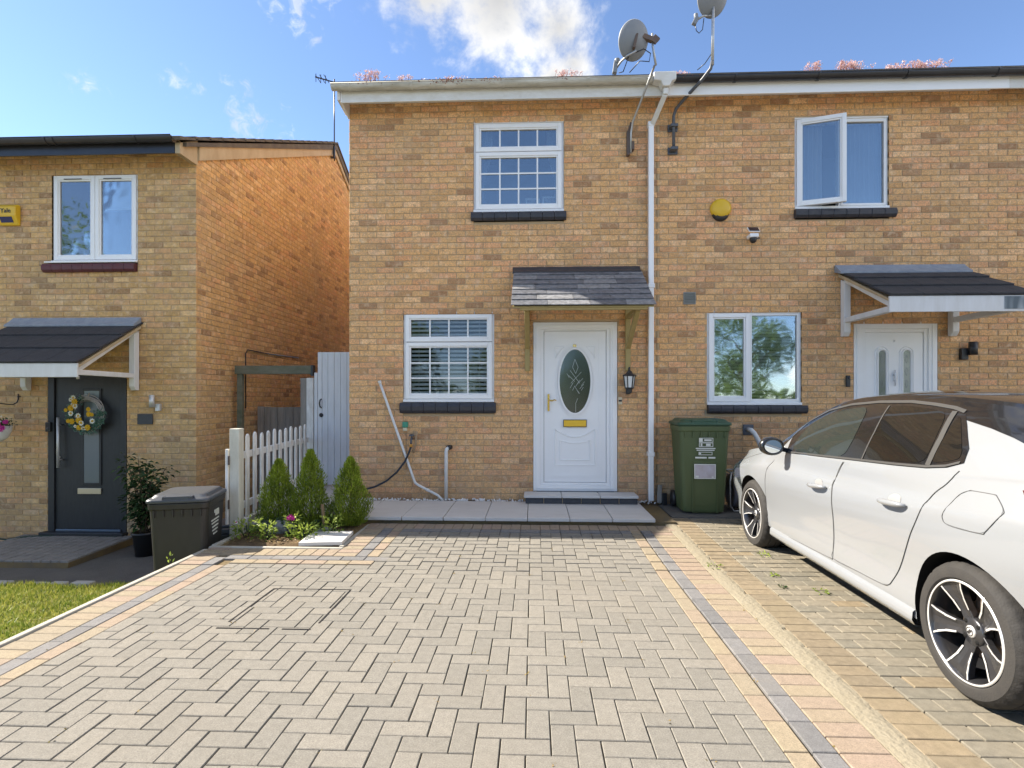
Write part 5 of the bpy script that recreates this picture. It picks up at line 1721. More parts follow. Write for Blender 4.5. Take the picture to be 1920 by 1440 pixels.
curtain('curtain', 'white curtain tied back at the left of the upstairs grid window', -.72, -.52, 3.72, 4.8, .16, M_CURTAIN, tie=-.72, folds=4)
curtain('curtain', 'white curtain tied back at the right of the upstairs grid window', .17, .36, 3.72, 4.8, .16, M_CURTAIN, tie=.36, folds=4)
curtain('curtain', 'pale net curtain behind the open casement', 3.24, 3.62, 3.72, 4.79, .18, M_CURTAIN, folds=7)
curtain('curtain', 'pale net curtain behind the fixed pane beside the open casement', 3.86, 4.31, 3.72, 4.79, .18, M_CURTAIN, folds=8)
for k, (x, w_, h_, tl, lb) in enumerate(((-.10, .18, .12, 0, 'white photo frame standing on the upstairs window board, left of the two'), (.115, .20, .14, .05, 'white photo frame leaning at the right end of the upstairs window board'))):
    t = thing('photo_frame', lb, 'photo frame', (x, .17, 3.74), group='photo frames in the upstairs window')
    mb = MB(); mb.frame(x, x + w_, 3.80, 3.80 + h_, .14, .155, .018); mb.build('frame', M_UPVC, t)
    mb = MB(); mb.box(x + .018, x + w_ - .018, .148, .153, 3.818, 3.80 + h_ - .018); mb.build('photo', M_PHOTO, t)


def blind(label, x0, x1, z0, z1, y, n, ang, mt=None):
    t = thing('venetian_blind', label, 'blind', ((x0 + x1) / 2, y, z1))
    s = MB(); s.obox((0, 0, 0), (x1 - x0, .046, .0025), Euler((ang, 0, 0)).to_matrix())
    first = s.build('slat', mt or M_BLIND, t, local=True)
    for k in range(n):
        o = first if k == 0 else first.copy()
        if k: COL.objects.link(o); o.parent = t
        o.location = Vector(((x0 + x1) / 2, y, z1 - .03 - (z1 - z0 - .06) * k / (n - 1))) - origin(t)
    mb = MB(); mb.box(x0, x1, y - .025, y + .025, z1 - .02, z1 + .02); mb.build('head_rail', M_UPVC, t)
    for x in (x0 + .15, (x0 + x1) / 2, x1 - .15):
        mb = MB(); mb.tube([(x, y - .025, z0), (x, y - .025, z1)], .0015, 4); mb.build('cord', M_UPVC, t)
    return t


blind('grey slatted blind behind the downstairs grid window', -1.60, -.53, 1.36, 2.42, .082, 20, R(38))
blind('pale slatted blind behind the downstairs window above the green bin', 2.18, 3.25, 1.33, 2.42, .15, 27, R(-38))
t = thing('roller_blind', 'white roller blind half lowered in the left upstairs window', 'blind', (-5.785, LY + .16, 4.3))
mb = MB(); mb.box(-6.3, -5.26, LY + .15, LY + .153, 3.92, 4.32); mb.build('fabric', M_LAMP_GLASS, t)
mb = MB(); mb.box(-6.3, -5.26, LY + .145, LY + .16, 3.905, 3.92); mb.build('bottom_bar', M_UPVC, t)

# ------------------------------------------------------------------ pipes, tap and hose on the centre house
t = thing('waste_pipe', 'thin white pipe leaning diagonally across the brick below the grid window', 'pipe', (-1.2, -.05, SZ))
mb = MB(); mb.tube([(-1.925, -.045, 1.575), (-1.50, -.045, .375), (-1.475, -.05, .315), (-1.43, -.06, .285), (-1.19, -.065, .165), (-1.14, -.065, .115), (-1.13, -.065, .09)], .0165, 12); mb.build('pipe', M_WATER_PIPE, t)
mb = MB(); mb.tube([(-1.93, -.045, 1.59), (-1.917, -.045, 1.553)], .021, 12); mb.tube([(-1.33, -.062, .235), (-1.295, -.063, .218)], .021, 12); mb.build('coupling', M_WATER_PIPE, t)
t = thing('waste_pipe', 'short upright white pipe with black elbow rising from the pebbles', 'pipe', (-1.08, -.05, SZ))
mb = MB(); mb.tube([(-1.085, -.055, .09), (-1.085, -.055, .70), (-1.08, -.05, .735), (-1.06, -.03, .755)], .023, 12); mb.build('pipe', M_WATER_PIPE, t)
mb = MB(); mb.tube([(-1.068, -.04, .75), (-1.05, -.02, .758), (-1.04, .005, .758)], .031, 12); mb.build('elbow', M_BLACK, t)
t = thing('socket_box', 'small green and cream plastic box on the brick above the garden tap', 'box', (-1.61, 0, 1.02))
mb = MB(); mb.box(-1.642, -1.572, -.045, -.002, 1.005, 1.075); mb.build('cover', M_GREENBOX, t, bevel=.008)
mb = MB(); mb.box(-1.635, -1.58, -.045, -.002, .962, 1.002); mb.build('socket', M_CREAMPLAS, t, bevel=.006)
mb = MB(); mb.tube([(-1.60, -.006, .962), (-1.60, -.006, .48)], .0025, 5); mb.build('wire', M_GREYMETAL, t)
t = thing('garden_tap', 'garden tap with orange connector and frayed lagging on the brick', 'tap', (-1.52, 0, .85))
mb = MB(); mb.tube([(-1.52, .0, .865), (-1.52, -.05, .865), (-1.52, -.075, .85), (-1.522, -.08, .80)], .013, 10); mb.tube([(-1.52, -.05, .865), (-1.52, -.05, .905)], .009, 8)
mb.lathe([(0, .0), (.035, .0), (.037, .01), (.02, .02), (0, .022)], 14, m4(-1.52, -.05, .90)); mb.build('tap_body', M_GREYMETAL, t)
mb = MB(); mb.tube([(-1.522, -.08, .80), (-1.525, -.08, .765)], .019, 12); mb.build('connector', M_ORANGE, t)
mb = MB()
for k in range(9):
    a = k * .7
    mb.tube([(-1.50 + .008 * math.cos(a), -.02, .70 + .02 * math.sin(a)), (-1.475 + .01 * math.cos(a), -.025, .79), (-1.47 + .012 * math.sin(a), -.025, .88), (-1.475 + .03 * math.cos(a * 1.7), -.03, .955 + .015 * math.sin(a))], .004, 5)
mb.build('lagging', M_FRAY, t)
mb = MB(); mb.tube([(-1.525, -.08, .765), (-1.545, -.08, .70), (-1.60, -.082, .58), (-1.70, -.085, .45), (-1.83, -.09, .34), (-1.97, -.10, .27), (-2.15, -.12, .225), (-2.30, -.15, .205), (-2.45, -.2, .19)], .0125, 10)
tag(mb.build('garden_hose', M_HOSE), 'dark hose curving down from the garden tap to behind the conifers', 'hose')
# bits at the foot of the downpipe
mb = MB(); mb.obox((1.545, -.06, .20), (.055, .02, .22), Euler((R(-8), R(4), 0)).to_matrix())
tag(mb.build('slate_offcut', M_GREYWOOD, bevel=.003), 'grey offcut leaning on the brick right of the downpipe foot', 'offcut')
mb = MB(); mb.obox((1.60, -.07, .13), (.06, .05, .16), Euler((R(-6), 0, .2)).to_matrix())
tag(mb.build('dark_offcut', M_BLACK, bevel=.006), 'short black offcut between the downpipe and the green bin', 'offcut')
t = thing('waste_outlet', 'white bent pipe through a grey wall plate behind the bonnet of the car', 'pipe', (2.63, 0, 1.0))
mb = MB(); mb.box(2.57, 2.70, -.02, -.001, .92, 1.05); mb.build('wall_plate', M_GREYMETAL, t, bevel=.01)
mb = MB(); mb.tube([(2.63, -.02, .99), (2.64, -.09, .985), (2.665, -.12, .95), (2.71, -.13, .86), (2.76, -.14, .72), (2.78, -.14, .2)], .028, 12); mb.build('pipe', M_WATER_PIPE, t)


# ------------------------------------------------------------------ bins
def wheelie_bin(t, w, d, h, body, lid, front=True):
    """tapered body with ribs and rim, hinged lid with raised rim and hand slot, two wheels; local frame, front towards -Y"""
    def ring(z, s, yo=0.0, r=.05, inset=0.0):
        W, Dp = w * s / 2 - inset, d * s / 2 - inset
        pts = []
        for cx, cy, a0 in ((W - r, -Dp + r, -90), (W - r, Dp - r, 0), (-W + r, Dp - r, 90), (-W + r, -Dp + r, 180)):
            for k in range(5):
                a = R(a0 + 22.5 * k)
                pts.append((cx + r * math.cos(a), cy + r * math.sin(a) + yo, z))
        return pts
    mb = MB()
    rings = [ring(.02, .80), ring(.10, .83), ring(h * .45, .89), ring(h * .80, .95), ring(h * .87, .965), ring(h * .875, 1.0), ring(h * .925, 1.015), ring(h * .93, .97)]
    n = 20
    v = [p for q in rings for p in q]
    f = [(i * n + k, i * n + (k + 1) % n, (i + 1) * n + (k + 1) % n, (i + 1) * n + k) for i in range(len(rings) - 1) for k in range(n)]
    f.append(tuple(range(n))[::-1])
    mb.add(v, f, smooth=False)
    mb.build('body', body, t, local=True, bevel=.006)
    for x in np.linspace(-.38, .38, 6):     # stiffening ribs under the rim
        mb = MB(); mb.obox((x * w, -d * .485, h * .84), (.012, .03, h * .06)); mb.build('rib', body, t, local=True)
    mb = MB()
    lr = [ring(h * .932, 1.05), ring(h * .955, 1.06), ring(h * .965, 1.02), ring(h * .975, .93), ring(h * .995, .86, .01), ring(h * 1.0, .78, .01)]
    v = [p for q in lr for p in q]
    f = [(i * n + k, i * n + (k + 1) % n, (i + 1) * n + (k + 1) % n, (i + 1) * n + k) for i in range(len(lr) - 1) for k in range(n)]
    f.append(tuple(range((len(lr) - 1) * n, len(lr) * n))); f.append(tuple(range(n))[::-1])
    mb.add(v, f)
    ld_ = mb.build('lid', lid, t, local=True, bevel=.006)
    mb = MB(); mb.obox((0, -d * .44, h * .972), (w * .42, .05, .02)); mb.build('hand_slot', M_BLACK, ld_, local=True, bevel=.006)
    mb = MB(); mb.frame(-w * .25, w * .25, h * .955, h * .99, -d * .52, -d * .41, .02); mb.build('lid_grip', lid, ld_, local=True, bevel=.006)
    for sx in (-1, 1):
        M4 = Matrix.Translation((sx * w * .44, d * .42, .10)) @ Matrix.Rotation(R(90), 4, 'Y')
        mb = MB(); mb.lathe([(0, -.025), (.06, -.025), (.095, -.02), (.10, 0), (.095, .02), (.06, .025), (0, .025)], 24, M4); mb.build('wheel', M_BLACK, t, local=True)
    mb = MB(); mb.tube([(-w * .42, d * .42, .10), (w * .42, d * .42, .10)], .012, 8); mb.build('axle', M_GREYMETAL, t, local=True)
    mb = MB(); mb.tube([(-w * .45, d * .46, h * .93), (-w * .45, d * .62, h * .935), (w * .45, d * .62, h * .935), (w * .45, d * .46, h * .93)], .015, 10); mb.build('handle', body, t, local=True)


gb = thing('wheelie_bin', 'green wheelie bin with white print and pinkish label against the brick', 'bin', (1.93, -.37, gz(-.4) + .005), R(-2))
wheelie_bin(gb, .57, .50, 1.07, M_BIN_GREEN, M_BIN_LID)


def print_bar(t, x, z, w, h, y, mt=None, name='print'):
    mb = MB(); mb.box(x - w / 2, x + w / 2, y - .0015, y, z - h / 2, z + h / 2)
    return mb.build(name, mt or M_PRINT, t, local=True)


def face_y(z): return -.5 * .5 * (.83 + (z - .107) * .1875) - .012


def print_outline(t, x, z, w, h, y):
    mb = MB(); mb.frame(x - w / 2, x + w / 2, z - h / 2, z + h / 2, y - .0015, y, .006); mb.build('print_box', M_PRINT, t, local=True)


print_outline(gb, .01, .835, .155, .05, face_y(.83)); print_bar(gb, -.045, .835, .035, .035, face_y(.83)); print_bar(gb, .03, .835, .08, .018, face_y(.83))
print_outline(gb, .01, .783, .155, .046, face_y(.78)); print_bar(gb, .035, .783, .05, .026, face_y(.78)); print_bar(gb, -.04, .783, .018, .03, face_y(.78))
for z, w_ in ((.742, .215), (.722, .195)): print_bar(gb, .005, z, w_, .011, face_y(z) - .001)
print_outline(gb, .005, .685, .15, .036, face_y(.68)); print_bar(gb, -.055, .685, .022, .018, face_y(.68))
print_bar(gb, -.045, .638, .125, .018, face_y(.64) - .002); print_bar(gb, .075, .638, .075, .018, face_y(.64) - .002)
mb = MB(); mb.frame(-.135, .145, .015, .60, -.232, -.222, .012, .012, .004, .03); mb.build('front_panel_ridge', M_BIN_GREEN, gb, local=True, bevel=.006)
mb = MB(); mb.frame(-.115, .12, .40, .565, -.2405, -.233, .008); mb.build('label_frame', M_PRINT, gb, local=True)
mb = MB(); mb.box(-.107, .112, -.2395, -.233, .408, .557); mb.build('label', M_LABEL, gb, local=True)
print_bar(gb, -.085, .425, .035, .02, -.241); print_bar(gb, .085, .42, .02, .014, -.241)

db = thing('wheelie_bin', 'charcoal wheelie bin with white side print standing below the edge of the driveway', 'bin', (-3.27, -1.74, LZ), R(15))
wheelie_bin(db, .50, .56, 1.03, M_BIN_DARK, M_BIN_DLID)
for k, (z, w_, o_) in enumerate(((.83, .13, .03), (.80, .10, .05), (.755, .22, 0), (.725, .19, 0), (.69, .17, .01), (.655, .15, .01), (.62, .11, .02))):
    mb = MB(); xx = .5 * .5 * (.83 + (z - .1) * .19) + .002
    mb.box(xx - .002, xx + .0035, -.14 + o_ - w_ / 2 + .1, -.14 + o_ + w_ / 2 + .1, z - .006 - (.008 if k < 2 else 0), z + .006 + (.008 if k < 2 else 0)); mb.build('print', M_PRINT, db, local=True)
cr = thing('recycling_box', 'low black recycling box with grey lid between the charcoal bin and the white post', 'box', (-3.30, -.75, LZ), R(8))
mb = MB(); mb.prism([(-.22, 0), (.22, 0), (.27, .44), (-.27, .44)], -.30, .30, 'xz'); mb.build('body', M_BLACK, cr, local=True, bevel=.02)
mb = MB(); mb.box(-.29, .29, -.32, .32, .44, .50); mb.box(-.24, .24, -.27, .27, .50, .53); mb.build('lid', M_BIN_DLID, cr, local=True, bevel=.02)

# hose reel beside the green bin
hrl = thing('hose_reel', 'wall-side hose reel with grey hose between the green bin and the white car', 'hose reel', (2.40, -.33, gz(-.3)))
mb = MB(); mb.lathe([(.09, -.10), (.19, -.10), (.205, -.085), (.185, -.07), (.195, -.055), (.185, -.035), (.20, -.015), (.185, .005), (.2, .03), (.185, .05), (.2, .075), (.19, .10), (.09, .10)], 28, m4(2.40, -.33, .29) @ Matrix.Rotation(R(90), 4, 'Y'), closed=True); mb.build('coil', M_HOSE_GREY, hrl)
mb = MB(); mb.tube([(2.27, -.45, .52), (2.25, -.47, .42), (2.25, -.48, .14), (2.29, -.48, .085), (2.52, -.48, .085)], .009, 8); mb.tube([(2.27, -.45, .52), (2.5, -.45, .53), (2.53, -.2, .53), (2.28, -.2, .52), (2.27, -.45, .52)], .009, 8); mb.build('stand', M_GALV, hrl)
mb = MB(); mb.tube([(2.31, -.06, .90), (2.31, -.07, .70), (2.29, -.08, .58), (2.30, -.15, .47), (2.36, -.25, .45)], .008, 8); mb.build('feed_hose', M_HOSE_GREY, hrl)
tp2 = thing('garden_tap', 'wall tap with yellow connector half hidden behind the green bin', 'tap', (2.31, 0, .97))
mb = MB(); mb.tube([(2.31, .0, .98), (2.31, -.05, .98), (2.31, -.07, .94)], .014, 10); mb.lathe([(0, 0), (.03, 0), (.03, .012), (0, .015)], 12, m4(2.31, -.045, 1.0)); mb.build('tap_body', M_GREYMETAL, tp2)
mb = MB(); mb.tube([(2.31, -.07, .945), (2.31, -.07, .90)], .024, 12); mb.build('connector', mat('yellow_plastic', (.60, .42, .03), .5, .4), tp2)

# ------------------------------------------------------------------ gate, fences
tg = thing('plank_gate', 'tall white-washed plank gate beside the corner of the end house', 'gate', (-2.8, .93, SZ))
xs = [-3.10, -3.035, -2.95, -2.858, -2.766, -2.674, -2.58, -2.49, -2.40, -2.335]
for k in range(len(xs) - 1):
    mb = MB(); mb.box(xs[k] + .002, xs[k + 1] - .002, .90 + .0012 * (k % 2), .92, SZ + .025, 2.035)
    mb.build('plank', M_GATE, tg, bevel=.003)
for z in (.35, 1.05, 1.80):
    mb = MB(); mb.box(-3.09, -2.34, .921, .95, z, z + .1); mb.build('ledge', M_GATE, tg)
mb = MB(); mb.tube([(-3.045, .898, 1.36), (-3.052, .87, 1.345), (-3.058, .86, 1.30), (-3.052, .868, 1.25), (-3.045, .898, 1.235)], .009, 8); mb.lathe([(0, 0), (.028, 0), (.03, .008), (.012, .014), (0, .016)], 16, m4(-3.045, .899, 1.13) @ Matrix.Rotation(R(90), 4, 'X')); mb.build('latch', M_BLACK, tg)
mb = MB(); mb.box(-3.155, -3.108, .91, .95, SZ + .02, 1.74); mb.build('gate_stile', M_GATE, tg, bevel=.004)
pf = thing('gate_post', 'flaking white post between the plank gate and the weathered frame', 'post', (-3.22, .92, SZ))
mb = MB(); mb.box(-3.265, -3.165, .90, .98, LZ, 1.665); mb.build('post', M_PICKET, pf, bevel=.006)
mb = MB(); mb.box(-3.37, -3.27, .94, .99, LZ, 1.665); mb.build('side_board', M_GREYWOOD, pf, bevel=.005)
wf = thing('timber_frame', 'mossy weathered timber frame spanning the side passage against the left-hand gable', 'gate frame', (-3.8, .95, LZ))
mb = MB(); mb.box(-4.30, -4.225, .92, .99, LZ, 1.72); mb.build('post', M_MOSSWOOD, wf, bevel=.006)
mb = MB(); mb.box(-4.33, -3.20, .91, 1.0, 1.722, 1.845); mb.build('beam', M_MOSSWOOD, wf, bevel=.008)
mb = MB(); mb.box(-3.20, -3.172, .9, 1.0, 1.69, 1.85); mb.build('beam_end', M_BLACK, wf)
gf = thing('board_fence', 'grey weathered board fence behind the timber frame in the side passage', 'fence', (-3.8, 2.2, LZ))
k = 0
x = -4.36
fr = random.Random(8)
while x < -3.3:
    w_ = fr.uniform(.10, .135)
    mb = MB(); mb.box(x + .002, x + w_ - .002, 1.62 + .008 * (k % 2), 1.645 + .008 * (k % 2), LZ, 1.235 + fr.uniform(-.008, .008)); mb.build('board', M_GREYWOOD, gf, bevel=.003)
    x += w_; k += 1
mb = MB(); mb.box(-4.36, -3.3, 1.66, 1.70, .9, 1.0); mb.build('rail', M_GREYWOOD, gf)
mb = MB(); mb.tube([(-4.40, 1.35, 1.22), (-4.40, 1.35, 2.06), (-4.395, 1.4, 2.12), (-4.395, 2.0, 2.11), (-4.395, 3.2, 2.13)], .009, 6)
tag(mb.build('wall_cable', M_BLACK), 'thin dark cable fixed along the left-hand gable above the timber frame', 'cable')
pk = thing('picket_fence', 'worn white picket fence running back from the cream post to the plank gate', 'fence', (-3.0, -.2, 0))
A, B = Vector((-2.99, -1.32, 0)), Vector((-3.20, .86, 0))
u = (B - A).normalized(); nn = Vector((-u.y, u.x, 0))
for k in range(11):
    p = A + u * (.14 + (B - A - u * .16).length * k / 11.0)
    h = 1.0 + .012 * math.sin(k * 2.1)
    pts = [(-.034, .14), (.034, .14), (.034, h - .05), (.026, h - .018), (.0, h), (-.026, h - .018), (-.034, h - .05)]
    mb = MB()
    v = [(p + u * a + nn * o_).to_tuple()[:2] + (z,) for o_ in (-.01, .01) for a, z in pts]
    n7 = len(pts)
    mb.add(v, [tuple(range(n7)), tuple(range(2 * n7 - 1, n7 - 1, -1))] + [(i, (i + 1) % n7, n7 + (i + 1) % n7, n7 + i) for i in range(n7)])
    mb.build('picket', M_PICKET, pk, bevel=.003)
for z in (.26, .78):
    mb = MB(); mb.bar(A + nn * .03 + Vector((0, 0, z)), B + nn * .03 + Vector((0, 0, z)), .035, .07); mb.build('rail', M_PICKET, pk, bevel=.004)
mb = MB(); mb.bar(A + Vector((.0, .05, .08)), B + Vector((0, 0, .08)), .06, .10); mb.build('gravel_board', M_PICKET, pk, bevel=.004)
ps = thing('fence_post', 'stout cream wooden post at the front end of the picket fence', 'post', (-3.0, -1.40, 0))
mb = MB(); mb.box(-3.055, -2.955, -1.43, -1.335, -.30, 1.065); mb.build('post', mat('cream_painted_post', (.62, .60, .52), .6, .35, var=.6, vscale=14, base2=(.42, .38, .30), stretch=(1, 1, .3), bump=.2, bscale=40), ps, bevel=.006)
for z in (.26, .70):
    mb = MB(); mb.box(-3.062, -3.051, -1.445, -1.40, z, z + .09); mb.build('hinge', M_RUST, ps)
mb = MB(); mb.box(-3.092, -3.065, -1.44, -1.41, .10, .86); mb.build('side_batten', M_PICKET, ps, bevel=.004)

# ------------------------------------------------------------------ planting bed
bed = MB()
pb2 = random.Random(19)
nx, ny = 22, 18
v = []
for i in range(nx + 1):
    for j in range(ny + 1):
        x = -2.90 + 1.14 * i / nx; y = -1.89 + .86 * j / ny
        e = min(i, nx - i, j, ny - j)
        v.append((x, y, -.012 + (.02 + .03 * pb2.random()) * min(1, e / 2)))
bed.add(v, [(i * (ny + 1) + j, (i + 1) * (ny + 1) + j, (i + 1) * (ny + 1) + j + 1, i * (ny + 1) + j + 1) for i in range(nx) for j in range(ny)], smooth=True)
bed.box(-2.90, -1.76, -1.89, -1.03, -.5, -.03)
struct(bed.build('planting_bed', M_SOIL))
mb = MB()
mb.box(-2.95, -1.72, -1.95, -1.905, -.08, .022); be = mb.build('bed_edging', M_CONC, bevel=.006)
mb = MB(); mb.box(-1.765, -1.72, -1.904, -1.05, -.08, .030); struct(mb.build('bed_edging', M_CONC, bevel=.006)); struct(be)
mb = MB(); mb.box(-2.95, -2.905, -1.904, -1.0, -.5, .03); struct(mb.build('bed_edging', M_CONC, bevel=.006))
mb = MB(); mb.obox((-1.955, -1.70, .045), (.40, .36, .035), Euler((.03, -.02, .05)).to_matrix())
tag(mb.build('stepping_slab', M_SLAB, bevel=.006), 'loose pale square slab lying at the front corner of the planting bed', 'slab')
stn = random.Random(23)
for c, s, lb in (((-2.50, -1.42, .07), (.13, .09, .075), 'dark rounded rock in the planting bed behind the bright leafy plants'), ((-2.80, -1.30, .06), (.15, .10, .06), 'grey rock at the foot of the cream post'),
                 ((-2.10, -1.40, .03), (.09, .07, .05), 'brownish stone at the foot of the wooden stake')):
    bm = bmesh.new(); bmesh.ops.create_icosphere(bm, subdivisions=3, radius=1)
    for q in bm.verts:
        f_ = 1 + .14 * math.sin(q.co.x * 3.1 + c[0] * 9) * math.cos(q.co.y * 2.7) + .08 * math.sin(q.co.z * 5 + q.co.x * 4)
        q.co = Vector((q.co.x * s[0] * f_, q.co.y * s[1] * f_, q.co.z * s[2] * f_))
    for f_ in bm.faces: f_.smooth = True
    me = bpy.data.meshes.new('rock'); bm.to_mesh(me); bm.free(); me.materials.append(M_ROCK)
    o = bpy.data.objects.new('rock', me); COL.objects.link(o); o.location = c; tag(o, lb, 'rock')


def conifer(x, y, h, r, label, seed):
    """upright thuja: sprays of small upward fans spread through a cone, denser outside, sunlit top put into the leaf tone"""
    q = random.Random(seed)
    t = thing('conifer', label, 'conifer', (x, y, .03), group='small conifers in the planting bed')
    mb = MB(); mb.tube([(x, y, .0), (x + .01, y, h * .4), (x, y, h * .85)], [.018, .012, .004], 8); mb.build('trunk', M_BARK, t)
    P, T = [], []
    for k in range(10500):
        z = h * (q.random() ** 1.25)
        s = z / h
        prof = (math.sin(min(1, s * 3.2 + .25) * math.pi / 2)) * (1 - s) ** .72 * 1.12 + .02
        a = q.uniform(0, 2 * math.pi)
        lump = 1 + .20 * math.sin(a * 3 + s * 11 + seed) + .12 * math.sin(a * 7 - s * 17)
        rad = r * prof * lump * (q.random() ** .35) * q.uniform(.85, 1.1)
        c = Vector((x + rad * math.cos(a), y + rad * math.sin(a), .04 + z))
        out = Vector((math.cos(a), math.sin(a), 0))
        d = (Vector((0, 0, 1)) * q.uniform(.6, 1.3) + out * q.uniform(.1, .7) + Vector((q.gauss(0, .25), q.gauss(0, .25), 0))).normalized()
        sd = d.cross(Vector((q.gauss(0, 1), q.gauss(0, 1), q.gauss(0, .4)))).normalized()
        L1 = q.uniform(.022, .048) * (1.2 - .35 * s); w1 = q.uniform(.0022, .0045)
        P.append([c - sd * w1 * .5, c + d * L1 * .55 - sd * w1, c + d * L1, c + d * L1 * .55 + sd * w1])
        T.append(min(1, max(0, .05 + .55 * (rad / (r * prof * lump + 1e-4)) * q.random() + .42 * s + q.gauss(0, .1))))  # lighter outer tips; sunlit upper part painted in by height
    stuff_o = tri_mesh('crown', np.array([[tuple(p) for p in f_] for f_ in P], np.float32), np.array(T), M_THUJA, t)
    return t


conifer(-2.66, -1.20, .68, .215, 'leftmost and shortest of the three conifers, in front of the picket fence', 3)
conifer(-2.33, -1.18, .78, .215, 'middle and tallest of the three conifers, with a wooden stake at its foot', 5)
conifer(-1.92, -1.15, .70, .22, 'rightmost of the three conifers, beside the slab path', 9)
mb = MB(); mb.bar((-2.10, -1.38, .0), (-2.135, -1.36, .30), .03, .02)
tag(mb.build('stake', M_STAKE, bevel=.004), 'short wooden stake leaning between the two right-hand conifers', 'stake')


def leafy(t, c, r, h, n, s0, s1, mt, seed, name='leaves', up=.5):
    q = random.Random(seed)
    P, T = [], []
    for k in range(n):
        a = q.uniform(0, 6.283); rr_ = r * math.sqrt(q.random()); z = h * q.random()
        p = Vector((c[0] + rr_ * math.cos(a), c[1] + rr_ * math.sin(a), c[2] + z))
        d = Vector((math.cos(a) * q.random(), math.sin(a) * q.random(), up * q.uniform(-.3, 1.3))).normalized()
        sd = d.cross(Vector((q.gauss(0, 1), q.gauss(0, 1), 1))).normalized(); s = q.uniform(s0, s1)
        nrm = sd.cross(d) * s * .25
        P.append([p, p + d * s + sd * s * .42 + nrm, p + d * s * 2, p + d * s - sd * s * .42 + nrm]); T.append(q.random() * .6 + .4 * z / h)
    return tri_mesh(name, np.array([[tuple(v_) for v_ in f_] for f_ in P], np.float32), np.array(T), mt, t)


for k, (x, y, r, h, n, lb, fl) in enumerate(((-2.78, -1.62, .11, .16, 170, 'leftmost bright green bedding plant with a pale flower', 'w'), (-2.54, -1.66, .06, .14, 90, 'narrow bright green bedding plant left of the pink flower', None),
                                            (-2.33, -1.60, .055, .20, 100, 'upright bedding plant topped by one magenta flower', 'p'), (-2.19, -1.66, .10, .13, 150, 'broad bright green bedding plant behind the loose slab', None),
                                            (-1.98, -1.50, .085, .17, 120, 'bright green bedding plant in front of the rightmost conifer', None))):
    t = thing('bedding_plant', lb, 'plant', (x, y, .03), group='bedding plants in the planting bed')
    leafy(t, (x, y, .02), r * 1.15, h * 1.1, int(n * 1.3), .014, .026, M_BRIGHTLEAF, 60 + k)
    mb = MB()
    for q in range(6): mb.tube([(x, y, .0), (x + r * .6 * math.cos(q), y + r * .6 * math.sin(q), h * .8)], .003, 4)
    mb.build('stem', M_SHRUB, t)
    if fl == 'p':
        for q in range(3): flower((x + .02 * q - .01, y - .06, .225 + .012 * (q % 2)), .028, M_PINK, t, M_PINK, 6)
    if fl == 'w': flower((x - .05, y - .08, .19), .022, M_WHITEPET, t, M_PINK, 6)
for k, (x, y, r, h, n, lb) in enumerate(((-2.64, -1.45, .08, .13, 110, 'dark green low plant beside the cream post'), (-2.42, -1.43, .09, .16, 120, 'dark green low plant behind the magenta flower'), (-2.2, -1.42, .1, .1, 120, 'dark low plant between the conifers and the bedding plants'))):
    t = thing('low_plant', lb, 'plant', (x, y, .03), group='low dark plants in the planting bed')
    leafy(t, (x, y, .03), r, h, n, .014, .024, M_SHRUB, 90 + k)
# leaf litter
lq = random.Random(44)
P, T = [], []
for k in range(420):
    x, y = lq.uniform(-2.88, -1.78), lq.uniform(-1.87, -1.1)
    c = Vector((x, y, .03 + lq.random() * .012)); a = lq.uniform(0, 6.28); s = lq.uniform(.008, .02)
    d = Vector((math.cos(a), math.sin(a), lq.gauss(0, .3))).normalized(); sd = d.cross(Vector((lq.gauss(0, .3), lq.gauss(0, .3), 1))).normalized()
    P.append([c - d * s, c + sd * s * .5, c + d * s, c - sd * s * .5]); T.append(lq.random())
stuff(tri_mesh('leaf_litter', np.array([[tuple(v_) for v_ in f_] for f_ in P], np.float32), np.array(T), leaf_mat('dry_leaf', (.13, .075, .03), (.34, .23, .10), 20, trans=.1)))

# potted shrub by the dark door
sp = thing('potted_shrub', 'tall glossy-leaved shrub in a black pot beside the dark door', 'potted plant', (-4.70, -.38, LZ))
mb = MB(); mb.lathe([(.0, LZ + .004), (.105, LZ + .004), (.135, LZ + .26), (.148, LZ + .265), (.148, LZ + .29), (.128, LZ + .29), (.12, LZ + .25), (0, LZ + .25)], 28, m4(-4.70, -.38, 0)); mb.build('pot', M_BLACK, sp)
q = random.Random(12)
st = MB(); P, T = [], []
for k in range(13):
    base = Vector((-4.70 + q.gauss(0, .03), -.38 + q.gauss(0, .03), LZ + .25))
    hgt = q.uniform(.55, 1.2); lean = Vector((q.gauss(.06, .26), q.gauss(-.02, .14), 0))
    pts = [base + lean * (s ** 1.6) + Vector((0, 0, hgt * s * (1 - .12 * s))) for s in np.linspace(0, 1, 9)]
    st.tube(pts, [.009 - .006 * s for s in np.linspace(0, 1, 9)], 6)
    for s in np.arange(.22, 1.0, .035):
        p = base + lean * (s ** 1.6) + Vector((0, 0, hgt * s * (1 - .12 * s)))
        for e in range(3):
            a = q.uniform(0, 6.28); d = Vector((math.cos(a), math.sin(a), q.uniform(-.7, .3))).normalized(); tw = p + d * q.uniform(.02, .10)
            sd = d.cross(Vector((q.gauss(0, .5), q.gauss(0, .5), 1))).normalized(); l = q.uniform(.028, .048)
            nn2 = sd.cross(d) * l * .18
            P.append([tw, tw + d * l * .8 + sd * l * .5 + nn2, tw + d * l * 2 - Vector((0, 0, .012)), tw + d * l * .8 - sd * l * .5 + nn2]); T.append(q.random())
st.build('stem', M_BARK, sp)
tri_mesh('foliage', np.array([[tuple(v_) for v_ in f_] for f_ in P], np.float32), np.array(T), M_SHRUB, sp)
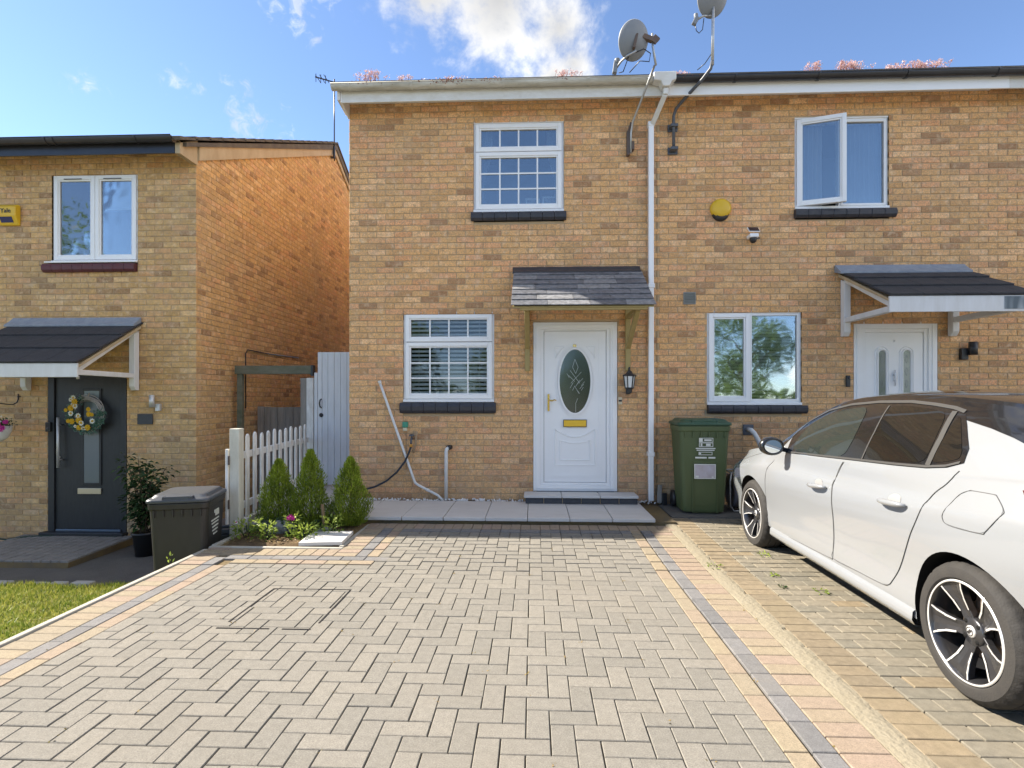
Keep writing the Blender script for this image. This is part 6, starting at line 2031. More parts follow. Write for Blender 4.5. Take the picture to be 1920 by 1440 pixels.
mb = MB(); mb.tube([(-7.6, -.06, -.36), (-7.0, -.10, -.41), (-6.75, -.1, -.435), (-6.55, .02, -.425), (-6.2, .075, -.432), (-5.4, .06, -.435)], .012, 8)
tag(mb.build('garden_hose', M_HOSE_GREEN), 'dark green hose lying along the foot of the left-hand house', 'hose')

# ------------------------------------------------------------------ weeds
wq = random.Random(91)
for k, (x, y, s, lb) in enumerate(((1.46, -2.32, .05, 'small green weed on the mortar kerb between the two drives'), (1.98, -2.02, .05, 'yellowish weed tuft in the paving beside the front wheel'), (2.02, -2.85, .04, 'weed in the paving beside the front door of the car'),
                                   (1.80, -2.75, .022, 'tiny dark weed in the neighbouring paving'), (1.86, -2.5, .025, 'tiny weed left of the sill shadow'))):
    t = thing('weed', lb, 'weed', (x, y, gz(y)), group='weeds on the neighbouring drive')
    leafy(t, (x, y, gz(y) + .002), s, s * .45, 26, .008, .016, M_BRIGHTLEAF if k != 3 else M_SHRUB, 300 + k, up=.25)
P, T = [], []
for k in range(150):       # moss and seedlings in the joints
    i = wq.randint(0, 34); x = FX0 + i * .1 + wq.gauss(0, .004); y = wq.uniform(-6.2, -1.4)
    if wq.random() < .3: x = wq.choice((-2.93, -2.73, -2.63, 1.08, 1.18, 1.385)) + wq.gauss(0, .006)
    for e in range(wq.randint(2, 7)):
        c = Vector((x + wq.gauss(0, .008), y + wq.gauss(0, .014), gz(y) - .002)); a = wq.uniform(0, 6.28); l = wq.uniform(.006, .016)
        d = Vector((math.cos(a), math.sin(a), wq.uniform(.1, .7))).normalized(); sd = d.cross(Vector((0, 0, 1))).normalized()
        P.append([c, c + d * l * .5 + sd * l * .3, c + d * l, c + d * l * .5 - sd * l * .3]); T.append(wq.random())
stuff(tri_mesh('joint_weeds', np.array([[tuple(v_) for v_ in f_] for f_ in P], np.float32), np.array(T), leaf_mat('dry_moss', (.12, .10, .02), (.30, .19, .06), 20, trans=.1)))
for x, y, h, lb in ((-5.62, -1.70, .42, 'single pale grass stalk standing at the lawn edge'), (-5.72, -1.68, .16, 'short leaning grass stalk at the lawn edge')):
    mb = MB(); mb.tube([(x, y, -.48), (x + (.0 if h > .3 else .06), y, -.48 + h)], [.004, .0025], 5)
    tag(mb.build('grass_stalk', leaf_mat('straw', (.30, .28, .10), (.42, .38, .16))), lb, 'grass stalk')
# dock leaves by the bin
t = thing('weed', 'pale weed growing against the drive edge in front of the charcoal bin', 'weed', (-3.06, -2.25, -.2))
leafy(t, (-3.06, -2.3, -.12), .03, .16, 14, .012, .022, M_BRIGHTLEAF, 404, up=1.0)


# ------------------------------------------------------------------ across the road (seen mirrored in the panes)
def tree(x, y, h, r, label, seed, n=7000):
    q = random.Random(seed)
    t = thing('tree', label, 'tree', (x, y, -.1), group='trees across the road')
    mb = MB()
    mb.tube([(x, y, -.1), (x + .1, y, h * .25), (x, y + .1, h * .5), (x, y, h * .8)], [.22, .17, .11, .03], 10)
    limbs = []
    for k in range(9):
        a = k * 2.4; z = h * (.28 + .05 * k)
        e = Vector((x + r * .75 * math.cos(a), y + r * .75 * math.sin(a), z + h * .22)); limbs.append(e)
        mb.tube([(x, y, z), tuple((Vector((x, y, z)) + e) / 2 + Vector((0, 0, .15))), tuple(e)], [.08, .05, .02], 7)
    mb.build('trunk', M_BARK, t)
    cl = [(Vector((x + r * .75 * math.sqrt(q.random()) * math.cos(a), y + r * .75 * math.sqrt(q.random()) * math.sin(a), h * q.uniform(.32, .95))), q.uniform(.25, .45) * r) for a in np.linspace(0, 25, 34)]
    P, T = [], []
    for k in range(n):
        c, cr_ = q.choice(cl)
        v_ = Vector((q.gauss(0, 1), q.gauss(0, 1), q.gauss(0, 1))).normalized() * cr_ * q.random() ** .4
        p = c + v_; s = q.uniform(.05, .10)
        a = Vector((q.gauss(0, 1), q.gauss(0, 1), q.gauss(0, 1))).normalized(); b = a.cross(Vector((q.gauss(0, 1), q.gauss(0, 1), 1))).normalized()
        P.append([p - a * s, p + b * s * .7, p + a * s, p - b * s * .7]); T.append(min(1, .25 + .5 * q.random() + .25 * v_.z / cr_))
    tri_mesh('crown', np.array([[tuple(v2) for v2 in f_] for f_ in P], np.float32), np.array(T), M_LEAF, t)


for k, a in enumerate(((11.5, -23, 6.0, 2.6), (3.2, -26, 5.0, 2.2), (-6.5, -20, 5.0, 2.2), (-20.5, -13.2, 9.6, 3.6), (15.5, -20, 6.5, 2.8), (-2.2, -26, 4.4, 2.0), (22, -22, 6, 3))):
    tree(*a, ['leafy tree mirrored in the right pane of the lower right window', 'leafy tree mirrored between the panes of the lower right window', 'leafy tree mirrored in the lower grid window', 'tall tree mirrored in the left upstairs window',
              'leafy tree across the road on the far right', 'distant leafy tree straight across the road', 'leafy tree beyond the far right'][k], 500 + k)
mb = MB()
hq = random.Random(6)
P, T = [], []
for k in range(5200):
    x = hq.uniform(-34, 34); y = -29 + hq.gauss(0, .4); z = hq.uniform(-.1, 2.1 + .3 * math.sin(x * .7) + .2 * math.sin(x * 2.1)); s = hq.uniform(.15, .3)
    a = Vector((hq.gauss(0, 1), hq.gauss(0, 1), hq.gauss(0, 1))).normalized(); b = a.cross(Vector((hq.gauss(0, 1), 1, hq.gauss(0, 1)))).normalized()
    p = Vector((x, y, z)); P.append([p - a * s, p + b * s * .7, p + a * s, p - b * s * .7]); T.append(hq.random())
tag(tri_mesh('hedge', np.array([[tuple(v2) for v2 in f_] for f_ in P], np.float32), np.array(T), M_LEAF), 'long clipped green hedge across the road', 'hedge')

# ------------------------------------------------------------------ parked car
CX, YF = 0.0, 0.0          # car-local frame: x to the right, front bumper at y = 0, the car faces +Y
CAR_LOC, CAR_YAW = (2.91, -0.88, 0.0), R(-1.47)


def smooth_interp(keys, u):
    xs = [k[0] for k in keys]; n = len(keys)
    if u <= xs[0]: return keys[0][1]
    if u >= xs[-1]: return keys[-1][1]
    i = max(k for k in range(n) if xs[k] <= u); i = min(i, n - 2)
    x0, x1 = xs[i], xs[i + 1]; p1, p2 = keys[i][1], keys[i + 1][1]
    m = lambda k: 0.0 if k in (0, n - 1) else (keys[k + 1][1] - keys[k - 1][1]) / (xs[k + 1] - xs[k - 1])
    h = x1 - x0; t = (u - x0) / h
    return (2 * t ** 3 - 3 * t * t + 1) * p1 + (t ** 3 - 2 * t * t + t) * h * m(i) + (-2 * t ** 3 + 3 * t * t) * p2 + (t ** 3 - t * t) * h * m(i + 1)


K_TOP = [(0, .52), (.04, .70), (.15, .80), (.4, .885), (.75, .955), (1.0, 1.0), (1.12, 1.045), (1.35, 1.165), (1.6, 1.285), (1.85, 1.375), (2.1, 1.412), (2.4, 1.428), (2.8, 1.422), (3.2, 1.392), (3.55, 1.342),
         (3.80, 1.30), (3.90, 1.22), (3.95, 1.08), (4.0, .92), (4.04, .76), (4.06, .6)]
K_BELT = [(0, .50), (.04, .66), (.15, .76), (.4, .845), (.75, .905), (1.0, .935), (1.4, .952), (2.0, .968), (2.6, .985), (3.1, 1.005), (3.4, 1.03), (3.7, 1.04), (3.9, 1.0), (3.97, .9), (4.06, .58)]
K_WBELT = [(0, .42), (.05, .58), (.15, .68), (.35, .745), (.6, .785), (1.0, .80), (1.5, .815), (2.4, .825), (3.0, .82), (3.4, .80), (3.7, .76), (3.9, .69), (4.0, .62), (4.06, .52)]
K_WMAX = [(0, .52), (.04, .70), (.12, .795), (.25, .845), (.45, .868), (.82, .885), (1.15, .872), (1.6, .862), (2.4, .865), (2.9, .878), (3.36, .892), (3.65, .868), (3.85, .81), (3.97, .74), (4.06, .6)]
K_WSILL = [(0, .46), (.05, .64), (.25, .79), (.5, .825), (.82, .83), (1.2, .835), (2.0, .832), (2.8, .838), (3.36, .845), (3.7, .80), (3.9, .72), (4.06, .5)]
K_WROOF = [(0, .24), (.05, .42), (.2, .56), (.5, .65), (.95, .69), (1.1, .715), (1.35, .695), (1.6, .655), (1.85, .615), (2.1, .598), (2.5, .592), (3.0, .585), (3.4, .575), (3.8, .55), (3.92, .54), (4.0, .5), (4.06, .4)]
K_DROP = [(0, .012), (.3, .03), (.9, .035), (1.1, .045), (1.35, .05), (1.6, .05), (1.9, .055), (2.4, .062), (3.0, .062), (3.6, .055), (3.9, .04), (4.06, .012)]
K_BOT = [(0, .24), (.1, .18), (.4, .19), (1.0, .205), (3.0, .205), (3.7, .24), (4.06, .32)]


def section(u):
    """half section from the underside centre to the roof centre: (half width, height) control points"""
    zt, zb, wb, wm, ws, wr_, dr, z0 = [smooth_interp(k, u) for k in (K_TOP, K_BELT, K_WBELT, K_WMAX, K_WSILL, K_WROOF, K_DROP, K_BOT)]
    ze = max(zt - dr, zb + .012)
    zmid = z0 + (zb - z0) * .62
    return [(0, z0), (ws * .6, z0), (ws - .03, z0 + .01), (ws, z0 + .05), (ws + .006, z0 + (zb - z0) * .16), (ws + (wm - ws) * .20, z0 + (zb - z0) * .30),
            (wm - .010, zmid - (zb - z0) * .12), (wm, zmid), (wm - .004, zmid + (zb - z0) * .15), (wm - .026, zmid + (zb - z0) * .21), (wb + .012, zb - .03), (wb, zb),
            (wb + (wr_ - wb) * .36 + .012, zb + (ze - zb) * .40), (wb + (wr_ - wb) * .72 + .012, zb + (ze - zb) * .76), (wr_, ze), (wr_ * .93, ze + (zt - ze) * .50), (wr_ * .6, zt - (zt - ze) * .14), (wr_ * .25, zt - (zt - ze) * .02), (0, zt)]


def cat(P, sub):
    out = []
    n = len(P)
    for i in range(n - 1):
        p0, p1, p2, p3 = P[max(i - 1, 0)], P[i], P[i + 1], P[min(i + 2, n - 1)]
        for k in range(sub):
            t = k / sub
            out.append(tuple(.5 * (2 * b + (c - a) * t + (2 * a - 5 * b + 4 * c - d) * t * t + (3 * b - a - 3 * c + d) * t ** 3) for a, b, c, d in zip(p0, p1, p2, p3)))
    out.append(tuple(P[-1]))
    return out


SUB = 3
I_BELT, I_ROOF = 11 * SUB, 14 * SUB


def car_body_mesh():
    us = sorted(set([0, .012, .03, .05, .08, .12] + [round(v, 3) for v in np.arange(.16, 3.84, .05)] + [3.84, 3.87, 3.9, 3.93, 3.96, 3.99, 4.015, 4.035, 4.05, 4.06]))
    V, Fc, Mi = [], [], []
    m = None
    for u in us:
        half = cat(section(u), SUB)
        m = len(half)
        ring = [(CX - w, YF - u, z) for w, z in half] + [(CX + w, YF - u, z) for w, z in half[-2:0:-1]]
        V += ring
    n = 2 * m - 2
    for i in range(len(us) - 1):
        uc = (us[i] + us[i + 1]) / 2
        for k in range(n):
            k2 = (k + 1) % n
            kk = k if k < m - 1 else n - 1 - k        # row index from the bottom
            if kk >= I_ROOF:
                mi = 2 if 1.07 < uc < 1.80 else (1 if uc < 3.88 and uc > 1 else (3 if uc <= 1.07 else 2))
                if uc >= 3.88: mi = 2 if uc < 3.97 else 0
            elif kk >= I_BELT and uc > 1.0:
                mi = 0
            else: mi = 5 if kk < 2 * SUB else 0
            Fc.append((i * n + k, i * n + k2, (i + 1) * n + k2, (i + 1) * n + k)); Mi.append(mi)
    Fc.append(tuple(range(n))); Mi.append(0)
    Fc.append(tuple(range((len(us) - 1) * n, len(us) * n))[::-1]); Mi.append(0)
    return V, Fc, Mi


CAR_V, CAR_F, CAR_M = car_body_mesh()
CAR_BVH = BVHTree.FromPolygons([Vector(v) for v in CAR_V], CAR_F)
M_CAR = mat('car_paint_white', (.236, .247, .262), 0.25, 0.5, coat=1.0)
M_CARBLACK = mat('car_paint_black', (.008, .008, .009), 0.2, 0.5, coat=1.0)
M_CARGLASS = mat('car_glass_privacy', (.010, .009, .008), 0.03, 0.8)
M_CARGLASS2 = mat('car_glass_clear', (.022, .027, .025), 0.03, 0.8)
M_SEAM = mat('panel_gap', (.10, .10, .10), 0.7, 0.2)
M_LINER = mat('arch_liner', (.012, .012, .012), 0.9, 0.1)
M_RUBBER = mat('tyre_rubber', (.034, .032, .031), 0.75, 0.3, var=.4, vscale=18, base2=(.055, .05, .044), bump=.2, bscale=120)
M_RIM = mat('rim_gunmetal', (.055, .055, .06), 0.3, 0.5, metal=.6, coat=.5)
M_RIMCUT = mat('rim_diamond_cut', (.80, .79, .78), 0.3, 0.5, metal=.55)
M_BRAKE = mat('brake_steel', (.28, .22, .18), 0.5, 0.5, metal=.8, var=.6, vscale=30, base2=(.16, .11, .08))
M_TRIMGREY = mat('window_trim', (.10, .098, .095), 0.35, 0.5, metal=.5)
M_MIRROR = mat('mirror_glass', (.80, .84, .86), 0.02, 0.5, metal=1.0)
M_HEAD = mat('headlamp_lens', (.30, .40, .48), 0.05, 0.6, coat=1.0)
M_TAIL = mat('tail_lens', (.075, .01, .014), 0.06, 0.6, coat=1.0)

car = thing('parked_car', 'white five-door hatchback with black roof parked on the right-hand drive', 'car', CAR_LOC, CAR_YAW)

# shell: cut the wheel arches, then split by panel
AX_F, AX_R, WR = .80, 3.338, .308
me = bpy.data.meshes.new('shell'); me.from_pydata(CAR_V, [], CAR_F)
for k in range(7): me.materials.append([M_CAR, M_CARBLACK, M_CARGLASS, M_CAR, M_LINER, M_LINER, M_LINER][k])
me.polygons.foreach_set('material_index', CAR_M)
bm = bmesh.new(); bm.from_mesh(me); bmesh.ops.recalc_face_normals(bm, faces=bm.faces); bm.to_mesh(me); bm.free()
shell = bpy.data.objects.new('shell', me); COL.objects.link(shell)
cutters = []
for u_ in (AX_F, AX_R):
    for sx in (-1, 1):
        cm_ = bpy.data.meshes.new('cutter'); bm = bmesh.new()
        bmesh.ops.create_cone(bm, cap_ends=True, segments=56, radius1=.352, radius2=.352, depth=.6,
                              matrix=Matrix.Translation((sx * .90, -u_, .305)) @ Matrix.Rotation(R(90), 4, 'Y'))
        for f_ in bm.faces: f_.material_index = 4
        bm.to_mesh(cm_); bm.free()
        for k in range(7): cm_.materials.append(M_LINER)
        c_ = bpy.data.objects.new('cutter', cm_); COL.objects.link(c_); cutters.append(c_)
        md = shell.modifiers.new('arch', 'BOOLEAN'); md.operation = 'DIFFERENCE'; md.object = c_; md.solver = 'EXACT'
dg = bpy.context.evaluated_depsgraph_get()
cut = bpy.data.meshes.new_from_object(shell.evaluated_get(dg))
bpy.data.objects.remove(shell)
for c_ in cutters: bpy.data.objects.remove(c_)
vs = [tuple(v.co) for v in cut.vertices]
groups = {'body': (0,), 'bonnet': (3,), 'roof': (1,), 'windscreen': (2,), 'wheel_arch_liner': (4,), 'underbody': (5,)}
parts_ = []
for nm, ids in groups.items():
    if nm != 'wheel_arch_liner': parts_.append((nm, ids, lambda c: True)); continue
    for fx in (-1, 1):
        for fy in (-1, 1): parts_.append((nm, ids, lambda c, fx=fx, fy=fy: c.x * fx > 0 and (c.y + 2.07) * fy > 0))
mats_of = {'body': M_CAR, 'bonnet': M_CAR, 'roof': M_CARBLACK, 'windscreen': M_CARGLASS, 'wheel_arch_liner': M_LINER, 'underbody': M_LINER}
for nm, ids, where in parts_:
    use, fc = {}, []
    for p in cut.polygons:
        if p.material_index in ids and where(p.center):
            fc.append(tuple(use.setdefault(i, len(use)) for i in p.vertices))
    if not fc: continue
    m2 = bpy.data.meshes.new(nm); m2.from_pydata([vs[i] for i in use], [], fc); m2.materials.append(mats_of[nm])
    m2.polygons.foreach_set('use_smooth', [True] * len(fc))
    m2.update()
    o = bpy.data.objects.new(nm, m2); COL.objects.link(o); o.parent = car
    md = o.modifiers.new('edges', 'EDGE_SPLIT'); md.split_angle = R(32)


def body_hit(u, z, side=-1):
    h = CAR_BVH.ray_cast(Vector((side * 1.6, -u, z)), Vector((-side, 0, 0)))
    return h[0], (h[1] if h[1].x * side > 0 else -h[1])


def patch(name, outline, off, mt, parent, grid=.035, side=-1, thick=0.0):
    """panel that follows the body: outline in (distance from the front bumper, height)"""
    bm = bmesh.new()
    f = bm.faces.new([bm.verts.new((0, u, z)) for u, z in outline])
    us = [p[0] for p in outline]; zs = [p[1] for p in outline]
    for a, b, ax in ((min(us), max(us), 1), (min(zs), max(zs), 2)):
        c = a + grid
        while c < b:
            co = (0, c, 0) if ax == 1 else (0, 0, c); no = (0, 1, 0) if ax == 1 else (0, 0, 1)
            bmesh.ops.bisect_plane(bm, geom=bm.verts[:] + bm.edges[:] + bm.faces[:], plane_co=co, plane_no=no)
            c += grid
    for v in bm.verts:
        p, n = body_hit(v.co.y, v.co.z, side)
        v.co = p + n * off
    for f in bm.faces:
        f.smooth = True
        f.normal_update()
        if f.normal.x * side < 0: f.normal_flip()
    m2 = bpy.data.meshes.new(name); bm.to_mesh(m2); bm.free(); m2.materials.append(mt)
    o = bpy.data.objects.new(name, m2); COL.objects.link(o); o.parent = parent
    return o


def grow(outline, d):
    """offset a closed outline outward by d"""
    n = len(outline); P = [Vector(p) for p in outline]
    area = sum(P[i].x * P[(i + 1) % n].y - P[(i + 1) % n].x * P[i].y for i in range(n))
    s = 1 if area > 0 else -1
    out = []
    for i in range(n):
        a, b, c = P[i - 1], P[i], P[(i + 1) % n]
        t1, t2 = (b - a).normalized(), (c - b).normalized()
        n1, n2 = Vector((t1.y, -t1.x)) * s, Vector((t2.y, -t2.x)) * s
        m_ = (n1 + n2); m_ = m_ / max(.35, m_.length_squared / 2) / 1.0 * .5 * 2 if m_.length > 1e-5 else n1
        m_ = m_.normalized() * min(2.0, 1 / max(.5, n1.dot(m_.normalized())))
        out.append(tuple(b + m_ * d))
    return out


def round_poly(outline, n=3):
    """cut the corners of an outline (Chaikin)"""
    for _ in range(n):
        o2 = []
        for i in range(len(outline)):
            a, b = Vector(outline[i]), Vector(outline[(i + 1) % len(outline)])
            o2 += [tuple(a * .8 + b * .2), tuple(a * .2 + b * .8)]
        outline = o2
    return outline


D_F = [(1.225, .85), (1.14, .74), (1.10, .53), (1.075, .36), (1.12, .268), (1.30, .262), (1.7, .272), (2.10, .285), (2.158, .292), (2.168, .37), (2.188, .55), (2.195, .74), (2.206, .855), (2.282, .955), (1.9, .938), (1.6, .922), (1.43, .912)]
D_R = [(2.296, .957), (2.214, .855), (2.203, .74), (2.196, .55), (2.176, .37), (2.168, .295), (2.45, .30), (2.70, .308), (2.765, .325), (2.80, .36), (2.875, .462), (2.98, .633), (3.05, .746), (3.127, .891), (3.19, .955), (3.235, 1.025), (3.02, .998), (2.78, .986), (2.5, .968)]
FUEL = [(3.342, .951), (3.460, .954), (3.484, .948), (3.542, .903), (3.546, .878), (3.489, .799), (3.459, .785), (3.282, .780), (3.243, .804), (3.248, .835), (3.292, .920)]
DLO = [(1.42, .928), (1.6, .938), (2.0, .957), (2.4, .977), (2.78, .995), (3.02, 1.010), (3.15, 1.03), (3.235, 1.062), (3.215, 1.13), (3.11, 1.235), (3.035, 1.300), (2.95, 1.318), (2.8, 1.334), (2.6, 1.348), (2.3, 1.345), (2.0, 1.325), (1.75, 1.280), (1.52, 1.185), (1.40, 1.06)]
G_F = [(1.505, .962), (1.52, 1.06), (1.60, 1.165), (1.78, 1.248), (2.0, 1.294), (2.235, 1.316), (2.285, 1.13), (2.262, .985), (2.03, .973), (1.7, .957)]
G_R = [(2.435, 1.320), (2.6, 1.324), (2.8, 1.310), (2.938, 1.290), (2.985, 1.13), (2.990, 1.032), (2.78, 1.018), (2.475, 1.000), (2.465, 1.15)]
G_Q = [(3.02, 1.272), (3.04, 1.270), (3.105, 1.205), (3.185, 1.118), (3.20, 1.078), (3.13, 1.055), (3.035, 1.040), (3.03, 1.14)]


def gap_line(pts, side, parent, off=.0012, r=.0020, closed=False, name='shut_line'):
    P = [body_hit(a, b, side) for a, b in cat(list(pts) + ([pts[0]] if closed else []), 5)]
    mb = MB(); mb.tube([p + n_ * off for p, n_ in P], r, 6, caps=False)
    return mb.build(name, M_SEAM, parent, local=True)


def roof_edge(u): return smooth_interp(K_TOP, u) - smooth_interp(K_DROP, u)


for side in (-1, 1):
    dpr = {}
    low = [(1.30, .955), (1.40, 1.06), (1.52, 1.185), (1.75, 1.280), (2.0, 1.325), (2.3, 1.345), (2.6, 1.348), (2.8, 1.334), (2.95, 1.318), (3.035, 1.300), (3.07, 1.262), (3.25, 1.228), (3.39, 1.194), (3.5, 1.160), (3.66, 1.10), (3.80, 1.04)]
    hi = [(u_, roof_edge(u_) + .006) for u_ in (3.84, 3.66, 3.5, 3.3, 3.1, 2.9, 2.7, 2.5, 2.3, 2.1, 1.9, 1.75, 1.6, 1.45, 1.3, 1.18)]
    patch('roof_side', low + hi, .0020, M_CARBLACK, car, side=side, grid=.03)
    for nm, out in (('front_door', D_F), ('rear_door', D_R)):
        dpr[nm] = patch('door', out, .0022, M_CAR, car, side=side)
        gap_line(out[:14] if nm == 'front_door' else out[:16], side, dpr[nm], .0024)
    patch('window_surround', DLO, .0030, M_CARBLACK, car, side=side)
    patch('window_pane', round_poly(G_F, 2), .0048, M_CARGLASS2, dpr['front_door'], side=side)
    patch('window_pane', round_poly(G_R, 2), .0048, M_CARGLASS, dpr['rear_door'], side=side)
    patch('quarter_pane', round_poly(G_Q, 2), .0048, M_CARGLASS, car, side=side)
    # bright trim strips round the side windows
    top = [(1.40, 1.045), (1.52, 1.178), (1.75, 1.272), (2.0, 1.317), (2.3, 1.337), (2.6, 1.340), (2.8, 1.326), (2.95, 1.310), (3.035, 1.292)]
    patch('window_trim', top + [(u_, z_ + .016) for u_, z_ in reversed(top)], .0062, M_TRIMGREY, car, side=side)
    bot = [(1.44, .932), (1.6, .940), (2.0, .959), (2.4, .979), (2.78, .997), (3.02, 1.012), (3.14, 1.030), (3.215, 1.056)]
    patch('window_trim', bot + [(u_, z_ + .012) for u_, z_ in reversed(bot)], .0062, M_TRIMGREY, car, side=side)
    for a, b, w_ in (((2.425, 1.322), (2.462, .992), .012), ((2.955, 1.30), (3.008, 1.025), .034)):
        mid = ((a[0] + b[0]) / 2 + .012, (a[1] + b[1]) / 2)
        patch('pillar_trim', [a, mid, b, (b[0] + w_, b[1]), (mid[0] + w_, mid[1]), (a[0] + w_, a[1])], .0066, M_TRIMGREY, car, side=side, grid=.02)
    patch('headlight', [(.05, .58), (.16, .60), (.32, .66), (.46, .745), (.40, .772), (.24, .74), (.10, .68)], .004, M_HEAD, car, side=side, grid=.02)
    patch('tail_light', [(3.575, .99), (3.70, 1.015), (3.86, .985), (3.89, .90), (3.80, .865), (3.66, .90)], .004, M_TAIL, car, side=side, grid=.02)
    # door handles: grip bar over a shallow cup
    for u0, z0, dn in ((2.02, .762, 'front_door'), (2.86, .805, 'rear_door')):
        patch('handle_cup', [(u0 + .055 * math.cos(a), z0 + .014 + .030 * math.sin(a)) for a in np.linspace(0, 2 * math.pi, 20, endpoint=False)], .0032, mat('cup_paint', (.26, .26, .26), .4, .4), dpr[dn], side=side, grid=.02)
        mb = MB(); pts, rad = [], []
        for q_ in np.linspace(-1, 1, 13):
            p, n_ = body_hit(u0 + q_ * .115, z0 - .004 + .006 * q_ * side * -1, side)
            pts.append(p + n_ * (.012 + .026 * (1 - q_ ** 4))); rad.append(.017 * (1 - .55 * abs(q_) ** 3))
        mb.tube(pts, rad, 12); mb.build('door_handle', M_CAR, dpr[dn], local=True)
    if side < 0: gap_line(FUEL, side, patch('fuel_flap', round_poly(FUEL, 1), .0018, M_CAR, car, side=side), .0020, .0018, True)
    # bonnet shut line, bumper shut line, sill blade
    for ln in ([(.50, .775), (.70, .825), (.90, .872), (1.02, .912), (1.08, .935)], [(3.63, .56), (3.68, .66), (3.74, .75), (3.80, .84)]):
        gap_line(ln, side, car)
    mb = MB(); S = []
    for u_ in np.linspace(1.17, 2.985, 22):
        p, n_ = body_hit(u_, .255, side)
        S.append((p.x, p.y))
    v = []
    for x_, y_ in S: v += [(x_ - side * .004, y_, .275), (x_ + side * .016, y_, .258), (x_ + side * .020, y_, .215), (x_ + side * .004, y_, .188), (x_ - side * .06, y_, .188)]
    mb.add(v, [(i * 5 + k, i * 5 + k + 1, (i + 1) * 5 + k + 1, (i + 1) * 5 + k) for i in range(len(S) - 1) for k in range(4)], smooth=True)
    mb.build('side_skirt', M_CAR, car, local=True, fix=True)
    # door mirror
    mr = MB()
    mr.lathe([(0, -.055), (.035, -.052), (.068, -.03), (.082, 0), (.080, .03), (.074, .044), (.058, .046), (.056, .040)], 28, Matrix.Translation((side * .955, -1.44, .985)) @ Matrix.Rotation(R(90), 4, 'X') @ Matrix.Diagonal((1.18, .92, 1, 1)))
    mr.bar((side * .80, -1.42, .945), (side * .90, -1.44, .965), .05, .035)
    mo = mr.build('wing_mirror', M_CARBLACK, car, local=True)
    mb = MB(); mb.lathe([(0, .0465), (.056, .0465)], 28, Matrix.Translation((side * .955, -1.44, .985)) @ Matrix.Rotation(R(90), 4, 'X') @ Matrix.Diagonal((1.18, .92, 1, 1)), smooth=False); mb.build('mirror_glass', M_MIRROR, mo, local=True)

# wheels


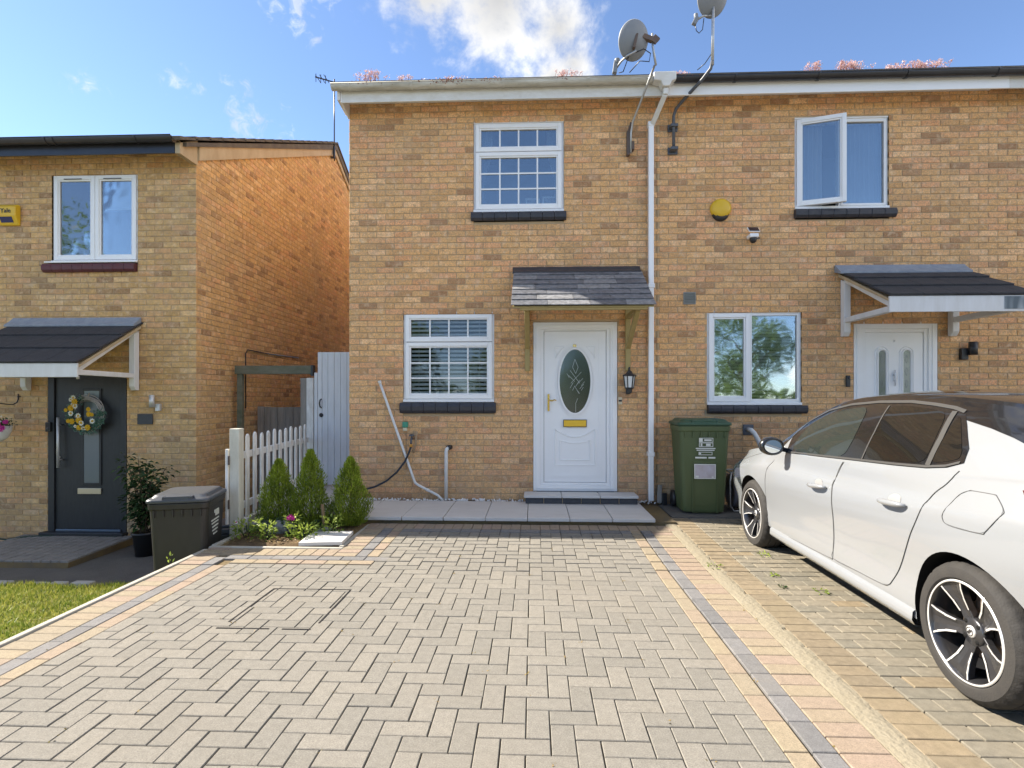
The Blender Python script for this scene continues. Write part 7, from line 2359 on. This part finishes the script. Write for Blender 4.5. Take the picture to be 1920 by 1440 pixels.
def wheel(u_, side, spin):
    root_m = Matrix.Translation((side * .872, -u_, WR)) @ Matrix.Rotation(R(90) * side, 4, 'Y')      # local +Z points outward
    rim_r = .230
    n = 150
    prof = [(rim_r - .004, -.012), (rim_r + .006, .002), (rim_r + .022, .004), (rim_r + .05, -.001), (WR - .022, -.008), (WR - .008, -.020), (WR - .001, -.036), (WR, -.065), (WR - .006, -.068), (WR - .006, -.074), (WR, -.077), (WR, -.125), (WR - .006, -.128), (WR - .006, -.134),
            (WR, -.137), (WR - .001, -.168), (WR - .010, -.188), (rim_r + .05, -.204), (rim_r, -.20), (rim_r - .012, -.19)]
    mb = MB(); v, f = [], []
    for i, (r_, z_) in enumerate(prof):
        for k in range(n):
            a = 2 * math.pi * k / n
            rr_ = r_
            if 5 <= i <= 6 or 15 <= i <= 16:
                if k % 5 == 0: rr_ -= .005
            if 3 <= i <= 4 and k % 2: rr_ = r_
            v.append(root_m @ Vector((rr_ * math.cos(a), rr_ * math.sin(a), z_)))
    for i in range(len(prof) - 1):
        for k in range(n): f.append((i * n + k, i * n + (k + 1) % n, (i + 1) * n + (k + 1) % n, (i + 1) * n + k))
    mb.add(v, f, smooth=True)
    t_ = mb.build('tyre', M_RUBBER, car, local=True)
    md = t_.modifiers.new('edges', 'EDGE_SPLIT'); md.split_angle = R(35)
    mb = MB(); mb.lathe([(rim_r - .004, -.006), (rim_r - .010, .0), (rim_r - .018, -.008), (rim_r - .026, -.05), (rim_r - .03, -.19)], 72, root_m)
    rim = mb.build('rim', M_RIM, car, local=True)
    mb = MB(); mb.lathe([(rim_r - .0035, -.005), (rim_r - .009, .002), (rim_r - .0135, -.002)], 72, root_m); mb.build('rim_edge', M_RIMCUT, rim, local=True)
    mb = MB(); mb.lathe([(0, -.04), (.058, -.042), (.066, -.052), (.062, -.09), (0, -.09)], 40, root_m); mb.build('hub', M_RIM, rim, local=True)
    for k in range(5):
        a = spin + 2 * math.pi * k / 5
        ca = Matrix.Rotation(a, 4, 'Z')
        # dark spoke: a splayed wedge dished towards the hub, with a slot between its polished edges
        mb = MB()
        rows = [(.045, .032, -.046), (.09, .030, -.040), (.14, .040, -.026), (.18, .056, -.014), (.214, .074, -.008)]
        v = []
        for r_, hw, z_ in rows: v += [(r_, -hw, z_), (r_, -hw * .25, z_ - .010), (r_, hw * .25, z_ - .010), (r_, hw, z_), (r_, hw * .9, z_ - .035), (r_, -hw * .9, z_ - .035)]
        f = [(i * 6 + q_, i * 6 + (q_ + 1) % 6, (i + 1) * 6 + (q_ + 1) % 6, (i + 1) * 6 + q_) for i in range(len(rows) - 1) for q_ in range(6)]
        mb.add([root_m @ ca @ Vector(p) for p in v], f); mb.build('spoke', M_RIM, rim, local=True, bevel=.003, seg=1)
        for s_ in (-1, 1):
            mb = MB()
            for (r0, h0, z0), (r1, h1, z1) in zip(rows[1:], rows[2:]):
                mb.add([root_m @ ca @ Vector(p) for p in ((r0, s_ * (h0 - .007), z0 + .0015), (r0, s_ * (h0 + .001), z0 + .0025), (r1, s_ * (h1 + .001), z1 + .0025), (r1, s_ * (h1 - .009), z1 + .0015))], [(0, 1, 2, 3)])
            mb.build('spoke_edge', M_RIMCUT, rim, local=True, fix=False)
    mb = MB(); mb.lathe([(0, -.032), (.022, -.033), (.027, -.037), (.027, -.045)], 28, root_m); mb.build('centre_cap', M_RIMCUT, rim, local=True)
    mb = MB(); mb.lathe([(.0205, -.0322), (.0185, -.0305), (.0165, -.0320)], 24, root_m); mb.add([root_m @ Vector(p) for p in ((-.010, .013, -.0312), (-.002, .013, -.0312), (.006, .001, -.0312), (.013, .003, -.0312), (.010, -.013, -.0312), (.002, -.013, -.0312), (-.006, -.001, -.0312), (-.013, -.003, -.0312))], [tuple(range(8))])
    mb.build('cap_emblem', M_RIM, rim, local=True, fix=False)
    for k in range(4):
        a = spin + .3 + math.pi * k / 2
        mb = MB(); mb.lathe([(0, -.0405), (.010, -.0405), (.010, -.05)], 12, root_m @ Matrix.Translation((.05 * math.cos(a), .05 * math.sin(a), .0))); mb.build('wheel_bolt', M_LINER, rim, local=True)
    mb = MB(); mb.lathe([(.05, -.105), (.135, -.105), (.135, -.125), (.05, -.125)], 40, root_m); mb.build('brake_disc', M_BRAKE, rim, local=True)
    mb = MB(); q_ = Matrix.Rotation(R(-10) if side < 0 else R(190), 4, 'Z')
    mb.add([root_m @ q_ @ Vector(p) for p in ((.09, -.05, -.085), (.15, -.055, -.085), (.155, .055, -.085), (.09, .05, -.085), (.09, -.05, -.14), (.15, -.055, -.14), (.155, .055, -.14), (.09, .05, -.14))], [(0, 1, 2, 3), (0, 4, 5, 1), (1, 5, 6, 2), (2, 6, 7, 3), (3, 7, 4, 0)])
    mb.build('brake_caliper', M_BRAKE, rim, local=True)


for u_, sp_ in ((AX_F, .25), (AX_R, .42)):
    for side in (-1, 1): wheel(u_, side, sp_)

# rear valance and plate recess
mb = MB(); mb.box(-.52, .52, -4.075, -4.03, .30, .42); mb.build('rear_valance', M_LINER, car, local=True, bevel=.02)
mb = MB(); mb.box(-.30, .30, -4.072, -4.05, .60, .74); mb.build('plate_recess', M_CARBLACK, car, local=True, bevel=.015)
mb = MB(); mb.box(-.26, .26, -4.078, -4.0725, .615, .725); mb.build('number_plate', mat('plate_yellow', (.55, .42, .03), .4, .4), car, local=True, bevel=.003)
